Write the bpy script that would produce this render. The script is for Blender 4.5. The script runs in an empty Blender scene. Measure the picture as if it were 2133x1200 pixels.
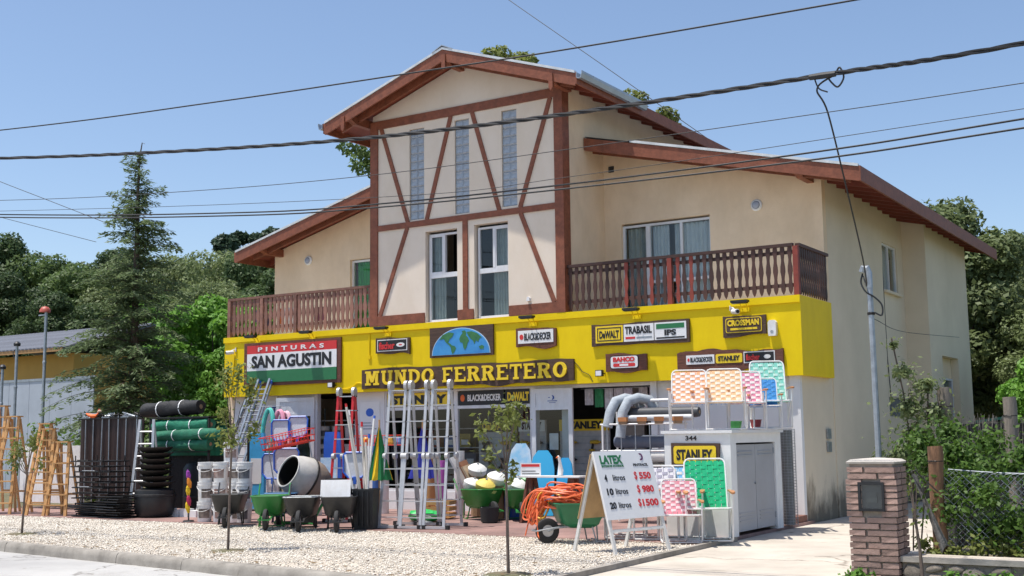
import bpy, math, random
import numpy as np
from mathutils import Vector, Matrix
random.seed(7); rng = np.random.default_rng(7)
S = bpy.context.scene
COL = S.collection
# ---------------------------------------------------------------- camera
cd = bpy.data.cameras.new('camera'); cam = bpy.data.objects.new('camera', cd); COL.objects.link(cam)
cd.sensor_fit = 'HORIZONTAL'; cd.sensor_width = 36.0; cd.lens = 41.82; cd.clip_end = 2000; cd.clip_start = 0.1
yaw, pit, rol = math.radians(32.5825), math.radians(7.0545), math.radians(-.7094)
Fv = Vector((-math.sin(yaw)*math.cos(pit), math.cos(yaw)*math.cos(pit), math.sin(pit)))
Rv = Vector((math.cos(yaw), math.sin(yaw), 0)); Uv = Rv.cross(Fv)
R2 = Rv*math.cos(rol)+Uv*math.sin(rol); U2 = -Rv*math.sin(rol)+Uv*math.cos(rol)
cam.matrix_world = Matrix(((R2.x, U2.x, -Fv.x, 7.597), (R2.y, U2.y, -Fv.y, -21.902), (R2.z, U2.z, -Fv.z, 1.670), (0, 0, 0, 1)))
S.camera = cam
# ---------------------------------------------------------------- light
SUNV = Vector((-.20, -.205, 1)).normalized()
w = bpy.data.worlds.new('World'); S.world = w; w.use_nodes = True
nt = w.node_tree; bg = nt.nodes['Background']
sky = nt.nodes.new('ShaderNodeTexSky'); sky.sky_type = 'NISHITA'; sky.sun_disc = False
sky.sun_elevation = math.asin(SUNV.z); sky.sun_rotation = math.atan2(SUNV.x, SUNV.y)
sky.altitude = 600; sky.air_density = 1.0; sky.dust_density = 2.0; sky.ozone_density = 2.0
nt.links.new(sky.outputs[0], bg.inputs[0]); bg.inputs[1].default_value = 0.121
sl = bpy.data.lights.new('sun', 'SUN'); sl.energy = 4.0; sl.angle = math.radians(.55); sl.color = (1, .955, .88)
so = bpy.data.objects.new('sun', sl); COL.objects.link(so); so.rotation_euler = SUNV.to_track_quat('Z', 'Y').to_euler(); so.location = (0, 0, 40)
S.view_settings.view_transform = 'Standard'; S.view_settings.look = 'None'; S.view_settings.exposure = 0.53; S.view_settings.gamma = 1
S.view_settings.use_curve_mapping = False
# ---------------------------------------------------------------- materials
MATS = {}
def mat(name, rgb, rough=.65, metal=0., var=.18, scale=6., bump=0., bscale=None, trans=0., rgb2=None, rnd=0., stretch=None, spec=.5, detail=5.):
    if name in MATS: return MATS[name]
    m = bpy.data.materials.new(name); m.use_nodes = True; t = m.node_tree; b = t.nodes['Principled BSDF']; MATS[name] = m
    b.inputs['Roughness'].default_value = rough; b.inputs['Metallic'].default_value = metal
    b.inputs['Specular IOR Level'].default_value = spec
    if trans: b.inputs['Transmission Weight'].default_value = trans
    tc = t.nodes.new('ShaderNodeTexCoord'); vec = tc.outputs['Object']
    if stretch:
        mp = t.nodes.new('ShaderNodeMapping'); mp.inputs['Scale'].default_value = stretch; t.links.new(vec, mp.inputs[0]); vec = mp.outputs[0]
    n = t.nodes.new('ShaderNodeTexNoise'); n.inputs['Scale'].default_value = scale; n.inputs['Detail'].default_value = detail; n.inputs['Roughness'].default_value = .6
    t.links.new(vec, n.inputs['Vector'])
    r = t.nodes.new('ShaderNodeValToRGB'); r.color_ramp.elements[0].position = .3; r.color_ramp.elements[1].position = .7
    c2 = rgb2 if rgb2 else tuple(c*(1-var) for c in rgb)
    c1 = rgb if rgb2 else tuple(min(1, c*(1+var*.4)) for c in rgb)
    r.color_ramp.elements[0].color = (*c2, 1); r.color_ramp.elements[1].color = (*c1, 1)
    t.links.new(n.outputs['Fac'], r.inputs[0]); out = r.outputs[0]
    if rnd:
        oi = t.nodes.new('ShaderNodeObjectInfo'); hs = t.nodes.new('ShaderNodeHueSaturation')
        mr = t.nodes.new('ShaderNodeMapRange'); mr.inputs[3].default_value = 1-rnd; mr.inputs[4].default_value = 1+rnd
        t.links.new(oi.outputs['Random'], mr.inputs[0]); t.links.new(mr.outputs[0], hs.inputs['Value']); t.links.new(out, hs.inputs['Color']); out = hs.outputs[0]
    t.links.new(out, b.inputs['Base Color'])
    if bump:
        n2 = t.nodes.new('ShaderNodeTexNoise'); n2.inputs['Scale'].default_value = bscale or scale*4; n2.inputs['Detail'].default_value = 6
        t.links.new(vec, n2.inputs['Vector'])
        bp = t.nodes.new('ShaderNodeBump'); bp.inputs['Strength'].default_value = bump; bp.inputs['Distance'].default_value = .02
        t.links.new(n2.outputs['Fac'], bp.inputs['Height']); t.links.new(bp.outputs[0], b.inputs['Normal'])
    return m
def glass(name, tint=(.86, .90, .90), fac=.05):
    if name in MATS: return MATS[name]
    m = bpy.data.materials.new(name); m.use_nodes = True; t = m.node_tree; MATS[name] = m
    t.nodes.remove(t.nodes['Principled BSDF']); o = t.nodes['Material Output']
    tr = t.nodes.new('ShaderNodeBsdfTransparent'); tr.inputs[0].default_value = (*tint, 1)
    gl = t.nodes.new('ShaderNodeBsdfGlossy'); gl.inputs['Roughness'].default_value = .02
    lw = t.nodes.new('ShaderNodeFresnel'); lw.inputs[0].default_value = 1.5
    ad = t.nodes.new('ShaderNodeMath'); ad.operation = 'ADD'; ad.inputs[1].default_value = fac*.5; t.links.new(lw.outputs[0], ad.inputs[0])
    mx = t.nodes.new('ShaderNodeMixShader'); ge = t.nodes.new('ShaderNodeNewGeometry'); iv = t.nodes.new('ShaderNodeMath'); iv.operation = 'SUBTRACT'; iv.inputs[0].default_value = 1; t.links.new(ge.outputs['Backfacing'], iv.inputs[1]); ml = t.nodes.new('ShaderNodeMath'); ml.operation = 'MULTIPLY'; t.links.new(ad.outputs[0], ml.inputs[0]); t.links.new(iv.outputs[0], ml.inputs[1]); t.links.new(ml.outputs[0], mx.inputs[0]); t.links.new(tr.outputs[0], mx.inputs[1]); t.links.new(gl.outputs[0], mx.inputs[2])
    t.links.new(mx.outputs[0], o.inputs[0]); return m
def leafmat(name, rgb, rgb2, rnd=.15):
    if name in MATS: return MATS[name]
    m = mat(name, rgb, .55, var=.3, scale=1.1, rgb2=rgb2, rnd=rnd, spec=.35)
    t = m.node_tree; b = t.nodes['Principled BSDF']; o = t.nodes['Material Output']
    tl = t.nodes.new('ShaderNodeBsdfTranslucent'); src = b.inputs['Base Color'].links[0].from_socket
    t.links.new(src, tl.inputs[0]); mx = t.nodes.new('ShaderNodeMixShader'); mx.inputs[0].default_value = .4
    t.links.new(b.outputs[0], mx.inputs[1]); t.links.new(tl.outputs[0], mx.inputs[2]); t.links.new(mx.outputs[0], o.inputs[0]); return m
# ---------------------------------------------------------------- mesh builder
class MB:
    def __init__(s): s.v = []; s.f = []
    def add(s, vs, fs):
        o = len(s.v); s.v += [tuple(p) for p in vs]; s.f += [tuple(i+o for i in q) for q in fs]; return s
    def box(s, x0, x1, y0, y1, z0, z1):
        return s.add([(x0,y0,z0),(x1,y0,z0),(x1,y1,z0),(x0,y1,z0),(x0,y0,z1),(x1,y0,z1),(x1,y1,z1),(x0,y1,z1)],
                     [(0,3,2,1),(4,5,6,7),(0,1,5,4),(1,2,6,5),(2,3,7,6),(3,0,4,7)])
    def bar(s, a, b, w, h, up=(0, 0, 1)):          # rectangular bar between two points, w across, h along up
        a = Vector(a); b = Vector(b); d = (b-a).normalized(); up = Vector(up)
        sx = d.cross(up)
        if sx.length < 1e-4: sx = d.cross(Vector((0, 1, 0)))
        sx.normalize(); uz = sx.cross(d).normalized(); sx *= w/2; uz *= h/2
        return s.add([a-sx-uz, a+sx-uz, a+sx+uz, a-sx+uz, b-sx-uz, b+sx-uz, b+sx+uz, b-sx+uz],
                     [(3,2,1,0),(4,5,6,7),(0,1,5,4),(1,2,6,5),(2,3,7,6),(3,0,4,7)])
    def cyl(s, a, b, r0, r1=None, n=8, cap=True):
        return s.tube([a, b], [r0, r0 if r1 is None else r1], n, cap)
    def tube(s, pts, r, n=6, cap=True):
        pts = [Vector(p) for p in pts]; m = len(pts); o = len(s.v)
        rr = r if isinstance(r, (list, tuple)) else [r]*m
        prev = None
        for i, p in enumerate(pts):
            d = (pts[min(i+1, m-1)]-pts[max(i-1, 0)])
            d = d.normalized() if d.length > 1e-9 else Vector((0, 0, 1))
            if prev is None: q = d.orthogonal().normalized()
            else:
                q = prev-d*prev.dot(d); q = q.normalized() if q.length > 1e-6 else d.orthogonal().normalized()
            prev = q; e = d.cross(q)
            for k in range(n):
                a = 2*math.pi*k/n; s.v.append(tuple(p+(q*math.cos(a)+e*math.sin(a))*rr[i]))
        for i in range(m-1):
            for k in range(n):
                k2 = (k+1) % n; s.f.append((o+i*n+k, o+i*n+k2, o+(i+1)*n+k2, o+(i+1)*n+k))
        if cap: s.f.append(tuple(o+k for k in reversed(range(n)))); s.f.append(tuple(o+(m-1)*n+k for k in range(n)))
        return s
    def lathe(s, prof, c=(0, 0, 0), ax=(0, 0, 1), n=20):    # prof: (radius, height) list
        c = Vector(c); ax = Vector(ax).normalized(); q = ax.orthogonal().normalized(); e = ax.cross(q); o = len(s.v)
        for r, h in prof:
            for k in range(n):
                a = 2*math.pi*k/n; s.v.append(tuple(c+ax*h+(q*math.cos(a)+e*math.sin(a))*r))
        for i in range(len(prof)-1):
            for k in range(n):
                k2 = (k+1) % n; s.f.append((o+i*n+k, o+i*n+k2, o+(i+1)*n+k2, o+(i+1)*n+k))
        return s
    def prism(s, poly, d0, d1, plane='xz'):         # extrude a 2-D outline between two depths
        n = len(poly)
        P = (lambda a, b, d: (a, d, b)) if plane == 'xz' else ((lambda a, b, d: (d, a, b)) if plane == 'yz' else (lambda a, b, d: (a, b, d)))
        vs = [P(a, b, d0) for a, b in poly]+[P(a, b, d1) for a, b in poly]
        return s.add(vs, [tuple(range(n)), tuple(range(2*n-1, n-1, -1))]+[(i, i+n, (i+1) % n+n, (i+1) % n) for i in range(n)])
    def loft(s, rings, cap=True):
        o = len(s.v); n = len(rings[0])
        for rg in rings: s.v += [tuple(p) for p in rg]
        for i in range(len(rings)-1):
            for k in range(n):
                k2 = (k+1) % n; s.f.append((o+i*n+k, o+i*n+k2, o+(i+1)*n+k2, o+(i+1)*n+k))
        if cap: s.f.append(tuple(o+k for k in reversed(range(n)))); s.f.append(tuple(o+(len(rings)-1)*n+k for k in range(n)))
        return s
    def mesh(s, name, m, smooth=False):
        me = bpy.data.meshes.new(name); me.from_pydata(s.v, [], s.f); me.materials.append(m)
        bad = me.validate()
        import bmesh
        if len(s.f) < 20000:
            bm = bmesh.new(); bm.from_mesh(me); bmesh.ops.recalc_face_normals(bm, faces=bm.faces); bm.to_mesh(me); bm.free()
        if smooth: me.shade_smooth(); me.set_sharp_from_angle(angle=math.radians(40))
        return me
    def build(s, name, m, parent=None, smooth=False):
        return link(name, s.mesh(name, m, smooth), parent)
def link(name, me, parent=None):
    o = bpy.data.objects.new(name, me); COL.objects.link(o)
    if parent: o.parent = parent
    return o
def tag(o, label, cat=None, group=None, kind=None):
    o['label'] = label
    if cat: o['category'] = cat
    if group: o['group'] = group
    if kind: o['kind'] = kind
    return o
def thing(name, label, cat, loc=(0, 0, 0), rz=0, group=None):
    o = link(name, None); o.location = loc; o.rotation_euler = (0, 0, math.radians(rz)); return tag(o, label, cat, group)
def clone(root, label, loc, rz=0, group=None, scale=None):
    def cp(o, par):
        c = o.copy(); COL.objects.link(c); c.parent = par
        for ch in o.children: cp(ch, c)
        return c
    kids = list(root.children); r = root.copy(); COL.objects.link(r)
    for k in kids: cp(k, r)
    r.location = loc; r.rotation_euler = (r.rotation_euler[0], r.rotation_euler[1], math.radians(rz)); r['label'] = label
    if group: r['group'] = group
    if scale: r.scale = (scale, scale, scale)
    return r
def structure(name, mb, m, parent=None, smooth=False):
    o = mb.build(name, m, parent, smooth); o['kind'] = 'structure'; return o
def text_obj(name, body, m, parent, c, w, h, face='-y', bold=.0, ext=.004, shear=0., spacing=1.):
    """lettering scaled to w x h, centred on c, facing -y (or a 3x3 basis given as face)"""
    cu = bpy.data.curves.new('lettering', 'FONT'); cu.body = body; cu.size = 1; cu.extrude = .02; cu.offset = bold; cu.shear = shear
    cu.space_character = spacing; cu.resolution_u = 3
    ob = bpy.data.objects.new('lettering', cu); me = bpy.data.meshes.new_from_object(ob)
    vs = np.array([v.co[:] for v in me.vertices]); mn = vs.min(0); mx = vs.max(0)
    bpy.data.objects.remove(ob); bpy.data.curves.remove(cu)
    q = (vs-(mn+mx)/2)/(mx-mn); q[:, 0] *= w; q[:, 1] *= h; q[:, 2] *= ext*2
    if face == '-y': B = np.array([(1, 0, 0), (0, 0, 1), (0, -1, 0)], float)
    else: B = np.array(face, float)
    q = q@B+np.array(c)
    for v, p in zip(me.vertices, q): v.co = p
    me.materials.clear(); me.materials.append(m); me.name = name
    return link(name, me, parent)
def catmull(pts, n=8):
    P = [Vector(p) for p in pts]; P = [P[0]*2-P[1]]+P+[P[-1]*2-P[-2]]; out = []
    for i in range(1, len(P)-2):
        for k in range(n):
            s = k/n; a, b, c, d = P[i-1], P[i], P[i+1], P[i+2]; out.append(tuple(.5*((2*b)+(c-a)*s+(2*a-5*b+4*c-d)*s*s+(3*b-3*c+d-a)*s**3)))
    return out+[tuple(P[-2])]
def weather(m, lo=.8, sx=1.6, sz=.22, scale=2.2, tint=(1, .97, .92), p0=.30, p1=.62):
    t = m.node_tree; b = t.nodes['Principled BSDF']; src = b.inputs['Base Color'].links[0].from_socket
    tc = t.nodes.new('ShaderNodeTexCoord'); mp = t.nodes.new('ShaderNodeMapping'); mp.inputs['Scale'].default_value = (sx, sx, sz); t.links.new(tc.outputs['Object'], mp.inputs[0])
    n = t.nodes.new('ShaderNodeTexNoise'); n.inputs['Scale'].default_value = scale; n.inputs['Detail'].default_value = 9; n.inputs['Roughness'].default_value = .72; t.links.new(mp.outputs[0], n.inputs['Vector'])
    r = t.nodes.new('ShaderNodeValToRGB'); r.color_ramp.elements[0].position = p0; r.color_ramp.elements[1].position = p1; r.color_ramp.elements[0].color = (lo*tint[0], lo*tint[1], lo*tint[2], 1); r.color_ramp.elements[1].color = (1, 1, 1, 1); t.links.new(n.outputs['Fac'], r.inputs[0])
    mx = t.nodes.new('ShaderNodeMix'); mx.data_type = 'RGBA'; mx.blend_type = 'MULTIPLY'; mx.inputs[0].default_value = 1; t.links.new(src, mx.inputs[6]); t.links.new(r.outputs[0], mx.inputs[7]); t.links.new(mx.outputs[2], b.inputs['Base Color']); return m
# ---- palette
M_yellow = mat('yellow_paint', (.84, .61, .0015), .55, spec=.25, var=.06, scale=1.3, bump=.05, bscale=30)
M_beam = mat('red_brown_timber', (.265, .082, .040), .6, var=.25, scale=5, bump=.15, stretch=(1, 1, 1))
M_soffit = mat('soffit_timber', (.20, .045, .025), .65, var=.25, scale=4)
M_cream = mat('cream_plaster', (.77, .67, .56), .85, var=.06, scale=.9, bump=.12, bscale=40)
M_tan = mat('tan_plaster', (.83, .655, .46), .85, var=.10, scale=.8, bump=.18, bscale=30)
M_white = mat('white_paint', (.80, .80, .80), .5, var=.04, scale=3)
M_alu_w = mat('white_aluminium', (.72, .73, .76), .35, var=.04, scale=4)
M_zinc = mat('zinc_sheet', (.42, .45, .48), .4, metal=.6, var=.2, scale=2)
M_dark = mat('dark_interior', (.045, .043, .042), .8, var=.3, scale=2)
M_black = mat('black_plastic', (.018, .018, .02), .45, var=.3, scale=6)
M_blacki = mat('black_iron', (.022, .020, .019), .55, metal=.3, var=.4, scale=14, bump=.2, bscale=60)
M_alu = mat('aluminium', (.52, .52, .53), .38, metal=.35, var=.1, scale=10)
M_galv = mat('galvanised_steel', (.40, .43, .46), .45, metal=.7, var=.25, scale=12)
M_wood = mat('pine_wood', (.55, .30, .115), .6, var=.28, scale=4, stretch=(14, 14, 1.2), bump=.1, rnd=.12)
M_plank = mat('dark_brown_plank', (.085, .045, .028), .65, var=.45, scale=5, stretch=(1, 6, 8), bump=.35)
M_redplank = mat('red_brown_plank', (.15, .05, .028), .6, var=.45, scale=5, stretch=(1, 6, 8), bump=.35)
M_rub = mat('rubber', (.025, .025, .026), .8, var=.2, scale=20)
M_green = mat('green_paint', (.03, .22, .045), .4, var=.2, scale=5)
M_glass = glass('window_glass')
M_orange = mat('orange_plastic', (.85, .16, .03), .45, var=.15, scale=9)
M_blue = mat('blue_plastic', (.03, .12, .55), .4, var=.12, scale=8)
M_sky = mat('light_blue_plastic', (.08, .42, .75), .4, var=.15, scale=8)
M_red = mat('red_fibreglass', (.55, .02, .025), .4, var=.12, scale=8)
M_lblack = mat('black_print', (.012, .012, .014), .5, var=.05)
M_lyel = mat('yellow_print', (.85, .60, .02), .45, var=.05)
M_lred = mat('red_print', (.62, .03, .03), .45, var=.08)
M_lgreen = mat('green_print', (.02, .17, .06), .45, var=.08)
M_lblue = mat('blue_print', (.02, .07, .30), .45, var=.08)
weather(M_yellow, .93, 1.5, .5); weather(M_cream, .93, 1, .55, 1.4); weather(M_tan, .88, 1, .6, 1.4); weather(M_beam, .72, 6, 6, 2.0, p0=.36, p1=.6); weather(M_alu_w, .85, 2, .6); weather(M_white, .82, 3, 1.5)
# ================================================================ GROUND
def brickmat(name, c1, c2, mortar, scale, bw=.5, rh=.25, ms=.02, bump=.4):
    m = bpy.data.materials.new(name); m.use_nodes = True; t = m.node_tree; b = t.nodes['Principled BSDF']; b.inputs['Roughness'].default_value = .7
    tc = t.nodes.new('ShaderNodeTexCoord'); bt = t.nodes.new('ShaderNodeTexBrick')
    for k, c in (('Color1', c1), ('Color2', c2), ('Mortar', mortar)): bt.inputs[k].default_value = (*c, 1)
    bt.inputs['Scale'].default_value = scale; bt.inputs['Brick Width'].default_value = bw; bt.inputs['Row Height'].default_value = rh; bt.inputs['Mortar Size'].default_value = ms
    t.links.new(tc.outputs['Object'], bt.inputs['Vector'])
    n = t.nodes.new('ShaderNodeTexNoise'); n.inputs['Scale'].default_value = 1.2; n.inputs['Detail'].default_value = 8; t.links.new(tc.outputs['Object'], n.inputs['Vector'])
    r = t.nodes.new('ShaderNodeValToRGB'); r.color_ramp.elements[0].color = (.7, .7, .7, 1); r.color_ramp.elements[1].color = (1.15, 1.12, 1.1, 1); r.color_ramp.elements[0].position = .35; r.color_ramp.elements[1].position = .65
    t.links.new(n.outputs['Fac'], r.inputs[0])
    mx = t.nodes.new('ShaderNodeMix'); mx.data_type = 'RGBA'; mx.blend_type = 'MULTIPLY'; mx.inputs[0].default_value = 1
    t.links.new(bt.outputs['Color'], mx.inputs[6]); t.links.new(r.outputs[0], mx.inputs[7]); t.links.new(mx.outputs[2], b.inputs['Base Color'])
    bp = t.nodes.new('ShaderNodeBump'); bp.inputs['Strength'].default_value = bump; bp.inputs['Distance'].default_value = .004; bp.invert = True
    t.links.new(bt.outputs['Fac'], bp.inputs['Height']); t.links.new(bp.outputs[0], b.inputs['Normal']); return m
def concrete(name, c1, c2, scale=.5, cracks=True, crackscale=.35):
    m = bpy.data.materials.new(name); m.use_nodes = True; t = m.node_tree; b = t.nodes['Principled BSDF']; b.inputs['Roughness'].default_value = .85
    tc = t.nodes.new('ShaderNodeTexCoord')
    n = t.nodes.new('ShaderNodeTexNoise'); n.inputs['Scale'].default_value = scale; n.inputs['Detail'].default_value = 12; n.inputs['Roughness'].default_value = .65; t.links.new(tc.outputs['Object'], n.inputs['Vector'])
    r = t.nodes.new('ShaderNodeValToRGB'); r.color_ramp.elements[0].position = .36; r.color_ramp.elements[1].position = .64; r.color_ramp.elements[0].color = (*c2, 1); r.color_ramp.elements[1].color = (*c1, 1)
    t.links.new(n.outputs['Fac'], r.inputs[0]); out = r.outputs[0]
    n2 = t.nodes.new('ShaderNodeTexNoise'); n2.inputs['Scale'].default_value = 60; n2.inputs['Detail'].default_value = 4; t.links.new(tc.outputs['Object'], n2.inputs['Vector'])
    if cracks:
        nz = t.nodes.new('ShaderNodeTexNoise'); nz.inputs['Scale'].default_value = 1.6; nz.inputs['Detail'].default_value = 5; t.links.new(tc.outputs['Object'], nz.inputs['Vector'])
        ad = t.nodes.new('ShaderNodeVectorMath'); ad.operation = 'ADD'; sc = t.nodes.new('ShaderNodeVectorMath'); sc.operation = 'SCALE'; sc.inputs[3].default_value = .9
        t.links.new(nz.outputs['Color'], sc.inputs[0]); t.links.new(tc.outputs['Object'], ad.inputs[0]); t.links.new(sc.outputs[0], ad.inputs[1])
        vo = t.nodes.new('ShaderNodeTexVoronoi'); vo.feature = 'DISTANCE_TO_EDGE'; vo.inputs['Scale'].default_value = crackscale; t.links.new(ad.outputs[0], vo.inputs['Vector'])
        cr = t.nodes.new('ShaderNodeValToRGB'); cr.color_ramp.elements[0].position = .002; cr.color_ramp.elements[1].position = .008; cr.color_ramp.elements[0].color = (.5, .48, .46, 1); cr.color_ramp.elements[1].color = (1, 1, 1, 1)
        t.links.new(vo.outputs['Distance'], cr.inputs[0])
        mx = t.nodes.new('ShaderNodeMix'); mx.data_type = 'RGBA'; mx.blend_type = 'MULTIPLY'; mx.inputs[0].default_value = 1
        t.links.new(out, mx.inputs[6]); t.links.new(cr.outputs[0], mx.inputs[7]); out = mx.outputs[2]
    for sc_, p0, p1, dk in ((.55, .56, .70, .80), (3.2, .63, .70, .72)):
        n4 = t.nodes.new('ShaderNodeTexNoise'); n4.inputs['Scale'].default_value = sc_; n4.inputs['Detail'].default_value = 7; n4.inputs['Roughness'].default_value = .68; n4.inputs['Distortion'].default_value = .6; t.links.new(tc.outputs['Object'], n4.inputs['Vector'])
        r4_ = t.nodes.new('ShaderNodeValToRGB'); r4_.color_ramp.elements[0].position = p0; r4_.color_ramp.elements[1].position = p1; r4_.color_ramp.elements[0].color = (1, 1, 1, 1); r4_.color_ramp.elements[1].color = (dk, dk*.98, dk*.95, 1); t.links.new(n4.outputs['Fac'], r4_.inputs[0])
        m4 = t.nodes.new('ShaderNodeMix'); m4.data_type = 'RGBA'; m4.blend_type = 'MULTIPLY'; m4.inputs[0].default_value = 1; t.links.new(out, m4.inputs[6]); t.links.new(r4_.outputs[0], m4.inputs[7]); out = m4.outputs[2]
    t.links.new(out, b.inputs['Base Color'])
    bp = t.nodes.new('ShaderNodeBump'); bp.inputs['Strength'].default_value = .35; bp.inputs['Distance'].default_value = .01; t.links.new(n2.outputs['Fac'], bp.inputs['Height']); t.links.new(bp.outputs[0], b.inputs['Normal']); return m
M_road = concrete('road_concrete', (.44, .43, .41), (.34, .33, .32))
M_drive = concrete('driveway_concrete', (.56, .50, .425), (.43, .38, .32), .9, crackscale=.22)
M_kerb = concrete('kerb_concrete', (.34, .31, .27), (.20, .18, .155), 2.5, False)
M_soil = mat('soil', (.16, .12, .08), .95, var=.4, scale=3, rgb2=(.09, .10, .04), bump=.5)
M_gravel = mat('gravel_bed', (.64, .57, .48), .9, scale=22, rgb2=(.36, .31, .25), bump=.9, bscale=28, detail=8)
M_tile = brickmat('red_tile', (.31, .19, .17), (.26, .155, .14), (.19, .14, .125), 1.0, .4, .2, .008)
def ky(x): return -9.4-.124*(x+10.7)           # line of the kerb
g = MB(); g.add([(-700, -300, -.20), (700, -300, -.20), (700, 700, -.20), (-700, 700, -.20)], [(0, 1, 2, 3)])
structure('ground', g, M_soil)
x0, x1 = -120, 90
g = MB(); g.add([(x0, ky(x0)-30, -.14), (x1, ky(x1)-30, -.14), (x1, ky(x1)-.1, -.14), (x0, ky(x0)-.1, -.14)], [(0, 1, 2, 3)])
structure('road', g, M_road)
# kerb stones: individual lengths with worn, uneven faces
kerb = link('kerb', None); kerb['kind'] = 'structure'
xa = -40.0; i = 0
while xa < 24:
    L = 1.5+random.random()*.5; xb = min(xa+L, 24)
    if xa < .30 < xb: xb = .30
    low = (.30 <= xa < 3.6)
    if xa == .30: xb = 3.6
    top = -.085 if low else 0.012
    mb = MB(); n = 10; rings = []
    for k in range(n+1):
        x = xa+.006+(xb-xa-.012)*k/n; y = ky(x); j = (random.random()-.5)*.022; ch = random.random()*.02
        chip = .05*random.random() if (not low and random.random() < .16) else 0
        rings.append([(x, y-.12+j-.01, -.30), (x, y-.12+j+chip, -.07), (x, y-.105+j+chip, top-.02-ch), (x, y-.075+j, top), (x, y+.05, top+.003), (x, y+.06, -.30)])
    mb.loft(rings); mb.build('kerb_stone', M_kerb, kerb, True); xa = xb; i += 1
def sheet(name, pts, z, m, par=None):
    g = MB(); g.add([(x, y, z) for x, y in pts], [tuple(range(len(pts)))]); return structure(name, g, m, par)
sheet('gravel_verge', [(-40, ky(-40)+.05), (.26, ky(.26)+.05), (.14, -4.9), (-40, -4.9)], -.012, M_gravel)
sheet('driveway', [(.33, ky(.33)-.02), (3.3, ky(3.3)-.02), (3.3, -4.0), (3.0, 20), (.02, 20), (.02, -1.5), (.17, -4.9)], -.055, M_drive)
sheet('verge', [(3.3, ky(3.3)+.05), (24, ky(24)+.05), (24, 40), (3.0, 40), (3.3, -4)], -.03, M_soil)
sheet('back_yard', [(-90, -4.9), (-15.6, -4.9), (-15.6, 60), (-90, 60)], -.02, M_soil)
# tiled forecourt, slightly raised, with a concrete lip
g = MB(); g.box(-19.5, .06, -4.88, .45, -.12, .0); structure('tiled_forecourt', g, M_tile)
g = MB(); g.box(-9.0, .075, -4.99, -4.883, -.14, -.004); structure('forecourt_lip', g, mat('lip_concrete', (.26, .18, .14), .85, var=.4, scale=6, bump=.3))
g = MB(); g.loft([[(xx-.055, yy, -.14), (xx+.055, yy, -.14), (xx+.05, yy, .015), (xx-.045, yy, .015)] for xx, yy in ((.30, ky(.3)+.05), (.22, -7.5), (.13, -4.6), (.135, -3.72))])
structure('driveway_edging', g, M_kerb)
# pebbles over the gravel bed
def pebbles(n, name, rmin, rmax):
    P = []
    xs = rng.uniform(-19, .22, n); t = rng.uniform(0, 1, n)
    near = ky(xs)+.06; ys = near+t*(-5.0-near)
    thin = .5+.5*np.sin(xs*1.1+1.3*np.sin(ys*1.4))*np.cos(ys*1.9+.8*np.sin(xs*.7)); ok = (xs < .26-(ys+9.5)*.026-.08) & ((thin < .80) | (rng.uniform(0, 1, n) < .45)); xs, ys = xs[ok], ys[ok]; n = len(xs)
    base = np.array([(1, 0, 0), (0, 1, 0), (-1, 0, 0), (0, -1, 0), (0, 0, 1), (0, 0, -1)], float)
    r = rng.uniform(rmin, rmax, (n, 1, 1)); V = base[None]*r*rng.uniform(.6, 1.3, (n, 6, 1)); V[:, :, 2] *= .6
    a = rng.uniform(0, 6.28, n); c, s_ = np.cos(a), np.sin(a); X = V[:, :, 0]*c[:, None]-V[:, :, 1]*s_[:, None]; Y = V[:, :, 0]*s_[:, None]+V[:, :, 1]*c[:, None]
    mound = .03*np.sin(xs*1.7)*np.cos(ys*2.1)
    V = np.stack([X+xs[:, None], Y+ys[:, None], V[:, :, 2]+(-.008+mound*.25+rng.uniform(0, .012, n))[:, None]], -1).reshape(-1, 3)
    tri = np.array([(0, 1, 4), (1, 2, 4), (2, 3, 4), (3, 0, 4), (1, 0, 5), (2, 1, 5), (3, 2, 5), (0, 3, 5)])
    Fa = (tri[None]+np.arange(n)[:, None, None]*6).reshape(-1, 3)
    return raw_mesh(name, V, Fa)
def raw_mesh(name, V, Fa):
    me = bpy.data.meshes.new(name); k = Fa.shape[1]
    me.vertices.add(len(V)); me.vertices.foreach_set('co', V.astype(np.float32).ravel())
    me.loops.add(Fa.size); me.loops.foreach_set('vertex_index', Fa.astype(np.int32).ravel())
    me.polygons.add(len(Fa)); me.polygons.foreach_set('loop_start', np.arange(0, Fa.size, k, dtype=np.int32))
    me.update(calc_edges=True); return me
for nm, cnt, a, b, col in (('pebbles', 62000, .007, .020, (.77, .705, .61)), ('grey_pebbles', 20000, .006, .018, (.54, .48, .40)), ('dark_pebbles', 3200, .006, .018, (.20, .16, .13))):
    me = pebbles(cnt, nm, a, b); me.materials.append(mat(nm, col, .85, var=.15, scale=9)); me.shade_smooth()
    o = link(nm, me); tag(o, {'pebbles': 'pale cream pebbles covering the verge', 'grey_pebbles': 'greyer stones mixed into the pale gravel', 'dark_pebbles': 'few dark stones scattered in the pale gravel'}[nm], 'gravel', kind='stuff')

# fallen leaves and small weeds on the verge
nl = 420; lx = rng.uniform(-18, .1, nl); ly = ky(lx)+.1+rng.uniform(0, 1, nl)**2*3.6; la = rng.uniform(0, 6.28, nl); ls = rng.uniform(.015, .035, nl)
V = np.stack([np.stack([lx+ls*1.6*np.cos(la+k*1.5708)*(1 if k % 2 == 0 else .45), ly+ls*1.6*np.sin(la+k*1.5708)*(1 if k % 2 == 0 else .45), .022+.006*((k*7+np.arange(nl)) % 3)], -1) for k in range(4)], 1).reshape(-1, 3)
me = raw_mesh('fallen_leaves', V, np.arange(nl*4).reshape(-1, 4)); me.materials.append(mat('dry_leaf', (.22, .13, .05), .8, rgb2=(.10, .07, .03), scale=3)); tag(link('fallen_leaves', me), 'dry brown leaves scattered over the gravel near the kerb', 'leaves', kind='stuff')
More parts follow.
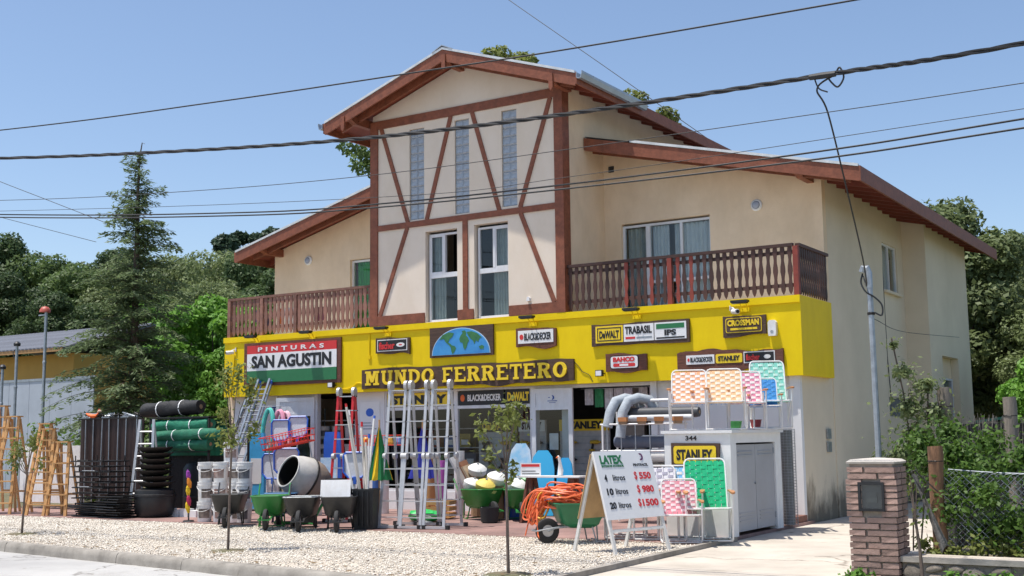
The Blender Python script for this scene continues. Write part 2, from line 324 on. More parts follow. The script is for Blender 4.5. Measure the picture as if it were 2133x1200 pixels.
# ================================================================ SHOP BUILDING
B = thing('shop_building', 'two-storey cream house with brown roofs, half-timbered gable and yellow shop fascia', 'building')
def part(name, mb, m, parent=None, smooth=False, label=None):
    o = mb.build(name, m, parent or B, smooth)
    if label: o['label'] = label
    return o
def rwall(mb, x0, x1, z0, z1, y0, y1, holes):   # wall in the xz plane with rectangular holes
    xs = sorted({x0, x1, *[h[0] for h in holes], *[h[1] for h in holes]}); zs = sorted({z0, z1, *[h[2] for h in holes], *[h[3] for h in holes]})
    for a, b in zip(xs, xs[1:]):
        run = None
        for c, d in zip(zs, zs[1:]):
            if any(h[0] <= (a+b)/2 <= h[1] and h[2] <= (c+d)/2 <= h[3] for h in holes):
                if run: mb.box(a, b, y0, y1, *run); run = None
            else: run = (run[0], d) if run else (c, d)
        if run: mb.box(a, b, y0, y1, *run)
    return mb
# --- roof slopes (heights of the upper surface)
zl = lambda x: 6.72+.262*(x+15.9)              # left wing
zr = lambda x: 8.27-.2405*(x+4.96)             # right wing
zt = lambda x: 10.37-.338*abs(x+7.7)           # tower
# --- tower walls
TW = [(-9.23, -8.80, 6.70, 8.88), (-7.92, -7.52, 6.70, 8.90), (-6.63, -6.23, 6.72, 8.92)]
WW = [(-8.77, -7.87, 4.27, 6.38), (-7.40, -6.49, 4.27, 6.40)]
mb = rwall(MB(), -10.34, -5.07, 4.262, 9.1, 0.0, .22, TW+WW)
mb.prism([(-10.34, 9.1), (-5.07, 9.1), (-5.07, zt(-5.07)-.12), (-7.7, 10.25), (-10.34, zt(-10.34)-.12)], 0.0, .22)
part('tower_wall', mb, M_cream)
mb = MB(); mb.prism([(.22, 4.2), (12, 4.2), (12, 9.34), (.22, 9.34)], -5.29, -5.07, 'yz'); mb.prism([(.22, 4.2), (12, 4.2), (12, 9.34), (.22, 9.34)], -10.34, -10.12, 'yz')
part('tower_side_wall', mb, M_tan)
# --- wings of the upper floor, set back behind balconies
mb = MB()
RW = (-4.65, -2.49, 4.28, 6.39)
rwall(mb, -5.07, 0., 4.2, 6.45, 1.9, 2.12, [RW]); mb.prism([(-5.07, 6.45), (0., 6.45), (0., zr(0.)-.13), (-5.07, zr(-5.07)-.13)], 1.9, 2.12); part('wing_wall', mb, M_tan); mb = MB()
rwall(mb, -15.35, -10.34, 4.2, 6.4, 1.9, 2.12, [(-12.66, -10.7, 4.28, 6.3)]); mb.prism([(-15.35, 6.4), (-10.34, 6.4), (-10.34, zl(-10.34)-.13), (-15.35, zl(-15.35)-.13)], 1.9, 2.12)
part('wing_wall', mb, M_tan)
# --- right side wall (stained), deeper block further back
def stainmat():
    m = mat('stained_plaster', (.74, .64, .485), .88, scale=.7, rgb2=(.64, .55, .41), bump=.15, bscale=30)
    t = m.node_tree; b = t.nodes['Principled BSDF']; src = b.inputs['Base Color'].links[0].from_socket
    tc = t.nodes.new('ShaderNodeTexCoord'); sx = t.nodes.new('ShaderNodeSeparateXYZ'); t.links.new(tc.outputs['Object'], sx.inputs[0])
    mp = t.nodes.new('ShaderNodeMapping'); mp.inputs['Scale'].default_value = (2, 1.6, .7); t.links.new(tc.outputs['Object'], mp.inputs[0])
    n = t.nodes.new('ShaderNodeTexNoise'); n.inputs['Scale'].default_value = 1.6; n.inputs['Detail'].default_value = 8; n.inputs['Roughness'].default_value = .7; t.links.new(mp.outputs[0], n.inputs['Vector'])
    mr = t.nodes.new('ShaderNodeMapRange'); mr.inputs[1].default_value = 0; mr.inputs[2].default_value = 1.1; mr.inputs[3].default_value = .55; mr.inputs[4].default_value = 0.0; t.links.new(sx.outputs['Z'], mr.inputs[0])
    ad = t.nodes.new('ShaderNodeMath'); ad.operation = 'ADD'; t.links.new(n.outputs['Fac'], ad.inputs[0]); t.links.new(mr.outputs[0], ad.inputs[1])
    r = t.nodes.new('ShaderNodeValToRGB'); r.color_ramp.elements[0].position = .72; r.color_ramp.elements[1].position = 1.0; r.color_ramp.elements[0].color = (0, 0, 0, 1); r.color_ramp.elements[1].color = (.8, .8, .8, 1); t.links.new(ad.outputs[0], r.inputs[0])
    mx = t.nodes.new('ShaderNodeMix'); mx.data_type = 'RGBA'; mx.inputs[7].default_value = (.075, .055, .035, 1); t.links.new(r.outputs[0], mx.inputs[0]); t.links.new(src, mx.inputs[6]); t.links.new(mx.outputs[2], b.inputs['Base Color'])
    return m
M_side = stainmat()
def swall(mb, y0, y1, z0, z1, x0, x1, holes):
    ys = sorted({y0, y1, *[h[0] for h in holes], *[h[1] for h in holes]}); zs = sorted({z0, z1, *[h[2] for h in holes], *[h[3] for h in holes]})
    for a, b in zip(ys, ys[1:]):
        run = None
        for c, d in zip(zs, zs[1:]):
            if any(h[0] <= (a+b)/2 <= h[1] and h[2] <= (c+d)/2 <= h[3] for h in holes):
                if run: mb.box(x0, x1, a, b, *run); run = None
            else: run = (run[0], d) if run else (c, d)
        if run: mb.box(x0, x1, a, b, *run)
mb = MB()
swall(mb, .26, 2.12, -.1, 2.74, -.22, -.02, [])
swall(mb, 2.12, 6.22, -.1, 6.96, -.2, 0.0, []); swall(mb, 1.9, 2.12, 2.74, 4.2, -.2, 0.0, [])
swall(mb, 6.22, 8.3, -.1, 6.97, -.22, -.06, [(6.45, 7.75, 4.98, 6.14), (6.35, 7.6, 2.0, 2.45)])
swall(mb, 8.3, 12.85, -.1, 6.85, .3, .5, [(9.5, 11.3, 1.2, 3.55)])
mb.box(-.3, .3, 8.3, 8.5, -.1, 6.9); mb.box(-.3, .3, 12.65, 12.85, -.1, 6.9)
part('side_wall', mb, M_side)
mb = MB(); mb.box(-15.35, -15.13, .26, 1.9, -.1, 2.73); mb.box(-15.35, -15.13, 2.12, 14, -.1, 6.6); mb.box(-15.1, .2, 12.9, 13.1, -.1, 6.6); part('rear_wall', mb, M_tan)
mb = MB(); mb.box(.12, .30, 9.4, 11.4, 1.1, 3.6); part('window_niche', mb, M_tan)
# --- fascia band and balcony slab
mb = MB(); mb.box(-15.25, .1, 0, .24, 2.73, 4.12); mb.box(-.06, .1, .24, 1.89, 2.735, 4.262); mb.box(-15.25, -15.1, .24, 1.89, 2.735, 4.262)
part('fascia', mb, M_yellow)
mb = MB(); mb.box(-15.27, .103, -.035, .26, 4.12, 4.258); part('fascia_coping', mb, M_yellow)
mb = MB(); mb.box(-15.1, -.06, .26, 1.9, 4.05, 4.20); part('balcony_slab', mb, M_white)
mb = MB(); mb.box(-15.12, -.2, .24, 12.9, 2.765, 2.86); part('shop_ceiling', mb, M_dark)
mb = MB(); mb.box(-15.12, -.2, 2.12, 12.9, 4.02, 4.19); part('upper_floor', mb, mat('floor_boards', (.14, .09, .06), .6))
# --- half timbering
def beam(a, b, wd, y0=-.032):
    a = Vector((a[0], 0, a[1])); b = Vector((b[0], 0, b[1])); d = (b-a).normalized(); s = Vector((d.z, 0, -d.x))*wd/2
    m_ = MB(); m_.prism([((a-s).x, (a-s).z), ((a+s).x, (a+s).z), ((b+s).x, (b+s).z), ((b-s).x, (b-s).z)], y0, .004); return part('timber_beam', m_, M_beam)
mb = MB(); mb.box(-10.39, -10.17, -.04, .006, 4.262, 9.22); part('timber_beam', mb, M_beam)
mb = MB(); mb.box(-5.25, -5.03, -.04, .25, 4.262, 9.45); part('timber_beam', mb, M_beam)
beam((-10.17, 9.12), (-5.25, 9.12), .2, -.036); beam((-10.17, 6.595), (-5.25, 6.595), .135, -.036)
for a, b in (((-10.07, 9.02), (-9.27, 6.66)), ((-8.02, 9.02), (-8.72, 6.66)), ((-7.42, 9.02), (-6.70, 6.66)), ((-5.34, 9.02), (-6.15, 6.66)), ((-9.29, 6.53), (-10.10, 4.5)), ((-6.14, 6.53), (-5.31, 4.5))): beam(a, b, .10)
beam((-7.635, 6.53), (-7.635, 4.262), .13, -.034)
beam((-10.17, 4.38), (-8.79, 4.38), .23, -.036); beam((-7.85, 4.38), (-7.42, 4.38), .23, -.036); beam((-6.47, 4.38), (-5.25, 4.38), .23, -.036)
# --- glass block windows
M_gb = mat('glass_block', (.33, .37, .42), .12, var=.35, scale=9, spec=.8); M_gbj = mat('glass_block_joint', (.46, .46, .46), .7)
bme = None
for (x0, x1, z0, z1) in TW:
    wnd = part('glass_block_window', MB().box(x0, x1, .055, .15, z0, z1), M_gbj)
    nr = 11; bw = (x1-x0)/2; bh = (z1-z0)/nr
    if bme is None:
        t_ = MB(); a, c = bw/2-.008, bh/2-.008
        t_.loft([[(-a, .02, -c), (a, .02, -c), (a, .02, c), (-a, .02, c)], [(-a, 0, -c), (a, 0, -c), (a, 0, c), (-a, 0, c)], [(-a+.02, -.012, -c+.02), (a-.02, -.012, -c+.02), (a-.02, -.012, c-.02), (-a+.02, -.012, c-.02)], [(-a+.05, -.004, -c+.05), (a-.05, -.004, -c+.05), (a-.05, -.004, c-.05), (-a+.05, -.004, c-.05)]])
        bme = t_.mesh('glass_block', M_gb)
    for r_ in range(nr):
        for c_ in range(2):
            o = link('glass_block', bme, wnd); o.location = (x0+bw*(c_+.5), .045, z0+bh*(r_+.5))
# --- windows
def curtain(par, x0, x1, z0, z1, y, m, folds=6, amp=.03):
    mb = MB(); n = folds*6
    pts = [(x0+(x1-x0)*k/n, y+amp*math.sin(k/n*folds*6.283)+random.uniform(-.006, .006)) for k in range(n+1)]
    for k in range(n):
        (xa, ya), (xb, yb) = pts[k], pts[k+1]; s_ = 1+.0*k
        mb.add([(xa, ya, z0), (xb, yb, z0), (xb, yb, z1), (xa, ya, z1)], [(0, 1, 2, 3)])
    return part('curtain', mb, m, par, True)
M_pw_ = mat('paper', (.7, .7, .7), .8); M_cgrey = mat('grey_curtain', (.42, .45, .44), .9, var=.15, scale=5); M_cwhite = mat('net_curtain', (.62, .64, .66), .9, var=.1, scale=5)
M_cgreen = mat('green_curtain', (.05, .42, .06), .9, var=.15, scale=5)
def frame(mb, x0, x1, z0, z1, y0, y1, t): mb.box(x0, x1, y0, y1, z0, z0+t); mb.box(x0, x1, y0, y1, z1-t, z1); mb.box(x0, x0+t, y0, y1, z0+t, z1-t); mb.box(x1-t, x1, y0, y1, z0+t, z1-t); return mb
def pane(par, x0, x1, z0, z1, y): return part('pane', MB().box(x0, x1, y, y+.008, z0, z1), M_glass, par)
for i, (x0, x1, z0, z1) in enumerate(WW):
    fr = MB(); frame(fr, x0+.04, x1, z0+.01, z1-.06, .10, .17, .045); fr.box(x0+.085, x1-.045, .095, .172, 5.29, 5.40)
    xm = (x0+x1)/2+.02; fr.box(xm-.03, xm+.03, .09, .165, 5.40, z1-.105)
    wnd = part('window', fr, M_alu_w); zt1 = z1-.105
    pane(wnd, x0+.085, x1-.045, z0+.055, 5.29, .13)
    if i == 0: pane(wnd, x0+.085, xm-.03, 5.40, zt1, .12)
    else: pane(wnd, xm+.03, x1-.045, 5.40, zt1, .12); pane(wnd, x0+.085, xm-.03, 5.40, zt1, .145)
    part('sash_stile', frame(MB(), xm+.03 if i else x0+.085, x1-.045 if i else xm-.03, 5.40, zt1, .098, .118, .03), M_alu_w, wnd)
    if i == 0: curtain(wnd, x0+.1, x0+.42, z0, z1-.1, .24, M_cgrey, 4)
    else: curtain(wnd, x0+.36, x1-.02, z0, z1-.1, .25, M_cgrey, 7); 
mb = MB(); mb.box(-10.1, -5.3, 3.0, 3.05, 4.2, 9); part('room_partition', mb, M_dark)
# upper right balcony door with three leaves
x0, x1, z0, z1 = RW
fr = frame(MB(), x0, x1, z0, z1-.04, 1.98, 2.06, .05); fr.box(-4.07, -3.97, 1.97, 2.065, z0+.05, z1-.09); fr.box(-3.24, -3.18, 1.975, 2.063, z0+.05, z1-.09); fr.box(-3.97, x1-.05, 1.985, 2.055, 5.0, 5.06)
wnd = part('balcony_door', fr, M_alu_w); pane(wnd, x0+.05, -4.07, z0+.05, z1-.09, 2.02); pane(wnd, -3.97, -3.24, z0+.05, z1-.09, 2.02); pane(wnd, -3.18, x1-.05, z0+.05, z1-.09, 2.025)
curtain(wnd, x0+.08, -4.1, z0, z1-.1, 2.10, M_cgrey, 4); curtain(wnd, -3.95, -3.55, z0, z1-.1, 2.10, M_cwhite, 5); curtain(wnd, -3.42, x1-.03, z0, z1-.1, 2.10, M_cwhite, 8)
# upper left balcony door
fr = frame(MB(), -12.66, -10.7, 4.28, 6.28, 1.99, 2.07, .05); fr.box(-11.7, -11.62, 1.985, 2.072, 4.33, 6.23); wnd = part('balcony_door', fr, M_alu_w)
pane(wnd, -12.61, -11.7, 4.33, 6.23, 2.03); curtain(wnd, -12.6, -12.12, 4.3, 6.25, 2.16, M_cgreen, 5)
# side windows
fr = MB(); fr.box(-.16, -.10, 6.45, 6.5, 4.98, 6.14); fr.box(-.16, -.10, 7.7, 7.75, 4.98, 6.14); fr.box(-.16, -.10, 6.5, 7.7, 4.98, 5.03); fr.box(-.16, -.10, 6.5, 7.7, 6.09, 6.14); fr.box(-.165, -.095, 7.07, 7.13, 5.03, 6.09)
wnd = part('window', fr, M_alu_w); part('pane', MB().box(-.14, -.13, 6.5, 7.7, 5.03, 6.09), M_glass, wnd); part('sill', MB().box(-.1, .04, 6.38, 7.82, 4.92, 4.98), M_side, wnd)
mb = MB(); mb.add([(-.3, 6.4, 4.9), (-.3, 7.8, 4.9), (-.3, 7.8, 6.2), (-.3, 6.4, 6.2)], [(0, 1, 2, 3)]); part('curtain', mb, M_cwhite, wnd)
fr = MB(); fr.box(.33, .39, 9.75, 11.0, 2.0, 2.06); fr.box(.33, .39, 9.75, 11.0, 2.95, 3.0); fr.box(.33, .39, 9.75, 9.81, 2.06, 2.95); fr.box(.33, .39, 10.94, 11.0, 2.06, 2.95)
wnd = part('window', fr, M_alu_w); part('pane', MB().box(.35, .36, 9.8, 10.95, 2.05, 2.95), mat('dull_pane', (.10, .12, .14), .08), wnd)
gr = MB()
for k in range(14): gr.box(-.10, -.08, 6.38+k*.09, 6.40+k*.09, 2.0, 2.45)
gr.box(-.12, -.10, 6.35, 7.6, 2.2, 2.23); part('vent_grille', gr, M_galv)
for zz in (1.62, 1.36): part('meter_cover', MB().box(-.01, .02, 1.55, 1.78, zz-.1, zz+.1), M_galv)
part('wall_vent', frame(MB(), -4.93, -4.80, 7.62, 7.76, 1.87, 1.9, .02).box(-4.9, -4.83, 1.885, 1.897, 7.64, 7.74), M_dark)
# --- roofs
def slope(name, za, xa, xb, y0, y1, wave=True, sheet=M_zinc):
    """deck + corrugated sheet between two x positions"""
    mb = MB(); a, b = za(xa), za(xb)
    mb.prism([(xa, a-.02), (xb, b-.02), (xb, b-.10), (xa, a-.10)], y0+.05, y1); rf = part('roof', mb, M_soffit)
    n = int((y1-y0)/.045); ys = [y0+(y1-y0)*k/n for k in range(n+1)]; m2 = MB(); V = []; ns = 2
    for k, y in enumerate(ys):
        h = .022*math.sin(k*math.pi/2.0+.7)
        V += [(xa, y, a+h), (xb, y, b+h), (xb, y, b+h-.012), (xa, y, a+h-.012)]
    m2.v = V; m2.f = []
    for k in range(n):
        o = k*4; m2.f += [(o, o+1, o+5, o+4), (o+3, o+7, o+6, o+2), (o+1, o+2, o+6, o+5), (o, o+4, o+7, o+3)]
    part('roof_sheet', m2, sheet, rf); return rf
rl = slope('left', zl, -15.95, -10.36, 1.05, 13.6); rr = slope('right', zr, 1.05, -5.05, 1.0, 14.3)
t1 = slope('tower', zt, -11.2, -7.7, -.72, 12.6); t2 = slope('tower', zt, -4.28, -7.7, -.72, 12.6)
def barge(par, z, xa, xb, y, h=.27, th=.045, drop=0.03):
    mb = MB(); mb.prism([(xa, z(xa)-drop), (xb, z(xb)-drop), (xb, z(xb)-drop-h), (xa, z(xa)-drop-h)], y, y+th); return part('barge_board', mb, M_beam, par)
barge(rl, zl, -15.95, -10.36, 1.0); barge(rr, zr, -5.05, 1.05, .95, .28); barge(t1, zt, -11.2, -7.7, -.77, .26); barge(t2, zt, -7.7, -4.28, -.77, .26)
barge(rl, zl, -15.6, -10.4, 1.3, .22, .06, .10); barge(rr, zr, -5.0, .8, 1.25, .22, .06, .10); barge(t1, zt, -10.95, -7.7, -.45, .20, .06, .10); barge(t2, zt, -7.7, -4.5, -.45, .2, .06, .10)
# flashing strips
for z, xa, xb, y, p in ((zr, -3.9, 1.05, .93, rr), (zt, -7.7, -4.28, -.79, t2), (zt, -11.2, -7.7, -.79, t1), (zl, -15.95, -10.4, .98, rl)):
    mb = MB(); mb.prism([(xa, z(xa)+.035), (xb, z(xb)+.035), (xb, z(xb)-.02), (xa, z(xa)-.02)], y, y+.09); part('flashing', mb, mat('flashing', (.70, .70, .68), .4, metal=.3), p)
mb = MB(); mb.prism([(-7.98, zt(-7.98)+.03), (-7.7, 10.43), (-7.42, zt(-7.42)+.03), (-7.42, zt(-7.42)+.05), (-7.7, 10.455), (-7.98, zt(-7.98)+.05)], -.8, 12.6); part('ridge_cap', mb, M_zinc, t1)
# eave boards and rafter tails
part('eave_board', MB().box(1.05, 1.095, .95, 14.3, zr(1.05)-.31, zr(1.05)-.01), M_beam, rr)
part('eave_board', MB().box(-16.0, -15.95, 1.0, 13.6, zl(-15.95)-.28, zl(-15.95)-.01), M_beam, rl)
part('eave_board', MB().box(-4.28, -4.24, -.77, 12.6, zt(-4.28)-.26, zt(-4.28)-.01), M_beam, t2)
part('eave_board', MB().box(-11.25, -11.2, -.77, 12.6, zt(-11.2)-.26, zt(-11.2)-.01), M_beam, t1)
def rafters(par, z, xa, xb, ys):
    for y in ys:
        mb = MB(); mb.prism([(xa, z(xa)-.10), (xb, z(xb)-.10), (xb, z(xb)-.24), (xa, z(xa)-.24)], y, y+.07); part('rafter', mb, M_soffit, par)
rafters(rr, zr, -.1, 1.04, [2.3+.62*k for k in range(19)]); rafters(t2, zt, -5.2, -4.29, [.2+.62*k for k in range(19)]); rafters(rl, zl, -15.94, -15.2, [2.3+.9*k for k in range(10)])
def bracket(par, x, zt_, y0, y1):
    mb = MB(); mb.prism([(y0, zt_), (y1, zt_), (y1, zt_-.2), (y0+.22, zt_-.2), (y0, zt_-.1)], x-.07, x+.07, 'yz'); part('purlin_end', mb, M_beam, par)
for x in (-7.7, -10.5, -4.93): bracket(t1, x, zt(x)-.14, -.72, .1)
for x in (-.22,): bracket(rr, x, zr(x)-.14, 1.02, 2.0)
bracket(rl, -15.1, zl(-15.1)-.14, 1.07, 2.0)
for x in (-10.62, -7.66, -4.86):
    mb = MB(); mb.prism([(x-.05, zt(x)-.13), (x+.05, zt(x)-.13), (x+.05, zt(x)-.43), (x, zt(x)-.50), (x-.05, zt(x)-.43)], -.80, -.73); part('pendant', mb, M_beam, t1)
# gutters
def gutter(par, x, y0, y1, z, s):
    mb = MB(); pr = [(0, 0), (.0, -.11), (.04*s, -.14), (.11*s, -.13), (.14*s, -.03), (.14*s, .02), (.125*s, .02), (.125*s, -.03), (.1*s, -.115), (.045*s, -.125), (.012*s, -.1), (.012*s, 0)]
    mb.loft([[(x+a, y, z+b) for a, b in pr] for y in (y0, y1)])
    for y in np.arange(y0+.5, y1, .8): mb.box(min(x, x+.15*s), max(x, x+.15*s), y, y+.03, z+.0, z+.012)
    part('gutter', mb, M_zinc, par)
gutter(t2, -4.236, -.8, 2.3, zt(-4.28)-.02, 1); gutter(t1, -11.254, -.8, 5, zt(-11.2)-.02, -1)
# --- balcony railings
M_rd = mat('dark_railing', (.070, .029, .021), .6, var=.3, scale=9, rnd=.3); M_rl = mat('weathered_railing', (.27, .13, .095), .75, var=.35, scale=9, rnd=.25); M_rr = mat('red_railing', (.26, .045, .028), .6, var=.3, scale=9)
def bal_mesh(m, wd):
    pr = [(0, .0), (.30, .045), (.48, .10), (.50, .17), (.36, .24), (.30, .30), (.36, .36), (.55, .45), (.50, .54), (.34, .62), (.30, .68), (.36, .74), (.52, .82), (.5, .88), (.42, .93)]
    L = [(-a*wd, b) for a, b in pr]; Rr = [(a*wd, b) for a, b in pr[1:]]
    return MB().prism(L[::-1]+Rr, -.011, .011).mesh('baluster', m)
bd, bl, br_ = bal_mesh(M_rd, .088), bal_mesh(M_rl, .110), bal_mesh(M_rr, .088)
def railing(x0, x1, m, me, n, posts, reds=()):
    r = MB(); r.box(x0, x1, .03, .12, 5.215, 5.275); rail = part('balcony_railing', r, m)
    part('lower_rail', MB().box(x0, x1, .078, .11, 4.43, 4.50), m, rail); part('upper_rail', MB().box(x0, x1, .078, .11, 5.07, 5.14), m, rail)
    for p in posts: part('post', MB().box(p-.05, p+.05, .025, .125, 4.262, 5.212), M_rr if m is M_rd else m, rail)
    for k in range(n):
        o = link('baluster', br_ if k in reds else me, rail); o.location = (x0+(k+.5)*(x1-x0)/n, .064, 4.285)
        o.rotation_euler = (0, random.uniform(-.012, .012), 0)
    return rail
railing(-5.02, -.02, M_rd, bd, 34, (-2.62,), (9, 13, 17, 19))
rr_ = railing(-15.2, -10.4, M_rl, bl, 34, (-15.15, -14.0, -12.85))
rs = part('balcony_railing', MB().box(-.005, .09, .125, 1.88, 5.215, 5.275), M_rd)
part('post', MB().box(-.02, .08, .02, .122, 4.262, 5.213), M_rr, rs); part('lower_rail', MB().box(.01, .035, .125, 1.88, 4.43, 4.50), M_rd, rs)
for k in range(13):
    o = link('baluster', bd, rs); o.location = (.052, .22+k*.128, 4.285); o.rotation_euler = (0, 0, math.pi/2)
# laundry on the left balcony
for i, (x, wd, h, z, c, lb) in enumerate(((-14.55, .22, .3, 4.95, (.03, .05, .16), 'dark blue cloth hung behind the left railing'), (-14.25, .2, .28, 4.78, (.04, .05, .12), 'navy garment drying low behind the left railing'), (-13.72, .14, .4, 4.95, (.60, .20, .07), 'orange towel drying on left balcony'), (-13.5, .34, .58, 4.95, (.75, .78, .85), 'white towel drying on left balcony'), (-12.5, .4, .35, 4.9, (.16, .05, .09), 'maroon garment drying on left balcony'))):
    mb = MB(); n = 8
    for k in range(n):
        a, b = x+wd*k/n, x+wd*(k+1)/n; ya, yb = .35+.015*math.sin(k*1.7), .35+.015*math.sin((k+1)*1.7)
        mb.add([(a, ya, z-h), (b, yb, z-h), (b, yb, z), (a, ya, z), (a, ya+.01, z-h), (b, yb+.01, z-h), (b, yb+.01, z), (a, ya+.01, z)], [(0, 1, 2, 3), (7, 6, 5, 4), (0, 4, 5, 1), (3, 2, 6, 7)])
    tag(mb.build('laundry', mat('cloth%d' % i, c, .9), None, True), lb, 'laundry', 'laundry on the balcony')
tag(MB().tube([(-15.1, .355, 4.955), (-13.5, .355, 4.95), (-12, .355, 4.955)], .004, 4).build('clothes_line', M_galv), 'thin clothes line strung behind left balcony railing', 'line')
# --- ground floor shopfront (plane y = .25)
M_gw = mat('white_render', (.74, .74, .74), .8, var=.06, scale=2, bump=.15, bscale=50)
for x0_, x1_, y0_, y1_ in ((-15.13, -13.62, .26, .44), (-11.0, -10.19, .26, .44), (-2.75, -.22, .26, .44), (-.22, -.021, .13, .26)): part('shop_wall', MB().box(x0_, x1_, y0_, y1_, 0, 2.735), M_gw)
mb = MB(); mb.box(-10.19, -6.1, .26, .44, 0, .42); part('stall_riser', mb, M_gw)
mb = MB(); mb.box(-.6, .02, -.45, .13, .001, .12); part('door_step', mb, mat('step_brick', (.22, .10, .07), .8, var=.4, scale=8, bump=.4))
def shopwin(x0, x1, zt0=2.28):
    f = frame(MB(), x0, x1, .42, 2.735, .28, .36, .055); f.box(x0+.055, x1-.055, .275, .365, zt0, zt0+.07); o = part('shop_window', f, M_alu_w)
    pane(o, x0+.055, x1-.055, .475, zt0, .315); return o
sw1 = shopwin(-10.19, -8.14); sw2 = shopwin(-8.14, -6.1)
f = frame(MB(), -13.62, -12.42, 0, 2.735, .28, .36, .06); f.box(-13.56, -12.48, .275, .365, 2.28, 2.34); sw0 = part('shop_window', f, M_alu_w); pane(sw0, -13.56, -12.48, .06, 2.28, .315)
mb = MB(); mb.box(-12.42, -12.3, .27, .40, 0, 2.735); mb.box(-11.1, -11.0, .27, .40, 0, 2.735); mb.box(-6.1, -5.98, .27, .40, 0, 2.735); mb.box(-3.22, -3.08, .24, .42, 0, 2.735); mb.box(-5.98, -3.22, .27, .40, 2.66, 2.735); part('door_frame', mb, M_alu_w)
mb = MB(); mb.box(-3.08, -2.75, .30, .40, 0, 2.735); part('white_panel', mb, M_gw)
# open door leaves
def door_leaf(par_name, hinge, ang, wd, label):
    d = part(par_name, frame(MB(), 0, wd, .03, 2.66, -.025, .025, .10).box(.1, wd-.1, -.022, .022, 2.2, 2.27), M_alu_w); d['label'] = label
    d.location = hinge; d.rotation_euler = (0, 0, math.radians(ang))
    part('pane', MB().box(.1, wd-.1, -.004, .004, .13, 2.2), M_glass, d); part('top_panel', MB().box(.1, wd-.1, -.008, .008, 2.27, 2.56), M_alu_w, d)
    part('door_handle', MB().box(wd-.09, wd-.03, -.06, -.025, 1.0, 1.06).box(wd-.16, wd-.03, -.075, -.06, 1.02, 1.05), M_galv, d); return d
d1 = door_leaf('shop_door', (-12.36, .24, 0), 195, 1.05, 'white aluminium glass door folded open against shop window')
d2 = door_leaf('shop_door', (-5.03, .2, 0), 180, 1.02, 'white framed glass door leaf with small blue logo')
part('door_banner', MB().box(-5.42, -5.16, .40, .405, .3, 2.2), M_cwhite)
part('door_notice', MB().box(-5.68, -5.46, .30, .303, 1.35, 1.7), M_pw_)
a_ = [(.5+.05*math.cos(t), 2.465+.05*math.sin(t)) for t in np.linspace(-1.75, 1.75, 12)]+[(.49+.02*math.cos(t), 2.465+.035*math.sin(t)) for t in np.linspace(1.5, -1.5, 8)]
part('logo', MB().prism([(1.0-x, z) for x, z in a_], .009, .012).box(.56, .60, .009, .012, 2.46, 2.475), M_lblue, d2)
part('caption_line', MB().box(.38, .62, .009, .012, 2.385, 2.40).box(.42, .58, .009, .012, 2.35, 2.36), M_lblue, d2)

# wiring and conduit run over the fascia
part('fascia_wire', MB().tube(catmull([(-4.86, -.012, 3.2), (-4.74, -.012, 3.08), (-4.66, -.012, 2.98), (-4.5, -.012, 2.9), (-4.42, -.012, 2.76)], 5), .007, 5), M_black); part('fascia_wire', MB().tube(catmull([(-11.5, -.012, 2.9), (-11.2, -.012, 2.82), (-10.95, -.012, 2.86), (-10.8, -.012, 2.95), (-10.64, -.012, 2.93)], 5), .009, 5), M_yellow)
part('conduit', MB().cyl((-10.42, -.014, 3.55), (-10.42, -.014, 4.1), .014, n=6).box(-10.46, -10.38, -.03, 0, 3.5, 3.58), M_yellow); part('conduit', MB().cyl((-15.0, -.014, 2.75), (-14.87, -.014, 3.8), .012, n=6), M_yellow)
part('wall_stub', MB().cyl((-5.95, -.07, 4.62), (-5.95, 0, 4.62), .035, n=10).box(-5.99, -5.91, -.075, -.0, 4.56, 4.60), M_gw)
# ================================================================ SIGNS ON THE FASCIA
M_pw = mat('white_sign_face', (.78, .78, .78), .5, var=.05, scale=3, bump=.06)
def board_outline(x0, x1, z0, z1, ragged, seed):
    rd = random.Random(seed); n = 36; p1, p2, p3 = rd.uniform(0, 6), rd.uniform(0, 6), rd.uniform(0, 6); W_ = x1-x0
    top = [(x0+W_*k/n, z1+ragged*.3*math.sin(k/n*W_*3+p1)+ragged*.12*math.sin(k/n*W_*11+p2)+rd.uniform(-.04, .04)*ragged) for k in range(n+1)]
    bot = [(x1-W_*k/n, z0-ragged*1.1*max(0, math.sin(k/n*W_*2.6+p3))**2-ragged*.25*(1+math.sin(k/n*W_*8+p2))-rd.uniform(0, .05)*ragged) for k in range(n+1)]; return top+bot
def sign(label, x0, x1, z0, z1, m=M_plank, ragged=.03, seed=1, y0=-.055, name='wooden_sign'):
    t = thing(name, label, 'sign', ((x0+x1)/2, 0, z0), 0, 'signs on the yellow fascia'); cx = (x0+x1)/2
    mb = MB(); mb.prism([(a-cx, b-z0) for a, b in board_outline(x0, x1, z0, z1, ragged, seed)], y0, -.002); mb.build('board', m, t); t['cx'] = 0.0
    del t['cx']; return t, cx, z0
def panel(t, cx, zb, x0, x1, z0, z1, m, y=-.066, name='panel', round_=0.):
    mb = MB()
    if round_:
        r = round_; pts = []
        for (ax, az, a0) in ((x1-r, z1-r, 0), (x0+r, z1-r, 90), (x0+r, z0+r, 180), (x1-r, z0+r, 270)):
            pts += [(ax+r*math.cos(math.radians(a0+q))-cx, az+r*math.sin(math.radians(a0+q))-zb) for q in (0, 30, 60, 90)]
        mb.prism(pts, y, -.054)
    else: mb.box(x0-cx, x1-cx, y, -.054, z0-zb, z1-zb)
    return mb.build(name, m, t)
def txt(t, cx, zb, body, x0, x1, z0, z1, m, y=-.068, **k): return text_obj('lettering', body, m, t, ((x0+x1)/2-cx, y, (z0+z1)/2-zb), x1-x0, z1-z0, **k)
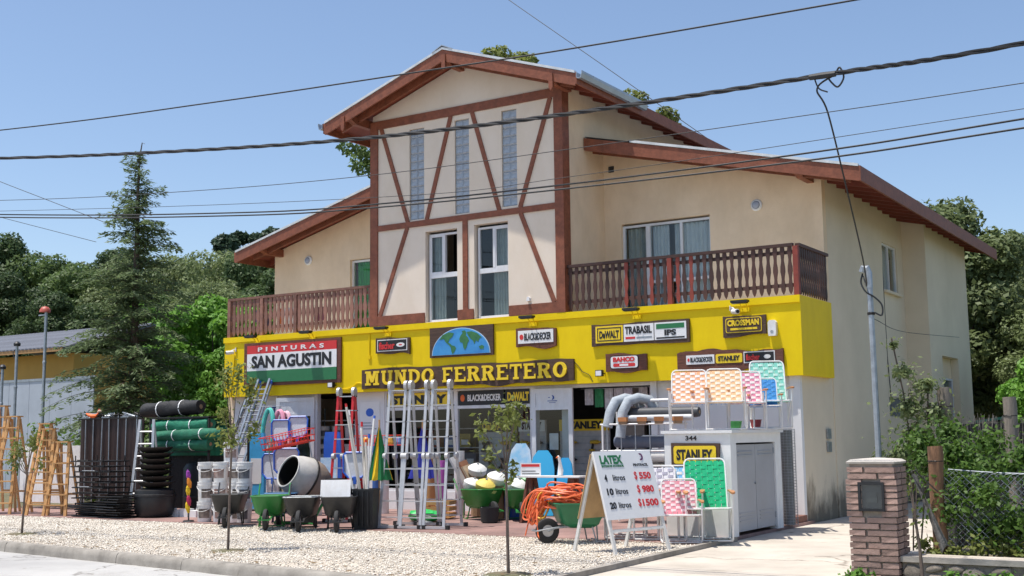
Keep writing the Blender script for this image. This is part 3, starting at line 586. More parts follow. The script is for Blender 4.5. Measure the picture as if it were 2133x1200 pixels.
# paint shop sign
t, cx, zb = sign('large framed sign, red white and green bands with black lettering', -14.5, -11.28, 2.98, 4.07, M_redplank, .0, 1, -.05)
panel(t, cx, zb, -14.38, -11.40, 3.79, 4.0, M_lred); panel(t, cx, zb, -14.38, -11.40, 3.36, 3.79, M_pw); panel(t, cx, zb, -14.38, -11.40, 3.06, 3.36, M_lgreen)
txt(t, cx, zb, 'PINTURAS', -14.0, -11.8, 3.84, 3.95, M_white, spacing=1.7, bold=.03); txt(t, cx, zb, 'SAN AGUSTIN', -14.22, -11.56, 3.42, 3.74, M_lblack, bold=.045)
# fischer
t, cx, zb = sign('small black sign with red lettering and white oval on ragged plank, left of the map', -10.2, -9.2, 3.62, 3.96, M_plank, .06, 3)
panel(t, cx, zb, -10.14, -9.26, 3.655, 3.93, M_white); panel(t, cx, zb, -10.12, -9.28, 3.675, 3.91, M_lblack, -.069, 'face')
txt(t, cx, zb, 'fischer', -10.09, -9.62, 3.70, 3.87, M_lred, -.072, bold=.04)
def oval(t, cx, zb, x, z, rx, rz, m, y=-.074): return MB().prism([(x-cx+rx*math.cos(a), z-zb+rz*math.sin(a)) for a in np.linspace(0, 6.283, 20)[:-1]], y, y+.006).build('emblem', m, t)
oval(t, cx, zb, -9.45, 3.79, .12, .05, M_white); oval(t, cx, zb, -9.45, 3.79, .05, .015, M_lred, -.077)
# world map
t, cx, zb = sign('dark plank sign with half-round blue world map', -8.62, -6.88, 3.44, 4.12, M_plank, .0, 4, -.05)
def dome(rx, rz, y0, y1, m, nm, zoff=0): return MB().prism([(rx*math.cos(a), .045+zoff+rz*math.sin(a)) for a in np.linspace(0, math.pi, 28)], y0, y1).build(nm, m, t)
dome(.80, .60, -.06, -.048, mat('map_rim', (.45, .60, .72), .4), 'map_rim'); dome(.78, .58, -.066, -.058, mat('map_sea', (.03, .20, .52), .4, rgb2=(.06, .33, .66), scale=3), 'map_sea', .004)
M_land = mat('map_land', (.02, .13, .05), .5, rgb2=(.05, .20, .06), scale=9)
for poly in ([(-.58, .40), (-.5, .5), (-.32, .56), (-.18, .53), (-.22, .45), (-.3, .40), (-.34, .33), (-.27, .29), (-.24, .26), (-.16, .24), (-.12, .19), (-.17, .1), (-.22, .06), (-.25, .12), (-.27, .22), (-.33, .28), (-.40, .33), (-.46, .41)],
             [(0, .46), (.06, .52), (.04, .57), (.12, .58), (.16, .53), (.15, .46), (.2, .42), (.24, .34), (.2, .3), (.17, .2), (.12, .14), (.08, .2), (.06, .3), (-.01, .32), (-.03, .39)],
             [(.17, .54), (.3, .55), (.45, .5), (.58, .40), (.52, .38), (.48, .30), (.42, .34), (.38, .26), (.34, .34), (.28, .38), (.22, .45)], [(.5, .2), (.58, .23), (.64, .2), (.62, .14), (.53, .14)]):
    MB().prism(poly, -.071, -.064).build('continent', M_land, t)
# shop name board
t, cx, zb = sign('long dark plank sign with raised yellow slab-serif lettering', -10.62, -4.85, 2.81, 3.26, M_plank, .045, 6)
def slab(body, x0, x1, z0, z1):
    adv = {'M': 1.25, 'U': 1.0, 'N': 1.05, 'D': .98, 'O': 1.0, 'F': .85, 'E': .9, 'R': 1.0, 'T': .9, ' ': .5}
    tot = sum(adv[c] for c in body); u = (x1-x0)/tot; H = z1-z0; x = x0
    for c in body:
        if c == ' ': x += adv[c]*u; continue
        W = adv[c]*u*.86; s = W*.24; q = H*.15; mb = MB(); y0, y1 = -.078, -.055; ct = [0]
        def bx(a, b, c_, d): ct[0] += 1; mb.box(x+a-cx, x+b-cx, y0-.0008*ct[0], y1, z0+c_-zb, z0+d-zb)
        def serif(a, top=True, bot=True):
            if bot: bx(a-s*.35, a+s*1.35, 0, q)
            if top: bx(a-s*.35, a+s*1.35, H-q, H)
        def poly(pts): ct[0] += 1; mb.prism([(x+a-cx, z0+b-zb) for a, b in pts], y0-.0008*ct[0], y1)
        def ring(cx_, cz, rx, rz, tx, tz, a0, a1, n=14):
            A = np.linspace(math.radians(a0), math.radians(a1), n)
            for k in range(n-1):
                a, b = A[k], A[k+1]; poly([(cx_+rx*math.cos(a), cz+rz*math.sin(a)), (cx_+rx*math.cos(b), cz+rz*math.sin(b)), (cx_+(rx-tx)*math.cos(b), cz+(rz-tz)*math.sin(b)), (cx_+(rx-tx)*math.cos(a), cz+(rz-tz)*math.sin(a))])
        e = s*.35
        if c in 'MN':
            bx(e, e+s*.8, q, H-q); bx(W-e-s*.8, W-e, q, H-q); serif(e); serif(W-e-s)
            if c == 'N': poly([(e, H), (e+s*1.1, H), (W-e, 0), (W-e-s*1.1, 0)])
            else: poly([(e+s*.2, H), (e+s*1.2, H), (W/2+s*.4, H*.2), (W/2-s*.4, H*.2)]); poly([(W-e-s*.2, H), (W-e-s*1.2, H), (W/2-s*.4, H*.2), (W/2+s*.4, H*.2)])
        elif c == 'U': bx(e, e+s, H*.38, H-q); bx(W-e-s, W-e, H*.38, H-q); serif(e, bot=False); serif(W-e-s, bot=False); ring(W/2, H*.38, W/2-e, H*.38, s, q, 180, 360)
        elif c == 'O': ring(W/2, H/2, W/2, H/2, s*1.1, q, 0, 360, 24)
        elif c == 'D': bx(e, e+s, q, H-q); serif(e); ring(e+s, H/2, W-e-s, H/2, s, q, -90, 90)
        elif c in 'EF':
            bx(e, e+s, 0, H); bx(0, W*.95, H-q, H); bx(W*.95-s*.4, W*.95, H*.72, H-q); bx(e+s, W*.65, H*.45, H*.45+q*.9)
            if c == 'E': bx(0, W, 0, q); bx(W-s*.4, W, q, H*.3)
            else: serif(e, top=False)
        elif c == 'R': bx(e, e+s, q, H-q); serif(e); ring(W*.45, H*.73, W*.45, H*.27, s, q*.9, -90, 90); bx(e+s, W*.47, H-q, H); bx(e+s, W*.47, H*.46, H*.46+q*.9); poly([(W*.42, H*.5), (W*.72, H*.5), (W, 0), (W*.68, 0)])
        elif c == 'T': bx(W/2-s/2, W/2+s/2, q, H-q); bx(0, W, H-q, H); bx(W/2-s, W/2+s, 0, q); bx(0, s*.4, H*.7, H-q); bx(W-s*.4, W, H*.7, H-q)
        mb.build('letter', M_lyel, t); x += adv[c]*u
slab('MUNDO FERRETERO', -10.50, -4.95, 2.875, 3.205)
# small brand boards
t, cx, zb = sign('small white sign with black lettering and red dot, right of the map', -6.28, -5.27, 3.60, 3.96, M_redplank, .06, 8)
panel(t, cx, zb, -6.22, -5.33, 3.64, 3.92, M_pw); txt(t, cx, zb, 'BLACK&DECKER', -6.06, -5.38, 3.70, 3.86, M_lblack, bold=.03); oval(t, cx, zb, -6.13, 3.78, .05, .06, M_lred, -.07)
t, cx, zb = sign('long sign of three panels, yellow, white, and white with green band', -4.40, -2.18, 3.50, 3.94, M_plank, .025, 9)
panel(t, cx, zb, -4.30, -3.66, 3.55, 3.90, M_lyel); panel(t, cx, zb, -3.64, -2.96, 3.55, 3.90, M_pw); panel(t, cx, zb, -2.94, -2.24, 3.55, 3.90, M_pw)
f_ = frame(MB(), -4.26-cx, -3.70-cx, 3.585-zb, 3.865-zb, -.07, -.064, .02); f_.build('border', M_lblack, t)
txt(t, cx, zb, 'DeWALT', -4.21, -3.75, 3.64, 3.80, M_lblack, bold=.04); txt(t, cx, zb, 'TRABASIL', -3.61, -3.0, 3.70, 3.86, M_lblack, bold=.04)
panel(t, cx, zb, -3.6, -3.38, 3.60, 3.645, M_lred, -.07, 'stripe'); panel(t, cx, zb, -3.35, -3.0, 3.605, 3.64, M_galv, -.07, 'stripe')
panel(t, cx, zb, -2.9, -2.28, 3.77, 3.87, M_lgreen, -.07, 'stripe'); panel(t, cx, zb, -2.9, -2.28, 3.57, 3.60, M_lblack, -.07, 'stripe'); txt(t, cx, zb, 'IPS', -2.72, -2.46, 3.63, 3.75, M_lblack, bold=.05)
t, cx, zb = sign('dark plank sign with yellow outlined lettering at fascia right end', -1.46, -.58, 3.56, 3.93, M_plank, .04, 11)
panel(t, cx, zb, -1.40, -.66, 3.60, 3.89, M_lyel, round_=.04); panel(t, cx, zb, -1.385, -.675, 3.615, 3.875, M_plank, -.07, 'face', .035)
txt(t, cx, zb, 'CROSSMAN', -1.36, -.71, 3.73, 3.85, M_lyel, -.073, bold=.05); panel(t, cx, zb, -1.3, -.75, 3.65, 3.69, M_lyel, -.073, 'stripe')
t, cx, zb = sign('ragged reddish plank with white sign lettered in red', -4.08, -3.14, 2.96, 3.30, M_redplank, .10, 13)
panel(t, cx, zb, -3.97, -3.32, 3.0, 3.27, M_lblack, round_=.05); panel(t, cx, zb, -3.955, -3.335, 3.015, 3.255, M_pw, -.07, 'face', .045)
txt(t, cx, zb, 'BAHCO', -3.90, -3.40, 3.14, 3.24, M_lred, -.073, bold=.06); panel(t, cx, zb, -3.9, -3.39, 3.04, 3.11, M_lred, -.073, 'stripe', .03); panel(t, cx, zb, -3.75, -3.55, 3.055, 3.095, M_pw, -.075, 'stripe')
t, cx, zb = sign('long ragged reddish plank carrying white, yellow and black tool signs', -2.46, -.26, 2.92, 3.27, M_redplank, .12, 15)
panel(t, cx, zb, -2.26, -1.66, 3.02, 3.20, M_pw); txt(t, cx, zb, 'BLACK&DECKER', -2.17, -1.69, 3.06, 3.16, M_lblack, bold=.03); oval(t, cx, zb, -2.21, 3.11, .025, .035, M_lred, -.07)
panel(t, cx, zb, -1.63, -1.08, 3.02, 3.20, M_lyel, round_=.03); txt(t, cx, zb, 'STANLEY', -1.58, -1.13, 3.06, 3.16, M_lblack, bold=.05)
panel(t, cx, zb, -1.05, -.42, 3.0, 3.22, M_white); panel(t, cx, zb, -1.03, -.44, 3.02, 3.20, M_lblack, -.07, 'face'); txt(t, cx, zb, 'fischer', -1.0, -.72, 3.05, 3.17, M_lred, -.073, bold=.04); oval(t, cx, zb, -.57, 3.11, .07, .04, M_white)
# sign lamps
def sign_lamp(x, z, where):
    t = thing('sign_lamp', 'flat black sign lamp on bracket '+where, 'lamp', (x, 0, z), 0, 'sign lamps along the fascia')
    mb = MB(); mb.box(-.17, .17, -.36, -.22, .0, .045); mb.box(-.15, .15, -.35, -.23, -.02, 0); mb.build('lamp_head', M_black, t)
    mb = MB(); mb.tube([(-.05, -.03, -.12), (-.06, -.12, -.02), (-.05, -.25, .02)], .011, 5); mb.tube([(.05, -.03, -.12), (.06, -.12, -.02), (.05, -.25, .02)], .011, 5); mb.box(-.09, .09, -.036, 0, -.16, -.08); mb.build('bracket', M_yellow, t)
for x, z, wh in ((-14.05, 4.20, 'above the left half of the red white green sign'), (-12.2, 4.21, 'above the right half of the red white green sign'), (-9.85, 4.17, 'above the small black and red sign'), (-5.85, 4.17, 'above the small white tool sign'), (-3.35, 4.17, 'above the three-panel sign'), (-1.0, 4.16, 'above the fascia right-end plank sign')): sign_lamp(x, z, wh)
def cctv(x, z, lab, rz):
    t = thing('security_camera', lab, 'camera', (x, -.02, z), rz)
    MB().lathe([(.0, 0), (.045, 0), (.05, .01), (.05, .19), (.042, .2), (0, .2)], (0, -.24, 0), (0, 1, .1), 12).build('housing', M_white, t, True)
    MB().lathe([(0, 0), (.035, 0), (.035, .012), (0, .012)], (0, -.25, 0), (0, 1, .1), 10).build('lens', M_black, t)
    MB().tube([(0, -.12, .04), (0, -.05, .09), (0, .0, .09)], .014, 6).box(-.04, .04, .0, .018, .04, .14).build('mount', M_white, t)
cctv(-14.85, 3.85, 'small white security camera at fascia left end', -30); cctv(-1.28, 4.0, 'white security camera beside the right-end plank sign', 50)
t = thing('alarm_siren', 'white alarm siren box at fascia right end', 'alarm', (-.45, 0, 3.5)); MB().prism([(-.07, 0), (.07, 0), (.08, .06), (.08, .26), (.05, .3), (-.05, .3), (-.08, .26), (-.08, .06)], -.09, 0).build('housing', M_white, t); MB().cyl((0, -.095, .08), (0, -.09, .08), .03, n=12).build('speaker_grille', M_galv, t)
for x, z, lab in ((-11.55, 2.92, 'small black floodlight under the red white green sign'), (-4.22, 2.92, 'small black floodlight under the ragged red-lettered plank')):
    t = thing('floodlight', lab, 'lamp', (x, 0, z)); MB().box(-.08, .08, -.12, -.04, -.06, .07).build('housing', M_black, t); MB().box(-.065, .065, -.128, -.121, -.045, .055).build('lens', M_pw, t); MB().box(-.1, -.085, -.08, 0, -.01, .01).box(.085, .1, -.08, 0, -.01, .01).build('bracket', M_black, t)
for x, y, z, lab in ((-1.41, 1.9, 6.46, 'round white bulkhead lamp on right upper wall'), (-14.11, 1.9, 6.41, 'round white bulkhead lamp on left upper wall')):
    t = thing('wall_lamp', lab, 'lamp', (x, y, z)); MB().lathe([(0, -.03), (.12, -.03), (.13, -.05), (.11, -.08), (.09, -.085), (.09, -.07), (0, -.07)], (0, .03, 0), (0, 1, 0), 18).build('ring', M_white, t, True)
    MB().lathe([(.088, .0), (.07, -.04), (.03, -.055), (0, -.06)], (0, -.04, 0), (0, 1, 0), 16).build('glass_dome', mat('dome_glass', (.35, .38, .45), .15), t, True)
# window header signs (on the glass of the shop windows)
def header(x0, x1, z0, z1, m, lab):
    t = thing('window_sign', lab, 'sign', ((x0+x1)/2, .27, z0)); MB().box(x0-(x0+x1)/2, x1-(x0+x1)/2, -.012, .005, 0, z1-z0).build('board', m, t); return t
t = header(-8.04, -6.82, 2.36, 2.67, M_lblack, 'black header sign with white lettering and orange disc over shop window'); text_obj('lettering', 'BLACK&DECKER', M_pw, t, (.09, -.015, .155), .9, .15, bold=.03); MB().prism([(-.50+.06*math.cos(a), .155+.08*math.sin(a)) for a in np.linspace(0, 6.2, 14)], -.018, -.012).build('emblem', mat('orange_print', (.75, .14, .03)), t)
t = header(-6.78, -6.16, 2.36, 2.67, M_lblack, 'black header sign with yellow lettering beside open door'); text_obj('lettering', 'DeWALT', M_lyel, t, (.03, -.015, .155), .56, .2, bold=.05)
t = header(-10.1, -8.25, 2.36, 2.67, M_lyel, 'yellow header sign with black lettering behind aluminium ladders'); text_obj('lettering', 'STANLEY', M_lblack, t, (0, -.015, .155), 1.6, .21, bold=.06)
t = header(-13.9, -13.45, 2.1, 2.6, M_pw, 'white panel with blue letters left of the folded door'); text_obj('lettering', 'TU', M_lblue, t, (.03, -.015, .25), .32, .27, bold=.04)
# ================================================================ SHOP INTERIOR
M_shelf = mat('shelf_white', (.5, .5, .5), .6); M_card = mat('cardboard', (.33, .21, .12), .8, var=.25, scale=4, rnd=.2)
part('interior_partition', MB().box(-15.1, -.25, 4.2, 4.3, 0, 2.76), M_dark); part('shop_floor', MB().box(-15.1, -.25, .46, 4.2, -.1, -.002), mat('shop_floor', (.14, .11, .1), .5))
part('interior_pillar', MB().box(-4.5, -4.0, 1.5, 1.62, 0, 2.76), mat('grey_panel', (.30, .27, .25), .7))
def display(x0, x1, y, head, mh, mt, lab):
    t = thing('tool_display', lab, 'display', ((x0+x1)/2, y, 0)); hw = (x1-x0)/2
    MB().box(-hw, hw, 0, .05, .3, 2.0).build('panel', M_shelf, t)
    for k in range(9): MB().box(-hw, hw, -.012, -.001, .42+k*.15, .435+k*.15).build('slat', M_galv, t)
    MB().box(-hw, hw, -.04, -.002, 1.75, 2.0).build('header', mh, t); text_obj('lettering', head, mt, t, (0, -.045, 1.875), hw*1.5, .17, bold=.05); return t
display(-8.0, -7.0, 1.0, 'DeWALT', M_lblack, M_lyel, 'tool display panel with black header inside the middle window')
display(-6.0, -4.75, 1.3, 'STANLEY', M_lyel, M_lblack, 'tool display panel with yellow header behind the open glass door')
display(-6.95, -6.25, 1.1, 'STANLEY', M_pw, M_lblack, 'tool display panel with white header inside the right window')
M_tool = mat('tool_yellow', (.6, .40, .03), .5)
def drill(x, y, z, m, lab):
    t = thing('power_drill', lab, 'tool', (x, y, z), random.choice((0, 180))); MB().cyl((-.12, 0, 0), (.06, 0, 0), .04, .045, 10).cyl((.06, 0, 0), (.13, 0, 0), .03, .015, 8).build('body', m, t)
    MB().bar((-.06, 0, -.03), (-.09, 0, -.15), .035, .05, (0, 1, 0)).build('handle', M_black, t); MB().box(-.15, -.04, -.035, .035, -.2, -.15).build('battery', m, t)
pos = ['top left', 'top right', 'middle left', 'middle right', 'bottom left', 'bottom right']
for gi, (x0, x1, y, nm) in enumerate(((-8.0, -7.0, .93, 'black-header'), (-6.0, -4.75, 1.23, 'yellow-header'), (-6.95, -6.25, 1.03, 'white-header'))):
    for k in range(6): drill(x0+(x1-x0)*(.27 if k % 2 == 0 else .75), y, 1.5-.38*(k//2), M_tool if (k+gi) % 3 else M_black, 'cordless drill at %s of the %s display' % (pos[k], nm))
def shelf(x0, x1, y, zs, lab, depth=.4):
    t = thing('shelf_rack', lab, 'shelf', ((x0+x1)/2, y, 0)); hw = (x1-x0)/2
    for z in zs: MB().box(-hw, hw, 0, depth, z-.02, z).build('board', M_shelf, t)
    for s in (-hw, hw-.03):
        for q in (0, depth-.03): MB().box(s, s+.03, q, q+.03, 0, zs[-1]+.3).build('upright', M_galv, t)
shelf(-13.05, -11.65, 1.0, (.25, .75, 1.2, 1.65, 2.1), 'stock shelves with white tubs inside the left doorway')
shelf(-10.0, -8.3, 1.5, (.5, .95, 1.4, 1.85), 'stock shelves behind the aluminium ladders'); shelf(-3.9, -3.2, 2.4, (.4, .9, 1.4, 1.9), 'dim stock shelves deep in the right entrance')
def bucket_parts(t, h, r, lab_m, m=M_white, handle=True):
    MB().lathe([(0, 0), (r*.86, 0), (r*.88, .01), (r*.97, h*.82), (r*1.05, h*.83), (r*1.05, h*.86), (r, h*.86), (r*1.02, h*.97), (r*1.04, h*.975), (r*1.04, h), (r*.95, h), (r*.93, h*.985), (0, h*.985)], n=18).build('tub', m, t, True)
    lm = MB()
    for k in range(7):
        a0, a1 = math.radians(-118+k*14), math.radians(-118+(k+1)*14); q0, q1 = r*.925, r*.965
        lm.add([(q0*math.cos(a0), q0*math.sin(a0), h*.2), (q0*math.cos(a1), q0*math.sin(a1), h*.2), (q1*math.cos(a1), q1*math.sin(a1), h*.66), (q1*math.cos(a0), q1*math.sin(a0), h*.66)], [(0, 1, 2, 3)])
    lm.build('label_band', lab_m, t, True)
    if handle: MB().tube([(math.cos(a)*r*1.08, -abs(math.sin(a))*r*.35-r*.25 if 0 else -math.sin(a)*r*1.1, h*.8-math.sin(a)*h*.28) for a in np.linspace(0, math.pi, 10)], .006, 4).build('handle', M_white, t)
def labmat(i, c1, c2): return mat('bucket_label%d' % i, c1, .5, rgb2=c2, scale=5.5, detail=3)
LM = [labmat(0, (.35, .28, .24), (.03, .025, .02)), labmat(1, (.5, .42, .38), (.16, .06, .04)), labmat(2, (.25, .25, .27), (.02, .02, .025))]
b0 = thing('paint_bucket', 'small white tub on upper shelf in left doorway', 'bucket', (-12.85, 1.17, 1.65), 20, 'tubs on the doorway shelves'); bucket_parts(b0, .3, .14, LM[2], handle=False)
nm = {1.65: 'upper', 1.2: 'third', .75: 'second'}; od = ['leftmost', 'second from left', 'third from left']
for z in (1.65, 1.2, .75):
    for k in range(3):
        if z == 1.65 and k == 0: b0['label'] = 'white tub, leftmost on upper shelf in left doorway'; continue
        clone(b0, 'white tub, %s on %s shelf in left doorway' % (od[k], nm[z]), (-12.85+k*.42, 1.17, z), 20+k*50)
cb = thing('cardboard_box', 'brown cardboard carton on low shelf in left doorway', 'box', (-12.5, 1.17, .25)); MB().box(-.2, .2, -.15, .15, 0, .3).build('carton', mat('red_carton', (.35, .08, .04), .8), cb); MB().box(-.2, .2, -.02, .02, .3, .302).build('tape', M_card, cb)
for k, (x, z, c) in enumerate(((-9.7, 1.4, (.5, .12, .02)), (-9.25, 1.4, (.03, .1, .35)), (-8.8, 1.4, (.4, .3, .05)), (-9.6, .95, (.1, .25, .08)), (-9.1, .95, (.45, .42, .4)), (-8.65, .95, (.12, .12, .14)), (-9.5, .5, (.3, .18, .1)), (-8.9, .5, (.38, .05, .3)))):
    t = thing('product_box', 'packed product box, %s on %s shelf behind the aluminium ladders' % (('leftmost', 'middle', 'rightmost')[min(k % 3, 2)] if k < 6 else ('left', 'right')[k-6], ('upper', 'middle', 'lower')[k//3]), 'box', (x, 1.7, z)); MB().box(-.16, .16, -.12, .12, 0, .26+.03*(k % 3)).build('carton', mat('carton%d' % k, c, .6), t); MB().box(-.1, .1, -.123, -.12, .06, .18).build('label', M_pw, t)
# clothes hung along the top of the right entrance
for k in range(7):
    x = -4.8+k*.235+(.12 if k > 4 else 0); c = [(.62, .58, .6), (.05, .30, .12), (.66, .62, .64), (.62, .55, .58), (.60, .52, .60), (.64, .55, .55), (.60, .50, .58)][k]
    mb = MB(); h = .34+.05*(k % 3); n = 6; rows = []
    for z in (2.63, 2.63-h*.5, 2.63-h):
        rows.append([(x-.1+.2*i/n, .5+.02*math.sin(i*2+k), z) for i in range(n+1)]+[(x+.1-.2*i/n, .53+.02*math.sin(i*2+k), z) for i in range(n+1)])
    mb.loft(rows); tag(mb.build('hanging_bag', mat('cloth_b%d' % k, c, .9, rgb2=tuple(q*.55 for q in c), scale=9), None, True), 'packaged cloth item, %s hung over the right entrance' % (['first from left', 'green one', 'third from left', 'fourth from left', 'fifth from left', 'second from right', 'rightmost'][k]), 'bag', 'packs hung over the entrance')
tag(MB().cyl((-5.0, .515, 2.635), (-3.1, .515, 2.635), .008, n=6).build('hanging_rail', M_galv), 'thin rail above right entrance carrying cloth packs', 'rail')
# ================================================================ MERCHANDISE
TZ = .0
def two_bar(mb, a, b, w, h, up): mb.bar(a, b, w, h, up)
# --- wooden step ladders
def wood_ladder(h, label, x, y, rz=0):
    t = thing('wooden_stepladder', label, 'ladder', (x, y, TZ), rz, 'wooden stepladders at the left'); f = .32*h/2; 
    for s in (-1, 1):
        MB().bar((s*.30, -f, 0), (s*.14, 0, h), .035, .075, (1, 0, 0)).build('rail', M_wood, t)
        MB().bar((s*.25, f*1.15, 0), (s*.12, .05, h-.04), .03, .055, (1, 0, 0)).build('rear_leg', M_wood, t)
    MB().box(-.17, .17, -.09, .11, h, h+.028).build('top_step', M_wood, t); n = int(h/.27)
    for k in range(1, n+1):
        q = k/(n+1); wd = .30-.16*q; MB().box(-wd-.02, wd+.02, -f*(1-q)-.045, -f*(1-q)+.045, h*q-.014, h*q+.014).build('step', M_wood, t)
        if k in (2, n-1): MB().bar((-.24+.11*q, f*1.15*(1-q)+.03*q, h*q), (.24-.11*q, f*1.15*(1-q)+.03*q, h*q), .02, .045).build('brace', M_wood, t)
wood_ladder(2.50, 'tallest wooden stepladder, at the left picture edge', -18.2, -4.35, 14); wood_ladder(2.24, 'wooden stepladder second from the left edge', -17.62, -4.4, 12); wood_ladder(2.06, 'wooden stepladder in the middle of the row, behind the sapling', -16.9, -4.05, 16)
wood_ladder(1.93, 'second smallest wooden stepladder', -16.3, -4.4, 13); wood_ladder(1.63, 'smallest wooden stepladder, beside the black grills', -15.72, -4.42, 14)
# --- brown sheet stand with rods
t = thing('sheet_stand', 'dark brown metal sheets standing in a rod rack', 'rack', (-15.75, -3.1, 0)); M_bs = mat('dark_brown_sheet', (.03, .013, .011), .55, var=.4, scale=5, stretch=(8, 1, 1))
mb = MB()
for k in range(12): xa = -1.12+k*.187; mb.prism([(xa, 0), (xa+.05, -.02), (xa+.13, -.02), (xa+.187, 0), (xa+.187, .03), (xa, .03)], .35, 2.17, 'xy')
mb.build('corrugated_sheet', M_bs, t)
for k, x in enumerate((-.85, -.6, -.3, 0, .3, .55, .98)): MB().cyl((x, -.06+.02*(k % 2), .05), (x+.03*(k % 3-1), -.05, 2.24), .013, n=6).build('rod', M_galv, t)
MB().bar((-1.14, -.05, 2.18), (1.14, -.05, 2.18), .03, .03).build('top_rail', M_blacki, t); MB().bar((-1.14, -.05, .1), (1.14, -.05, .1), .04, .04).build('base_rail', M_blacki, t)
t = thing('rooster_ornament', 'orange and white rooster ornament lying on top of the brown sheets', 'ornament', (-16.35, -3.15, 2.2), 20); t.scale = (.62, .62, .62); MB().loft([[(x, r*math.cos(a), .08+r*.8*math.sin(a)+dz) for a in np.linspace(0, 6.283, 11)[:-1]] for x, r, dz in ((-.32, .03, .1), (-.22, .08, .04), (-.05, .1, 0), (.12, .09, 0), (.2, .055, .08), (.24, .04, .16), (.3, .03, .17))]).build('body', M_orange, t, True)
MB().loft([[(x, r*math.cos(a), z+r*math.sin(a)) for a in np.linspace(0, 6.283, 9)[:-1]] for x, r, z in ((.16, .04, .2), (.21, .06, .25), (.27, .055, .27), (.33, .02, .26))]).build('head', mat('pale_plumage', (.7, .5, .35), .7), t, True); MB().prism([(.19, .3), (.22, .37), (.245, .32), (.27, .36), (.29, .3)], -.008, .008).build('comb', M_lred, t)
rd = random.Random(5)
for k in range(6):
    x = -16.6+k*.34; mb = MB()
    for q in range(5): mb.tube([(rd.uniform(-.2, .2), rd.uniform(-.12, .12), rd.uniform(0, .12)) for _ in range(4)], .012, 5)
    mb.box(-.2, .2, -.1, .1, 0, .02)
    o = mb.build('iron_bracket', M_blacki if k % 2 else M_galv); o.location = (x, -3.05, 2.2); tag(o, 'tangle of thin iron fittings, %s on top of the brown sheets' % (['leftmost', 'second', 'third', 'fourth', 'fifth', 'rightmost'][k]), 'fitting', 'iron fittings on the sheet rack')
# --- stack of iron grills
def grill(wd, dp, bars, m=M_blacki):
    mb = MB(); frame_pts = [(-wd/2, -dp/2, 0), (wd/2, -dp/2, 0), (wd/2, dp/2, 0), (-wd/2, dp/2, 0), (-wd/2, -dp/2, 0)]
    mb.tube(frame_pts, .014, 5)
    for k in range(1, bars): x = -wd/2+wd*k/bars; mb.cyl((x, -dp/2, 0), (x, dp/2, 0), .008, n=4)
    return mb.mesh('grate', m)
gA, gB = grill(1.15, .7, 14), grill(.75, .6, 10)
z = .02; zi = 0; ords = ['bottom', 'second', 'third', 'fourth', 'fifth', 'sixth', 'seventh', 'eighth', 'ninth', 'tenth', 'eleventh', 'twelfth', 'thirteenth', 'fourteenth', 'top']
for k in range(15):
    t = thing('barbecue_grill', 'black iron barbecue grill, %s of the tall stack%s' % (ords[k], '' if k in (0, 14) else ' counted upward'), 'grill', (-14.5+rd.uniform(-.12, .12), -4.3+rd.uniform(-.06, .06), z), rd.uniform(-6, 6), 'stacked barbecue grills')
    link('grate', gA, t); hh = .045 if k < 6 else .115
    for sx in (-.5, .5):
        for sy in (-.28, .28): MB().bar((sx, sy, 0), (sx+rd.uniform(-.02, .02), sy, hh+.01), .018, .018).build('foot', M_blacki, t)
    if k > 6: MB().tube([(-.2, -.36, .01), (-.2, -.44, .03), (.2, -.44, .03), (.2, -.36, .01)], .009, 5).build('handle', M_galv if k % 3 == 0 else M_blacki, t)
    z += hh
for k in range(9):
    t = thing('barbecue_grill', 'small black iron grill, %s of the low stack' % (ords[k] if k < 8 else 'top'), 'grill', (-13.75+rd.uniform(-.05, .05), -4.45+rd.uniform(-.05, .05), .02+k*.055), rd.uniform(-10, 10), 'low stack of small grills'); link('grate', gB, t); [MB().box(q_, q_+.04, -.25, .25, -.015, -.002).build('foot', M_blacki, t) for q_ in (-.3, .26)]
# --- black fire bowls and tubs
for k in range(7):
    r = .36-.012*(k % 3); t = thing('fire_bowl', 'black iron fire bowl, %s of the stack beside the aluminium ladder' % (ords[k] if k < 6 else 'top'), 'bowl', (-13.2+rd.uniform(-.03, .03), -3.95, .62+k*.125), rd.uniform(0, 60), 'stacked fire bowls')
    MB().lathe([(.0, 0), (r*.5, .01), (r*.85, .06), (r, .13), (r*1.06, .135), (r*1.04, .118), (r*.8, .04), (r*.45, -.005+.02), (0, .015)], n=22).build('bowl', M_blacki, t, True)
    for s in (-1, 1): MB().tube([(s*r, -.06, .12), (s*(r+.07), -.05, .14), (s*(r+.07), .05, .14), (s*r, .06, .12)], .009, 5).build('handle', M_blacki, t)
t = thing('black_bin', 'large black rounded tub under the fire bowls', 'tub', (-13.2, -3.95, 0)); MB().lathe([(0, 0.02), (.36, .02), (.42, .12), (.44, .4), (.42, .58), (.3, .62), (0, .62)], n=24).build('tub', M_black, t, True); MB().lathe([(.43, .44), (.455, .45), (.455, .49), (.43, .5)], n=24).build('rim', M_black, t)
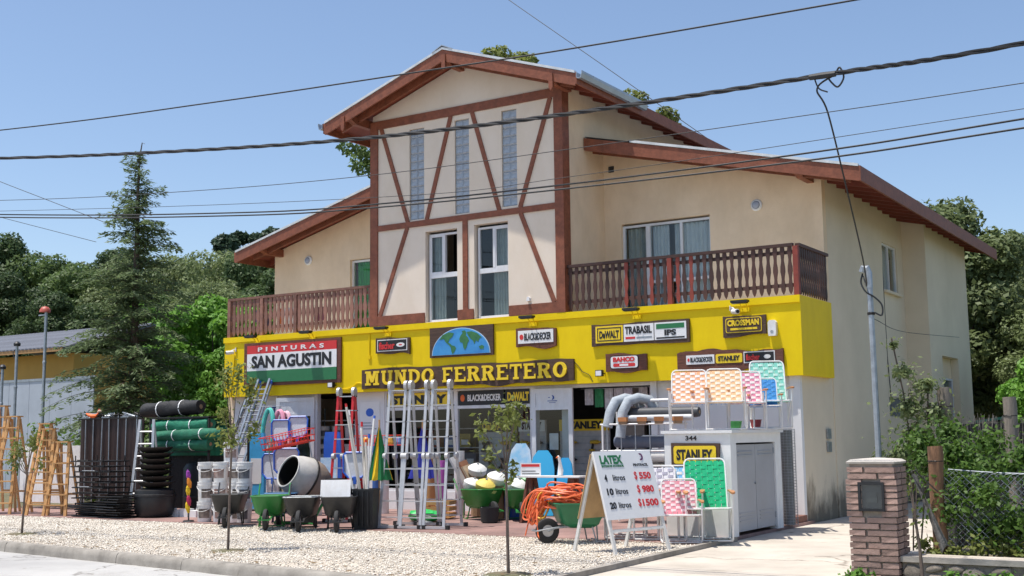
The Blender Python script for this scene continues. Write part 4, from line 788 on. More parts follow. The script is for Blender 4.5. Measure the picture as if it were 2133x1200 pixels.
# --- rolls of green shade net on a rack with a black roll on top
def roll(label, a, b, r, m, name='net_roll', bumps=.13, group=None, ties=True):
    a = Vector(a); b = Vector(b); t = thing(name, label, 'roll', a, 0, group); L = (b-a).length; ax = (b-a).normalized(); q = ax.orthogonal().normalized(); e = ax.cross(q); rings = []
    for k in range(25):
        s = k/24; rr_ = r*(1+rd.uniform(-bumps, bumps)*.5)*(.9 if k in (0, 24) else 1)
        rings.append([tuple(ax*L*s+(q*math.cos(g)+e*math.sin(g))*rr_*(1+.5*bumps*math.sin(g*3+s*9)+rd.uniform(-.3, .3)*bumps)) for g in np.linspace(0, 6.283, 19)[:-1]])
    MB().loft(rings).build('roll', m, t, True)
    if ties:
        for s in (.3, .7): MB().lathe([(r*1.06, -.015), (r*1.09, 0), (r*1.06, .015)], ax*L*s, ax, 16).build('tie', M_pw, t)
    for s in (-.01, L+.004): MB().lathe([(r*.32, s), (r*.30, s+.006), (0, s+.006)], (0, 0, 0), ax, 12).build('core', M_card, t)
    return t
M_net = mat('green_shade_net', (.010, .18, .10), .7, var=.3, scale=7, bump=.6, bscale=25); M_net2 = mat('dark_green_net', (.008, .13, .07), .7, var=.35, scale=7, bump=.6, bscale=25); M_bnet = mat('black_net', (.012, .012, .014), .7, var=.3, scale=8, bump=.7, bscale=18)
roll('thick black net roll on top of the green rolls', (-14.6, -3.1, 2.34), (-12.9, -2.95, 2.40), .17, M_bnet, bumps=.12)
roll('upper wide roll of green shade net', (-14.1, -3.2, 1.97), (-12.3, -3.2, 1.99), .15, M_net); roll('long green net roll sticking out to the right', (-13.9, -3.35, 1.74), (-11.75, -3.35, 1.80), .12, M_net2); roll('dark green net roll under the long one', (-14.0, -3.3, 1.55), (-12.2, -3.3, 1.56), .13, M_net2)
t = thing('net_rack', 'dark steel rack with hanging green netting behind the rolls', 'rack', (-13.2, -3.0, 0)); MB().box(-.95, .95, .2, .24, 1.3, 2.1).build('hanging_net', M_net, t)
for sx in (-.95, .95):
    for sy in (-.3, .3): MB().box(sx-.02, sx+.02, sy-.02, sy+.02, 0, 2.15).build('post', M_blacki, t)
for zz in (1.40, 1.60, 1.82, 2.15): MB().box(-.97, .97, -.32, -.28, zz-.02, zz).box(-.97, .97, .28, .32, zz-.02, zz).build('crossbar', M_blacki, t)
MB().box(-.97, .97, -.33, .33, 2.155, 2.17).build('top_board', M_black, t); MB().box(-.93, .93, .3, .31, 0.1, 1.3).build('back_tarp', M_bnet, t)
t = thing('water_tank', 'black plastic water tank in the shade under the green rolls', 'tank', (-13.1, -2.55, .06)); MB().lathe([(0, 0), (.5, 0), (.52, .1), (.52, .95), (.45, 1.06), (.2, 1.12), (.2, 1.17), (0, 1.17)], n=28).build('tank', M_black, t, True); MB().lathe([(.525, .3), (.535, .32), (.525, .34)], n=28).build('rib', M_black, t)
t = thing('paver_row', 'row of pale concrete blocks on the forecourt under the net rack', 'blocks', (-12.9, -3.6, 0))
for k in range(5): MB().box(-.6+k*.27, -.36+k*.27, -.1, .1, 0, .14+.03*(k % 2)).build('block', M_gw, t)
# --- metal ladders
def rung_ladder(t, w0, w1, a, b, n, m, mr, d=.03, nm='rail'):
    a, b = Vector(a), Vector(b)
    for s in (-1, 1): MB().bar(a+Vector((s*w0/2, 0, 0)), b+Vector((s*w1/2, 0, 0)), d, d*2, (1, 0, 0)).build(nm, m, t)
    for k in range(1, n):
        q = (k-.4)/(n-.4); p = a.lerp(b, q); wd = w0+(w1-w0)*q; MB().cyl(p-Vector((wd/2, 0, 0)), p+Vector((wd/2, 0, 0)), .016, n=6).build('rung', mr, t)
t = thing('aluminium_ladder', 'aluminium stepladder with small wheels in front of the green rolls', 'ladder', (-13.75, -3.75, 0), 25, 'metal ladders'); rung_ladder(t, .5, .32, (0, -.25, .06), (0, 0, 2.12), 8, M_alu, M_alu); 
for s in (-.25, .25): MB().cyl((s-.02, -.27, .06), (s+.02, -.27, .06), .06, n=12).build('wheel', M_rub, t); MB().bar((s*.9, .4, 0), (s*.65, .02, 2.1), .025, .045, (1, 0, 0)).build('rear_leg', M_alu, t)
for k, (x, lab) in enumerate(((-14.15, 'grey extension ladder leaning on the fascia, nearer the wall corner'), (-13.72, 'blue-tipped grey extension ladder leaning on the fascia'))):
    t = thing('extension_ladder', lab, 'ladder', (x, 0, 0), 0, 'metal ladders'); rung_ladder(t, .44, .38, (-.12, -1.35, .02), (.0, -.12, 2.65+.5*k), 12, M_galv, M_galv); rung_ladder(t, .36, .34, (-.08, -1.15, .3), (.02, -.06, 3.02 if k else 2.7), 11, M_galv, M_galv, .025, 'fly_rail')
    if k:
        for s in (-.18, .2): MB().lathe([(0, 0), (.035, 0), (.035, .07), (.015, .09), (0, .09)], (s, -.08, 3.02), (0, 0, 1), 8).build('end_cap', M_blue, t)
def multi_ladder(x, y, h, lab, rz=0, m=M_alu, m2=None):
    t = thing('folding_ladder', lab, 'ladder', (x, y, 0), rz, 'metal ladders'); f = .42; m2 = m2 or m
    for sd in (-1, 1):
        for s in (-1, 1):
            for (q0, q1, mm) in ((0, .5, m), (.5, 1, m)):
                a = Vector((s*(.2 if q0 == 0 else .17), sd*f*(1-q0), h*q0+.03)); b = Vector((s*(.19 if q0 == 0 else .165), sd*f*(1-q1)+sd*.035*q1, h*q1)); MB().bar(a, b, .022, .052, (1, 0, 0)).build('rail', m2, t)
            MB().cyl((s*.185-.03, sd*f*.5, h*.5), (s*.185+.03, sd*f*.5, h*.5), .062, n=12).build('hinge', M_alu, t)
        n = 9
        for k in range(n):
            q = (k+.7)/n; wd = .19; y_ = sd*(f*(1-q)+.03*q); MB().box(-wd, wd, y_-.013, y_+.013, h*q-.010, h*q+.010).build('rung', M_alu, t)
        MB().box(-.25, .25, sd*f-.03, sd*f+.03, .012, .055).build('stabiliser', M_alu, t)
        for s in (-1, 1):
            for k in range(n): q = (k+.7)/n; y_ = sd*(f*(1-q)+.03*q); MB().box(s*.19-.006+s*.008, s*.19+.006+s*.008, y_-.012, y_+.012, h*q-.012, h*q+.012).build('rung_plug', M_black, t)
        for s in (-1, 1): MB().box(s*.28-.03, s*.28+.03, sd*f-.042, sd*f+.042, 0, .075).build('rubber_foot', M_rub, t)
    for s in (-1, 1): MB().cyl((s*.165-.028, 0, h+.0), (s*.165+.028, 0, h+.0), .10, n=14).build('hinge', M_alu, t)
multi_ladder(-6.38, -4.05, 2.62, 'aluminium folding ladder beside the striped parasol', 12); multi_ladder(-5.93, -4.0, 2.62, 'middle one of the three aluminium folding ladders', 12); multi_ladder(-5.48, -3.9, 2.62, 'aluminium folding ladder nearest the green barrows', 12)
multi_ladder(-8.35, -3.25, 2.58, 'red fibreglass ladder with aluminium rungs', 16, M_red)
# --- paint buckets stacked
bk = None; names = {0: 'front left', 1: 'front second', 2: 'front third', 3: 'front right', 4: 'rear'}
for si, (x, y, n, li) in enumerate(((-11.0, -4.55, 3, 0), (-10.66, -4.45, 3, 1), (-10.25, -4.4, 3, 0), (-9.93, -4.5, 3, 2), (-10.85, -4.0, 4, 1))):
    for k in range(n):
        lab = 'white paint bucket, %s of the %s stack' % (['bottom', 'second', 'third', 'top'][k] if k < n-1 else 'top', names[si])
        if bk is None or li != bk['li']:
            bk = thing('paint_bucket', lab, 'bucket', (x, y, k*.40), rd.uniform(0, 40), 'stacked white paint buckets'); bk['li'] = li; bucket_parts(bk, .40, .155, LM[li])
        else: clone(bk, lab, (x+rd.uniform(-.01, .01), y, k*.40), rd.uniform(-10, 50))
for o in bpy.data.objects:
    if 'li' in o: del o['li']
t = thing('feather_duster_stand', 'bright feather dusters in yellow, red and purple beside the buckets', 'dusters', (-11.28, -4.72, 0)); MB().cyl((0, 0, 0), (0, 0, 1.0), .015, n=6).lathe([(0, 0), (.12, 0), (.1, .03), (0, .03)], n=10).build('stand', M_black, t)
for k, (z, c) in enumerate(((.28, (.75, .50, .02)), (.42, (.45, .03, .10)), (.62, (.80, .52, .02)), (.78, (.75, .25, .02)), (.93, (.30, .05, .35)))): MB().lathe([(0, -.11), (.025, -.1), (.05, 0), (.035, .08), (.01, .12), (0, .13)], (.03*(k % 2), -.03, z), (.1*(k % 3-1), -.2, 1), 9).build('feather_head', mat('feather%d' % k, c, .9, var=.4, scale=20), t)
# --- wheelbarrows
def barrow(label, x, y, rz, m, rim=None, wheelm=None, frame_m=None):
    t = thing('wheelbarrow', label, 'wheelbarrow', (x, y, 0), rz, 'wheelbarrows in front of the shop'); fm = frame_m or m
    def ring(wf, wb, yf, yb, zf, zb, k=5):
        pts = [(-wf, yf, zf), (wf, yf, zf), (wb, yb, zb), (-wb, yb, zb)]; out = []
        for i in range(4):
            a, b = Vector(pts[i]), Vector(pts[(i+1) % 4]); p = Vector(pts[i-1])
            out += [tuple(a.lerp(p, .14)), tuple(a.lerp(p, .04).lerp(b, .04)), tuple(a.lerp(b, .14))]
        return out
    R1 = [ring(.14, .18, -.17, .20, .235, .225), ring(.225, .265, -.29, .28, .31, .28), ring(.30, .335, -.42, .42, .61, .59)]
    R2 = [[(p[0]*.96, p[1]*.96, p[2]+.012) for p in r_] for r_ in reversed(R1)]
    MB().loft(R1+R2).build('tray', m, t, True); MB().tube(ring(.303, .338, -.425, .425, .612, .592)+[ring(.303, .338, -.425, .425, .612, .592)[0]], .013, 6).build('rim', rim or m, t)
    MB().lathe([(.09, -.035), (.15, -.042), (.185, -.03), (.195, 0), (.185, .03), (.15, .042), (.09, .035)], (0, -.50, .195), (1, 0, 0), 20).build('tyre', M_rub, t, True); MB().lathe([(0, -.03), (.09, -.028), (.1, -.036), (.1, .036), (.09, .028), (0, .03)], (0, -.50, .195), (1, 0, 0), 16).build('wheel_rim', wheelm or M_galv, t)
    for s in (-1, 1):
        MB().tube([(s*.06, -.50, .195), (s*.10, -.40, .24), (s*.17, .1, .285), (s*.27, .45, .45), (s*.29, .62, .66), (s*.29, .74, .80)], .016, 6).build('handle', fm, t)
        MB().tube([(s*.19, .16, .29), (s*.23, .22, .02), (s*.23, .40, .02), (s*.22, .38, .36)], .014, 6).build('leg', fm, t)
    MB().tube([(-.1, -.42, .24), (-.11, -.72, .2), (.11, -.72, .2), (.1, -.42, .24)], .012, 6).build('wheel_guard', fm, t); MB().bar((-.23, .30, .03), (.23, .30, .03), .02, .02).build('cross_brace', fm, t); return t
M_gb2 = mat('grey_black_tray', (.035, .036, .038), .5, var=.3, scale=6)
barrow('black wheelbarrow in front of the white buckets', -9.62, -5.22, 38, M_gb2); barrow('green wheelbarrow in the front row', -8.42, -5.35, 36, M_green); barrow('black wheelbarrow with grey rim below the cement mixer', -7.55, -5.42, 36, M_gb2, M_galv); w4 = barrow('black wheelbarrow carrying a white board', -6.85, -5.2, 36, M_gb2)
barrow('dark blue wheelbarrow behind the green one', -8.95, -4.45, 36, mat('navy_tray', (.02, .035, .09), .45), mat('blue_rim', (.12, .3, .55), .4))
barrow('green wheelbarrow full of white bags by the leaning boards', -5.95, -1.9, 60, M_green); barrow('green wheelbarrow behind the young tree', -5.15, -1.75, 35, M_green); barrow('green wheelbarrow heaped with orange hose', -1.75, -5.45, -42, mat('deep_green_tray', (.015, .16, .07), .4), frame_m=M_galv, wheelm=M_alu)
o = MB().prism([(-.27, 0), (.27, 0), (.27, .36), (-.27, .36)], 0, .02).build('white_board', M_white); o.location = (-6.90, -5.25, .56); o.rotation_euler = (math.radians(-18), 0, math.radians(36)); tag(o, 'blank white board standing in a black wheelbarrow', 'board')
# --- cement mixer
t = thing('cement_mixer', 'cement mixer with grey drum tilted up to the left', 'cement mixer', (-8.85, -4.05, 0), 0); t.scale = (1.08, 1.08, 1.08); ax = Vector((-.20, -.86, .40)).normalized(); c = Vector((.10, .08, .76)); M_drum = mat('drum_grey', (.30, .26, .22), .5, var=.35, scale=4, rgb2=(.20, .15, .12), bump=.15); M_cone = mat('drum_cone', (.55, .53, .50), .45, var=.25, scale=4)
MB().lathe([(0, -.38), (.2, -.37), (.32, -.30), (.40, -.12), (.41, .0), (.40, .10)], c, ax, 28).build('drum', M_drum, t, True); MB().lathe([(.405, .09), (.412, .11), (.37, .28), (.30, .46), (.31, .47), (.29, .475), (.28, .46), (.34, .27), (.38, .1)], c, ax, 28).build('cone', M_cone, t, True); MB().lathe([(.405, .07), (.425, .08), (.425, .11), (.405, .12)], c, ax, 28).build('gear_ring', M_blacki, t)
MB().lathe([(0, -.05), (.33, -.05), (.325, .2), (.262, .46)], c, ax, 24).build('inner_drum', M_blacki, t, True)
MB().lathe([(0, 0), (.022, 0), (.022, .012), (0, .012)], c+ax*.28+Vector((.29, -.06, .12)), (.9, -.3, .3), 8).build('bolt', M_black, t)
MB().tube([(-.35, -.3, 0), (-.2, -.1, .35), (.1, .45, .62), (.35, .5, .62)], .025, 6).tube([(.5, -.25, 0), (.45, .1, .35), (.42, .3, .7)], .025, 6).tube([(-.35, -.3, .02), (.5, -.25, .02)], .02, 6).tube([(.42, .3, .7), (.45, .7, 0)], .025, 6).build('stand', M_green, t)
MB().box(.38, .68, .1, .45, .45, .8).build('motor_housing', M_blacki, t); MB().lathe([(.02, -.02), (.17, -.02), (.18, 0), (.17, .02), (.02, .02)], (-.36, .35, .18), (1, 0, 0), 16).build('wheel', M_rub, t)
t = thing('garden_machine', 'small black and red machine between the wheelbarrows', 'machine', (-8.1, -4.75, 0), 30); MB().box(-.2, .2, -.15, .15, .08, .3).box(-.12, .12, -.1, .1, .3, .42).build('engine', M_black, t); MB().cyl((-.1, -.17, .24), (-.1, -.15, .24), .07, n=12).cyl((.1, -.17, .36), (.1, -.1, .36), .06, n=12).build('cap', M_red, t)
for s in (-.2, .2): MB().lathe([(.02, -.02), (.1, -.02), (.11, 0), (.1, .02), (.02, .02)], (s, 0, .11), (1, 0, 0), 12).build('wheel', M_rub, t)
# --- pole bin, brooms, nets
t = thing('plastic_bin', 'tall black plastic bin holding poles', 'bin', (-6.62, -4.72, 0), 20); MB().loft([[(-.2*s, -.17*s, z), (.2*s, -.17*s, z), (.2*s, .17*s, z), (-.2*s, .17*s, z)] for s, z in ((.88, 0), (1.0, .70), (1.06, .70), (1.06, .73), (.97, .73), (.86, .05))]).build('bin', M_black, t)
for s in (-.1, 0, .1): MB().box(s-.015, s+.015, -.19, -.165, .06, .68).build('rib', M_black, t)
M_pole = mat('pale_pole', (.62, .58, .52), .5, rnd=.15)
for k in range(9):
    a = (-6.62+rd.uniform(-.1, .1), -4.72+rd.uniform(-.08, .08), .12); b = (a[0]+rd.uniform(-.62, .05), a[1]+rd.uniform(-.05, .35), 1.35+.11*k); ad = ['shortest', 'pale', 'thin', 'slanting', 'straight', 'leftmost', 'rear', 'front', 'tallest'][k]
    t = thing('tool_pole', '%s long tool pole standing in the black bin' % ad, 'pole', a, 0, 'poles in the black bin'); v = Vector(b)-Vector(a); MB().cyl((0, 0, 0), v, .014 if k % 2 else .024, n=8).build('pole', M_pole if k % 3 else M_white, t); MB().cyl(v*.98, v*1.03, .022, n=6).build('end_cap', [M_blue, M_white, M_red][k % 3], t)
def pool_net(lab, loc, rz, tilt, h, poly=True, sc=1.):
    t = thing('pool_net', lab, 'pool net', loc, rz, 'pool skimmer nets'); t.rotation_euler = (math.radians(tilt), 0, math.radians(rz)); W = .23*sc
    pts = [(-W*.55, 0, h), (W*.55, 0, h), (W*.95, 0, h+.1*sc), (W, 0, h+.4*sc), (W*.8, 0, h+.47*sc), (-W*.8, 0, h+.47*sc), (-W, 0, h+.4*sc), (-W*.95, 0, h+.1*sc), (-W*.55, 0, h)]
    MB().tube(pts, .02, 6).build('rim', M_blue, t); MB().prism([(p[0], p[2]) for p in pts[:-1]], .015, .03).build('netting', mat('net_white', (.66, .68, .72), .9, var=.15, scale=30), t); MB().cyl((0, 0, 0), (0, 0, h), .014, n=6).build('pole', M_alu, t); MB().bar((0, 0, h-.12), (0, 0, h+.02), .06, .04).build('socket', M_blue, t)
pool_net('white pool net with blue rim in front of the red ladder', (-7.05, -4.55, 0), 30, -6, .92); pool_net('pool net with blue rim standing left of the folded door', (-11.95, -1.45, .0), 20, -4, 1.62); pool_net('pool net with wide blue rim beside the red basket', (-11.55, -1.3, 0), 25, -5, 1.70); pool_net('low pool net leaning below the red basket', (-11.4, -1.8, 0), 28, -5, .85, sc=1.25); pool_net('low pool net with round blue rim near the hoops', (-11.9, -1.7, 0), 20, -4, .75, sc=1.2)
for k, (x, c, lab) in enumerate(((-12.72, (.10, .55, .47), 'large teal hoop hanging beside the grey ladders'), (-12.48, (.80, .33, .45), 'large pink hoop hanging beside the teal one'), (-12.36, (.82, .50, .58), 'pale pink hoop, rightmost of the hanging hoops'))):
    t = thing('hoop', lab, 'hoop', (x, -1.0+.1*k, 1.8-.04*k), 0, 'hanging hoops'); MB().tube([(.17*math.cos(a), .05*math.sin(a), .55*math.sin(a)) for a in np.linspace(0, 6.283, 33)], .055, 8, False).build('ring', mat('hoop%d' % k, c, .5), t, True); MB().tube([(0, 0, .55), (0, .05, .68)], .006, 4).build('hook', M_galv, t)
t = thing('display_stand', 'thin black display pole between ladders and hoops', 'stand', (-12.75, -1.6, 0)); MB().cyl((0, 0, 0), (0, 0, 1.75), .03, n=8).build('pole', M_black, t); MB().box(-.2, .2, -.2, .2, 0, .03).build('base', M_black, t); MB().tube([(-.35, .6, 2.42), (0, .3, 2.42), (.5, .6, 2.42)], .01, 5).build('hook_bar', M_galv, t)
t = thing('wire_basket', 'red wire display basket beside the glass door', 'basket', (-11.1, -2.0, 1.5), 18); t.rotation_euler[1] = math.radians(-11); mb = MB(); 
for z, e in ((0, 0), (.14, .02), (.28, .04)): mb.tube([(-.55-e, -.2-e, z), (.55+e, -.2-e, z), (.55+e, .2+e, z), (-.55-e, .2+e, z), (-.55-e, -.2-e, z)], .009, 5)
mb.build('rim_wire', mat('red_wire', (.75, .05, .02), .4), t); mb = MB()
for k in range(15): x = -.55+1.1*k/14; mb.tube([(x, -.24, .28), (x, -.2, 0), (x, .2, 0), (x, .24, .28)], .006, 4)
mb.build('cross_wire', MATS['red_wire'], t); MB().cyl((-.5, 0, -1.5), (-.5, 0, 0), .015, n=6).cyl((.5, 0, -1.5), (.5, 0, 0), .015, n=6).build('stand_leg', M_galv, t); MB().box(-.54, .54, -.19, .19, .006, .03).build('tray', MATS['red_wire'], t)
def parasol(lab, x, y, cols, h=1.05, z=.88, rz=0):
    t = thing('folded_parasol', lab, 'parasol', (x, y, 0), rz); n = 12; 
    for k in range(n):
        a0, a1 = 6.283*k/n, 6.283*(k+1)/n; am = (a0+a1)/2; R0 = .30; 
        MB().add([(0, 0, z+h), (R0*math.cos(a0)*.85, R0*math.sin(a0)*.5, z), (R0*math.cos(am), R0*math.sin(am)*.6, z-.02), (R0*math.cos(a1)*.85, R0*math.sin(a1)*.5, z), (.03*math.cos(am), .03*math.sin(am), z+h*.7)], [(0, 1, 4), (0, 4, 3), (1, 2, 4), (2, 3, 4)]).build('panel', cols[k % len(cols)], t)
    MB().cyl((0, 0, 0), (0, 0, z+h+.06), .016, n=8).build('pole', M_wood, t); MB().lathe([(0, 0), (.2, 0), (.18, .05), (.03, .08), (0, .08)], n=14).build('base', M_galv, t)
M_fg = mat('flag_green', (.01, .17, .05), .8); M_fy = mat('flag_yellow', (.75, .50, .01), .8); M_fb = mat('flag_blue', (.02, .03, .32), .8)
parasol('folded green parasol with a yellow stripe beside the folding ladders', -6.62, -4.34, [M_fg, M_fy, M_fg, M_fg], rz=-105); parasol('folded dark blue parasol behind the folding ladder', -6.35, -3.35, [M_fb], rz=15)
# --- boards and small goods before the middle window
for k, (x, c, lab) in enumerate(((-6.98, (.62, .63, .65), 'white framed board leaning on the middle window'), (-6.72, (.34, .16, .09), 'brown board leaning behind the green barrow'), (-6.6, (.55, .42, .28), 'pale timber board leaning beside the brown one'))):
    o = MB().box(-.02, .02, -.25, .25, 0, 1.35-.1*k).build('leaning_board', mat('board%d' % k, c, .6)); o.location = (x+.25, -.75-.12*k, .03); o.rotation_euler = (math.radians(6), math.radians(-27), math.radians(14)); tag(o, lab, 'board')
M_bag = mat('white_bag', (.72, .72, .70), .6, var=.15, scale=7, bump=.4, bscale=12); M_bagy = mat('yellow_bag', (.72, .56, .12), .6, var=.15, scale=7, bump=.4)
for k, (x, y, z, r, m, lab) in enumerate(((-6.15, -1.95, .68, .2, M_bag, 'white round float in the left green barrow'), (-5.7, -1.75, .80, .21, M_bag, 'upper white round float between the green barrows'), (-5.78, -2.05, .67, .2, M_bagy, 'yellow round float in the left green barrow'), (-5.15, -1.85, .66, .22, M_bag, 'white round float in the right green barrow'), (-5.1, -1.55, .78, .15, M_green, 'green bucket-like float on the right green barrow'), (-6.55, -1.2, .95, .2, M_bag, 'white round float behind the folding ladders'))):
    t = thing('pool_float', lab, 'float', (x, y, z), rd.uniform(0, 90)); MB().lathe([(0, -r*.7), (r*.6, -r*.62), (r*.95, -r*.25), (r, .05), (r*.8, r*.45), (r*.4, r*.68), (0, r*.72)], (0, 0, 0), (.3, -.25, 1), 18).build('body', m, t, True); MB().lathe([(0, r*.72), (.025, r*.72), (.02, r*.85), (0, r*.86)], (0, 0, 0), (.3, -.25, 1), 8).build('valve', M_galv, t)
    if z > .7: MB().cyl((0, 0, -z+.02), (0, 0, -r*.5), r*.7, r*.7, 10).build('support_box', M_card, t)
for k, (x, c, h, lab) in enumerate(((-5.95, (.10, .45, .72), 1.5, 'light blue bodyboard with pink and white print'), (-5.4, (.05, .42, .72), 1.35, 'cyan bodyboard standing near the door'), (-4.75, (.03, .35, .68), 1.2, 'narrow cyan bodyboard in front of the door glass'))):
    wd = .26 if k < 2 else .17; o = MB().prism([(-wd, 0), (wd, 0), (wd, h*.7), (wd*.8, h*.9), (wd*.4, h), (-wd*.4, h), (-wd*.8, h*.9), (-wd, h*.7)], -.025, .025).build('bodyboard', mat('foam%d' % k, c, .4, rgb2=((.7, .72, .76) if k == 0 else c), scale=3.0)); o.location = (x, -.55-.18*(k == 2), .01); o.rotation_euler = (math.radians(-9), 0, math.radians(15)); tag(o, lab, 'bodyboard')
t = thing('storage_tub', 'blue drum between the two green barrows', 'drum', (-5.55, -1.35, 0)); MB().lathe([(0, 0), (.2, 0), (.22, .1), (.22, .45), (.2, .5), (0, .5)], n=16).build('drum', M_blue, t, True); MB().lathe([(.222, .2), (.235, .22), (.222, .24)], n=16).build('hoop', M_blue, t)
t = thing('sawhorse_table', 'white plank table on brown trestles', 'table', (-4.2, -2.1, 0), 3); MB().box(-.68, .68, -.2, .2, .86, .89).build('tabletop', M_white, t)
for sx in (-.45, .45):
    for sy in (-.2, .2): MB().bar((sx-.13, sy, 0), (sx-.02, sy*.5, .86), .05, .07, (0, 1, 0)).bar((sx+.13, sy, 0), (sx+.02, sy*.5, .86), .05, .07, (0, 1, 0)).build('trestle_leg', M_redplank, t)
t = thing('price_card', 'small white card with red heading on the plank table', 'card', (-4.65, -2.15, .89), 18); MB().prism([(-.2, 0), (.2, 0), (.2, .24), (-.2, .24)], -.01, .01).build('card', M_pw, t); MB().box(-.18, .18, -.013, -.01, .17, .22).build('heading', M_lred, t); MB().box(-.17, .17, -.013, -.01, .03, .045).box(-.17, .1, -.013, -.01, .08, .095).build('line', M_lblack, t)
t = thing('duck_ornament', 'white goose ornament standing by the plank table', 'ornament', (-4.05, -2.05, .89)); MB().tube([(0, 0, .0), (0, .02, .1), (0, 0, .25), (0, -.03, .34), (0, -.07, .37)], [.05, .055, .028, .03, .02], 8).build('body', M_white, t, True); MB().cyl((0, -.08, .36), (0, -.15, .34), .015, .006, 6).build('beak', M_orange, t)
t = thing('green_tarp', 'crumpled bright green sheeting bundle on the tiles', 'tarp', (-6.75, -2.75, 0)); mb = MB(); rings = []
for k in range(9):
    a = math.pi*k/8; rings.append([(.42*math.cos(g)*math.sin(a)*(1+rd.uniform(-.2, .2))+.001*k, .25*math.sin(g)*math.sin(a)*(1+rd.uniform(-.2, .2)), .12-.12*math.cos(a)+rd.uniform(-.02, .02)) for g in np.linspace(0, 6.283, 17)[:-1]])
mb.loft(rings).build('sheeting', mat('bright_green_sheet', (.02, .45, .10), .45, var=.3), t); MB().tube([(-.3, -.2, .15), (0, -.27, .14), (.3, -.2, .12)], .008, 4).build('cord', M_pw, t)
t = thing('black_pail', 'black rubber pail under the left green barrow', 'pail', (-5.35, -2.55, 0)); MB().lathe([(0, 0), (.14, 0), (.18, .3), (.19, .3), (.165, .02), (0, .02)], n=16).build('pail', M_rub, t, True); MB().tube([(-.18, 0, .29), (-.1, -.1, .2), (.1, -.1, .2), (.18, 0, .29)], .006, 4).build('handle', M_galv, t)
t = thing('info_board', 'blue and white leaflet board beside the red ladder', 'board', (-9.75, -2.2, .62), 20); MB().box(-.18, .18, -.012, .012, .1, .62).build('board', mat('leaflet', (.25, .5, .72), .5, rgb2=(.7, .75, .8), scale=6), t); MB().box(-.4, .4, -.12, .2, .06, .1).build('shelf', M_white, t)
for s in (-.35, .35): MB().box(s-.02, s+.02, -.02, .02, -.62, .06).build('leg', M_galv, t)
# --- orange hose heap
t = thing('hose_heap', 'coiled orange hose spilling over a green wheelbarrow', 'hose', (-1.95, -5.6, .56)); t.scale = (.84, .84, .84); M_hose = mat('orange_hose', (.80, .17, .06), .45, var=.2, scale=6)
for k in range(17):
    pts = []; rx, ry = rd.uniform(.2, .46), rd.uniform(.15, .34); cx_, cy_ = rd.uniform(-.2, .12), rd.uniform(-.08, .12); zc = .04+.020*k; tl = rd.uniform(-1.3, 1.3)
    for a in np.linspace(0, 6.283*1.05, 30): x_ = cx_+rx*math.cos(a); sag = -max(0, -x_-.26)*1.1; pts.append((x_, cy_+ry*math.sin(a), zc+tl*.1*math.sin(a)+sag+.01*rd.uniform(-1, 1)))
    MB().tube(pts, .017, 6).build('hose_coil', M_hose, t, True)
for k in range(16):
    x_ = rd.uniform(-.78, -.4); yy = rd.uniform(-.3, .3); dz = rd.uniform(.1, .46); j = lambda s_=.05: rd.uniform(-s_, s_); MB().tube(catmull([(.1+j(), yy+j(), .24+j()), (x_*.55, yy+j(), .27+j()), (x_*.9, yy+j(), .15+j()), (x_-.03, yy+j(), -dz*.35), (x_+j(), yy+j(), -dz*.75), (x_+.09+j(), yy+j(), -dz*.78), (x_+.14+j(), yy+j(), -dz*.4), (x_*.5, yy+j(.1), .1)], 4), .016, 6).build('hose_loop', M_hose if k % 4 != 3 else mat('yellow_hose', (.75, .42, .05), .45), t, True)
MB().tube([(-.4, -.2, .1), (-.3, -.4, -.2), (-.25, -.45, -.5), (-.2, -.5, -.55)], .014, 6).tube([(-.5, -.1, .0), (-.58, -.25, -.3), (-.62, -.3, -.54)], .014, 6).build('hose_end', M_hose, t)
# --- A-board
t = thing('a_board', 'white price board on a wooden A-frame', 'sign', (-.15, -6.4, -.02)); dv = Vector((.27, .96, 0)).normalized(); nv = Vector((dv.y, -dv.x, 0)); up = Vector((0, 0, 1)); H = 1.42; M_ab = mat('white_timber', (.68, .67, .64), .6, var=.12, scale=9)
lean = -nv*.40; top = lean+up*H; fdir = (top).normalized(); L = top.length
for s in (-.56, .56): MB().bar(dv*s, dv*s+top, .05, .035, dv.cross(fdir)).build('front_leg', M_ab, t)
for s in (-.54, .54): MB().bar(dv*s-nv*.85, dv*s-nv*.42+up*H, .05, .035, dv).build('rear_leg', M_ab, t)
def facebox(mb, a0, a1, l0, l1, d0, d1, base=Vector((0, 0, 0)), f=fdir, n_=None):
    n_ = n_ or dv.cross(f).normalized()
    P = lambda a, l, d: base+dv*a+f*l+n_*d
    return mb.add([P(a0, l0, d0), P(a1, l0, d0), P(a1, l0, d1), P(a0, l0, d1), P(a0, l1, d0), P(a1, l1, d0), P(a1, l1, d1), P(a0, l1, d1)], [(0, 3, 2, 1), (4, 5, 6, 7), (0, 1, 5, 4), (1, 2, 6, 5), (2, 3, 7, 6), (3, 0, 4, 7)])
fn = dv.cross(fdir).normalized()
facebox(MB(), -.60, .60, L*.34, L*1.01, .019, .032).build('board', M_pw, t)
bdir = (-nv*.42+up*H+nv*.85).normalized(); facebox(MB(), -.58, .58, L*.34, L*.99, -.03, -.018, base=-nv*.85, f=bdir).build('back_panel', mat('hardboard', (.50, .33, .16), .7), t)
facebox(MB(), -.55, .55, L*.22, L*.25, -.012, .012).build('cross_bar', M_ab, t)
def atext(body, a, l, w_, h_, m, bold=.02): text_obj('lettering', body, m, t, tuple(dv*a+fdir*(L*l)+fn*.035), w_, h_, face=(tuple(dv), tuple(fdir), tuple(fn)), bold=bold, ext=.002)
atext('LATEX', -.27, .925, .46, .13, M_lgreen, .05); atext('INTERIOR EXTERIOR', -.26, .862, .46, .035, M_lgreen, .02)
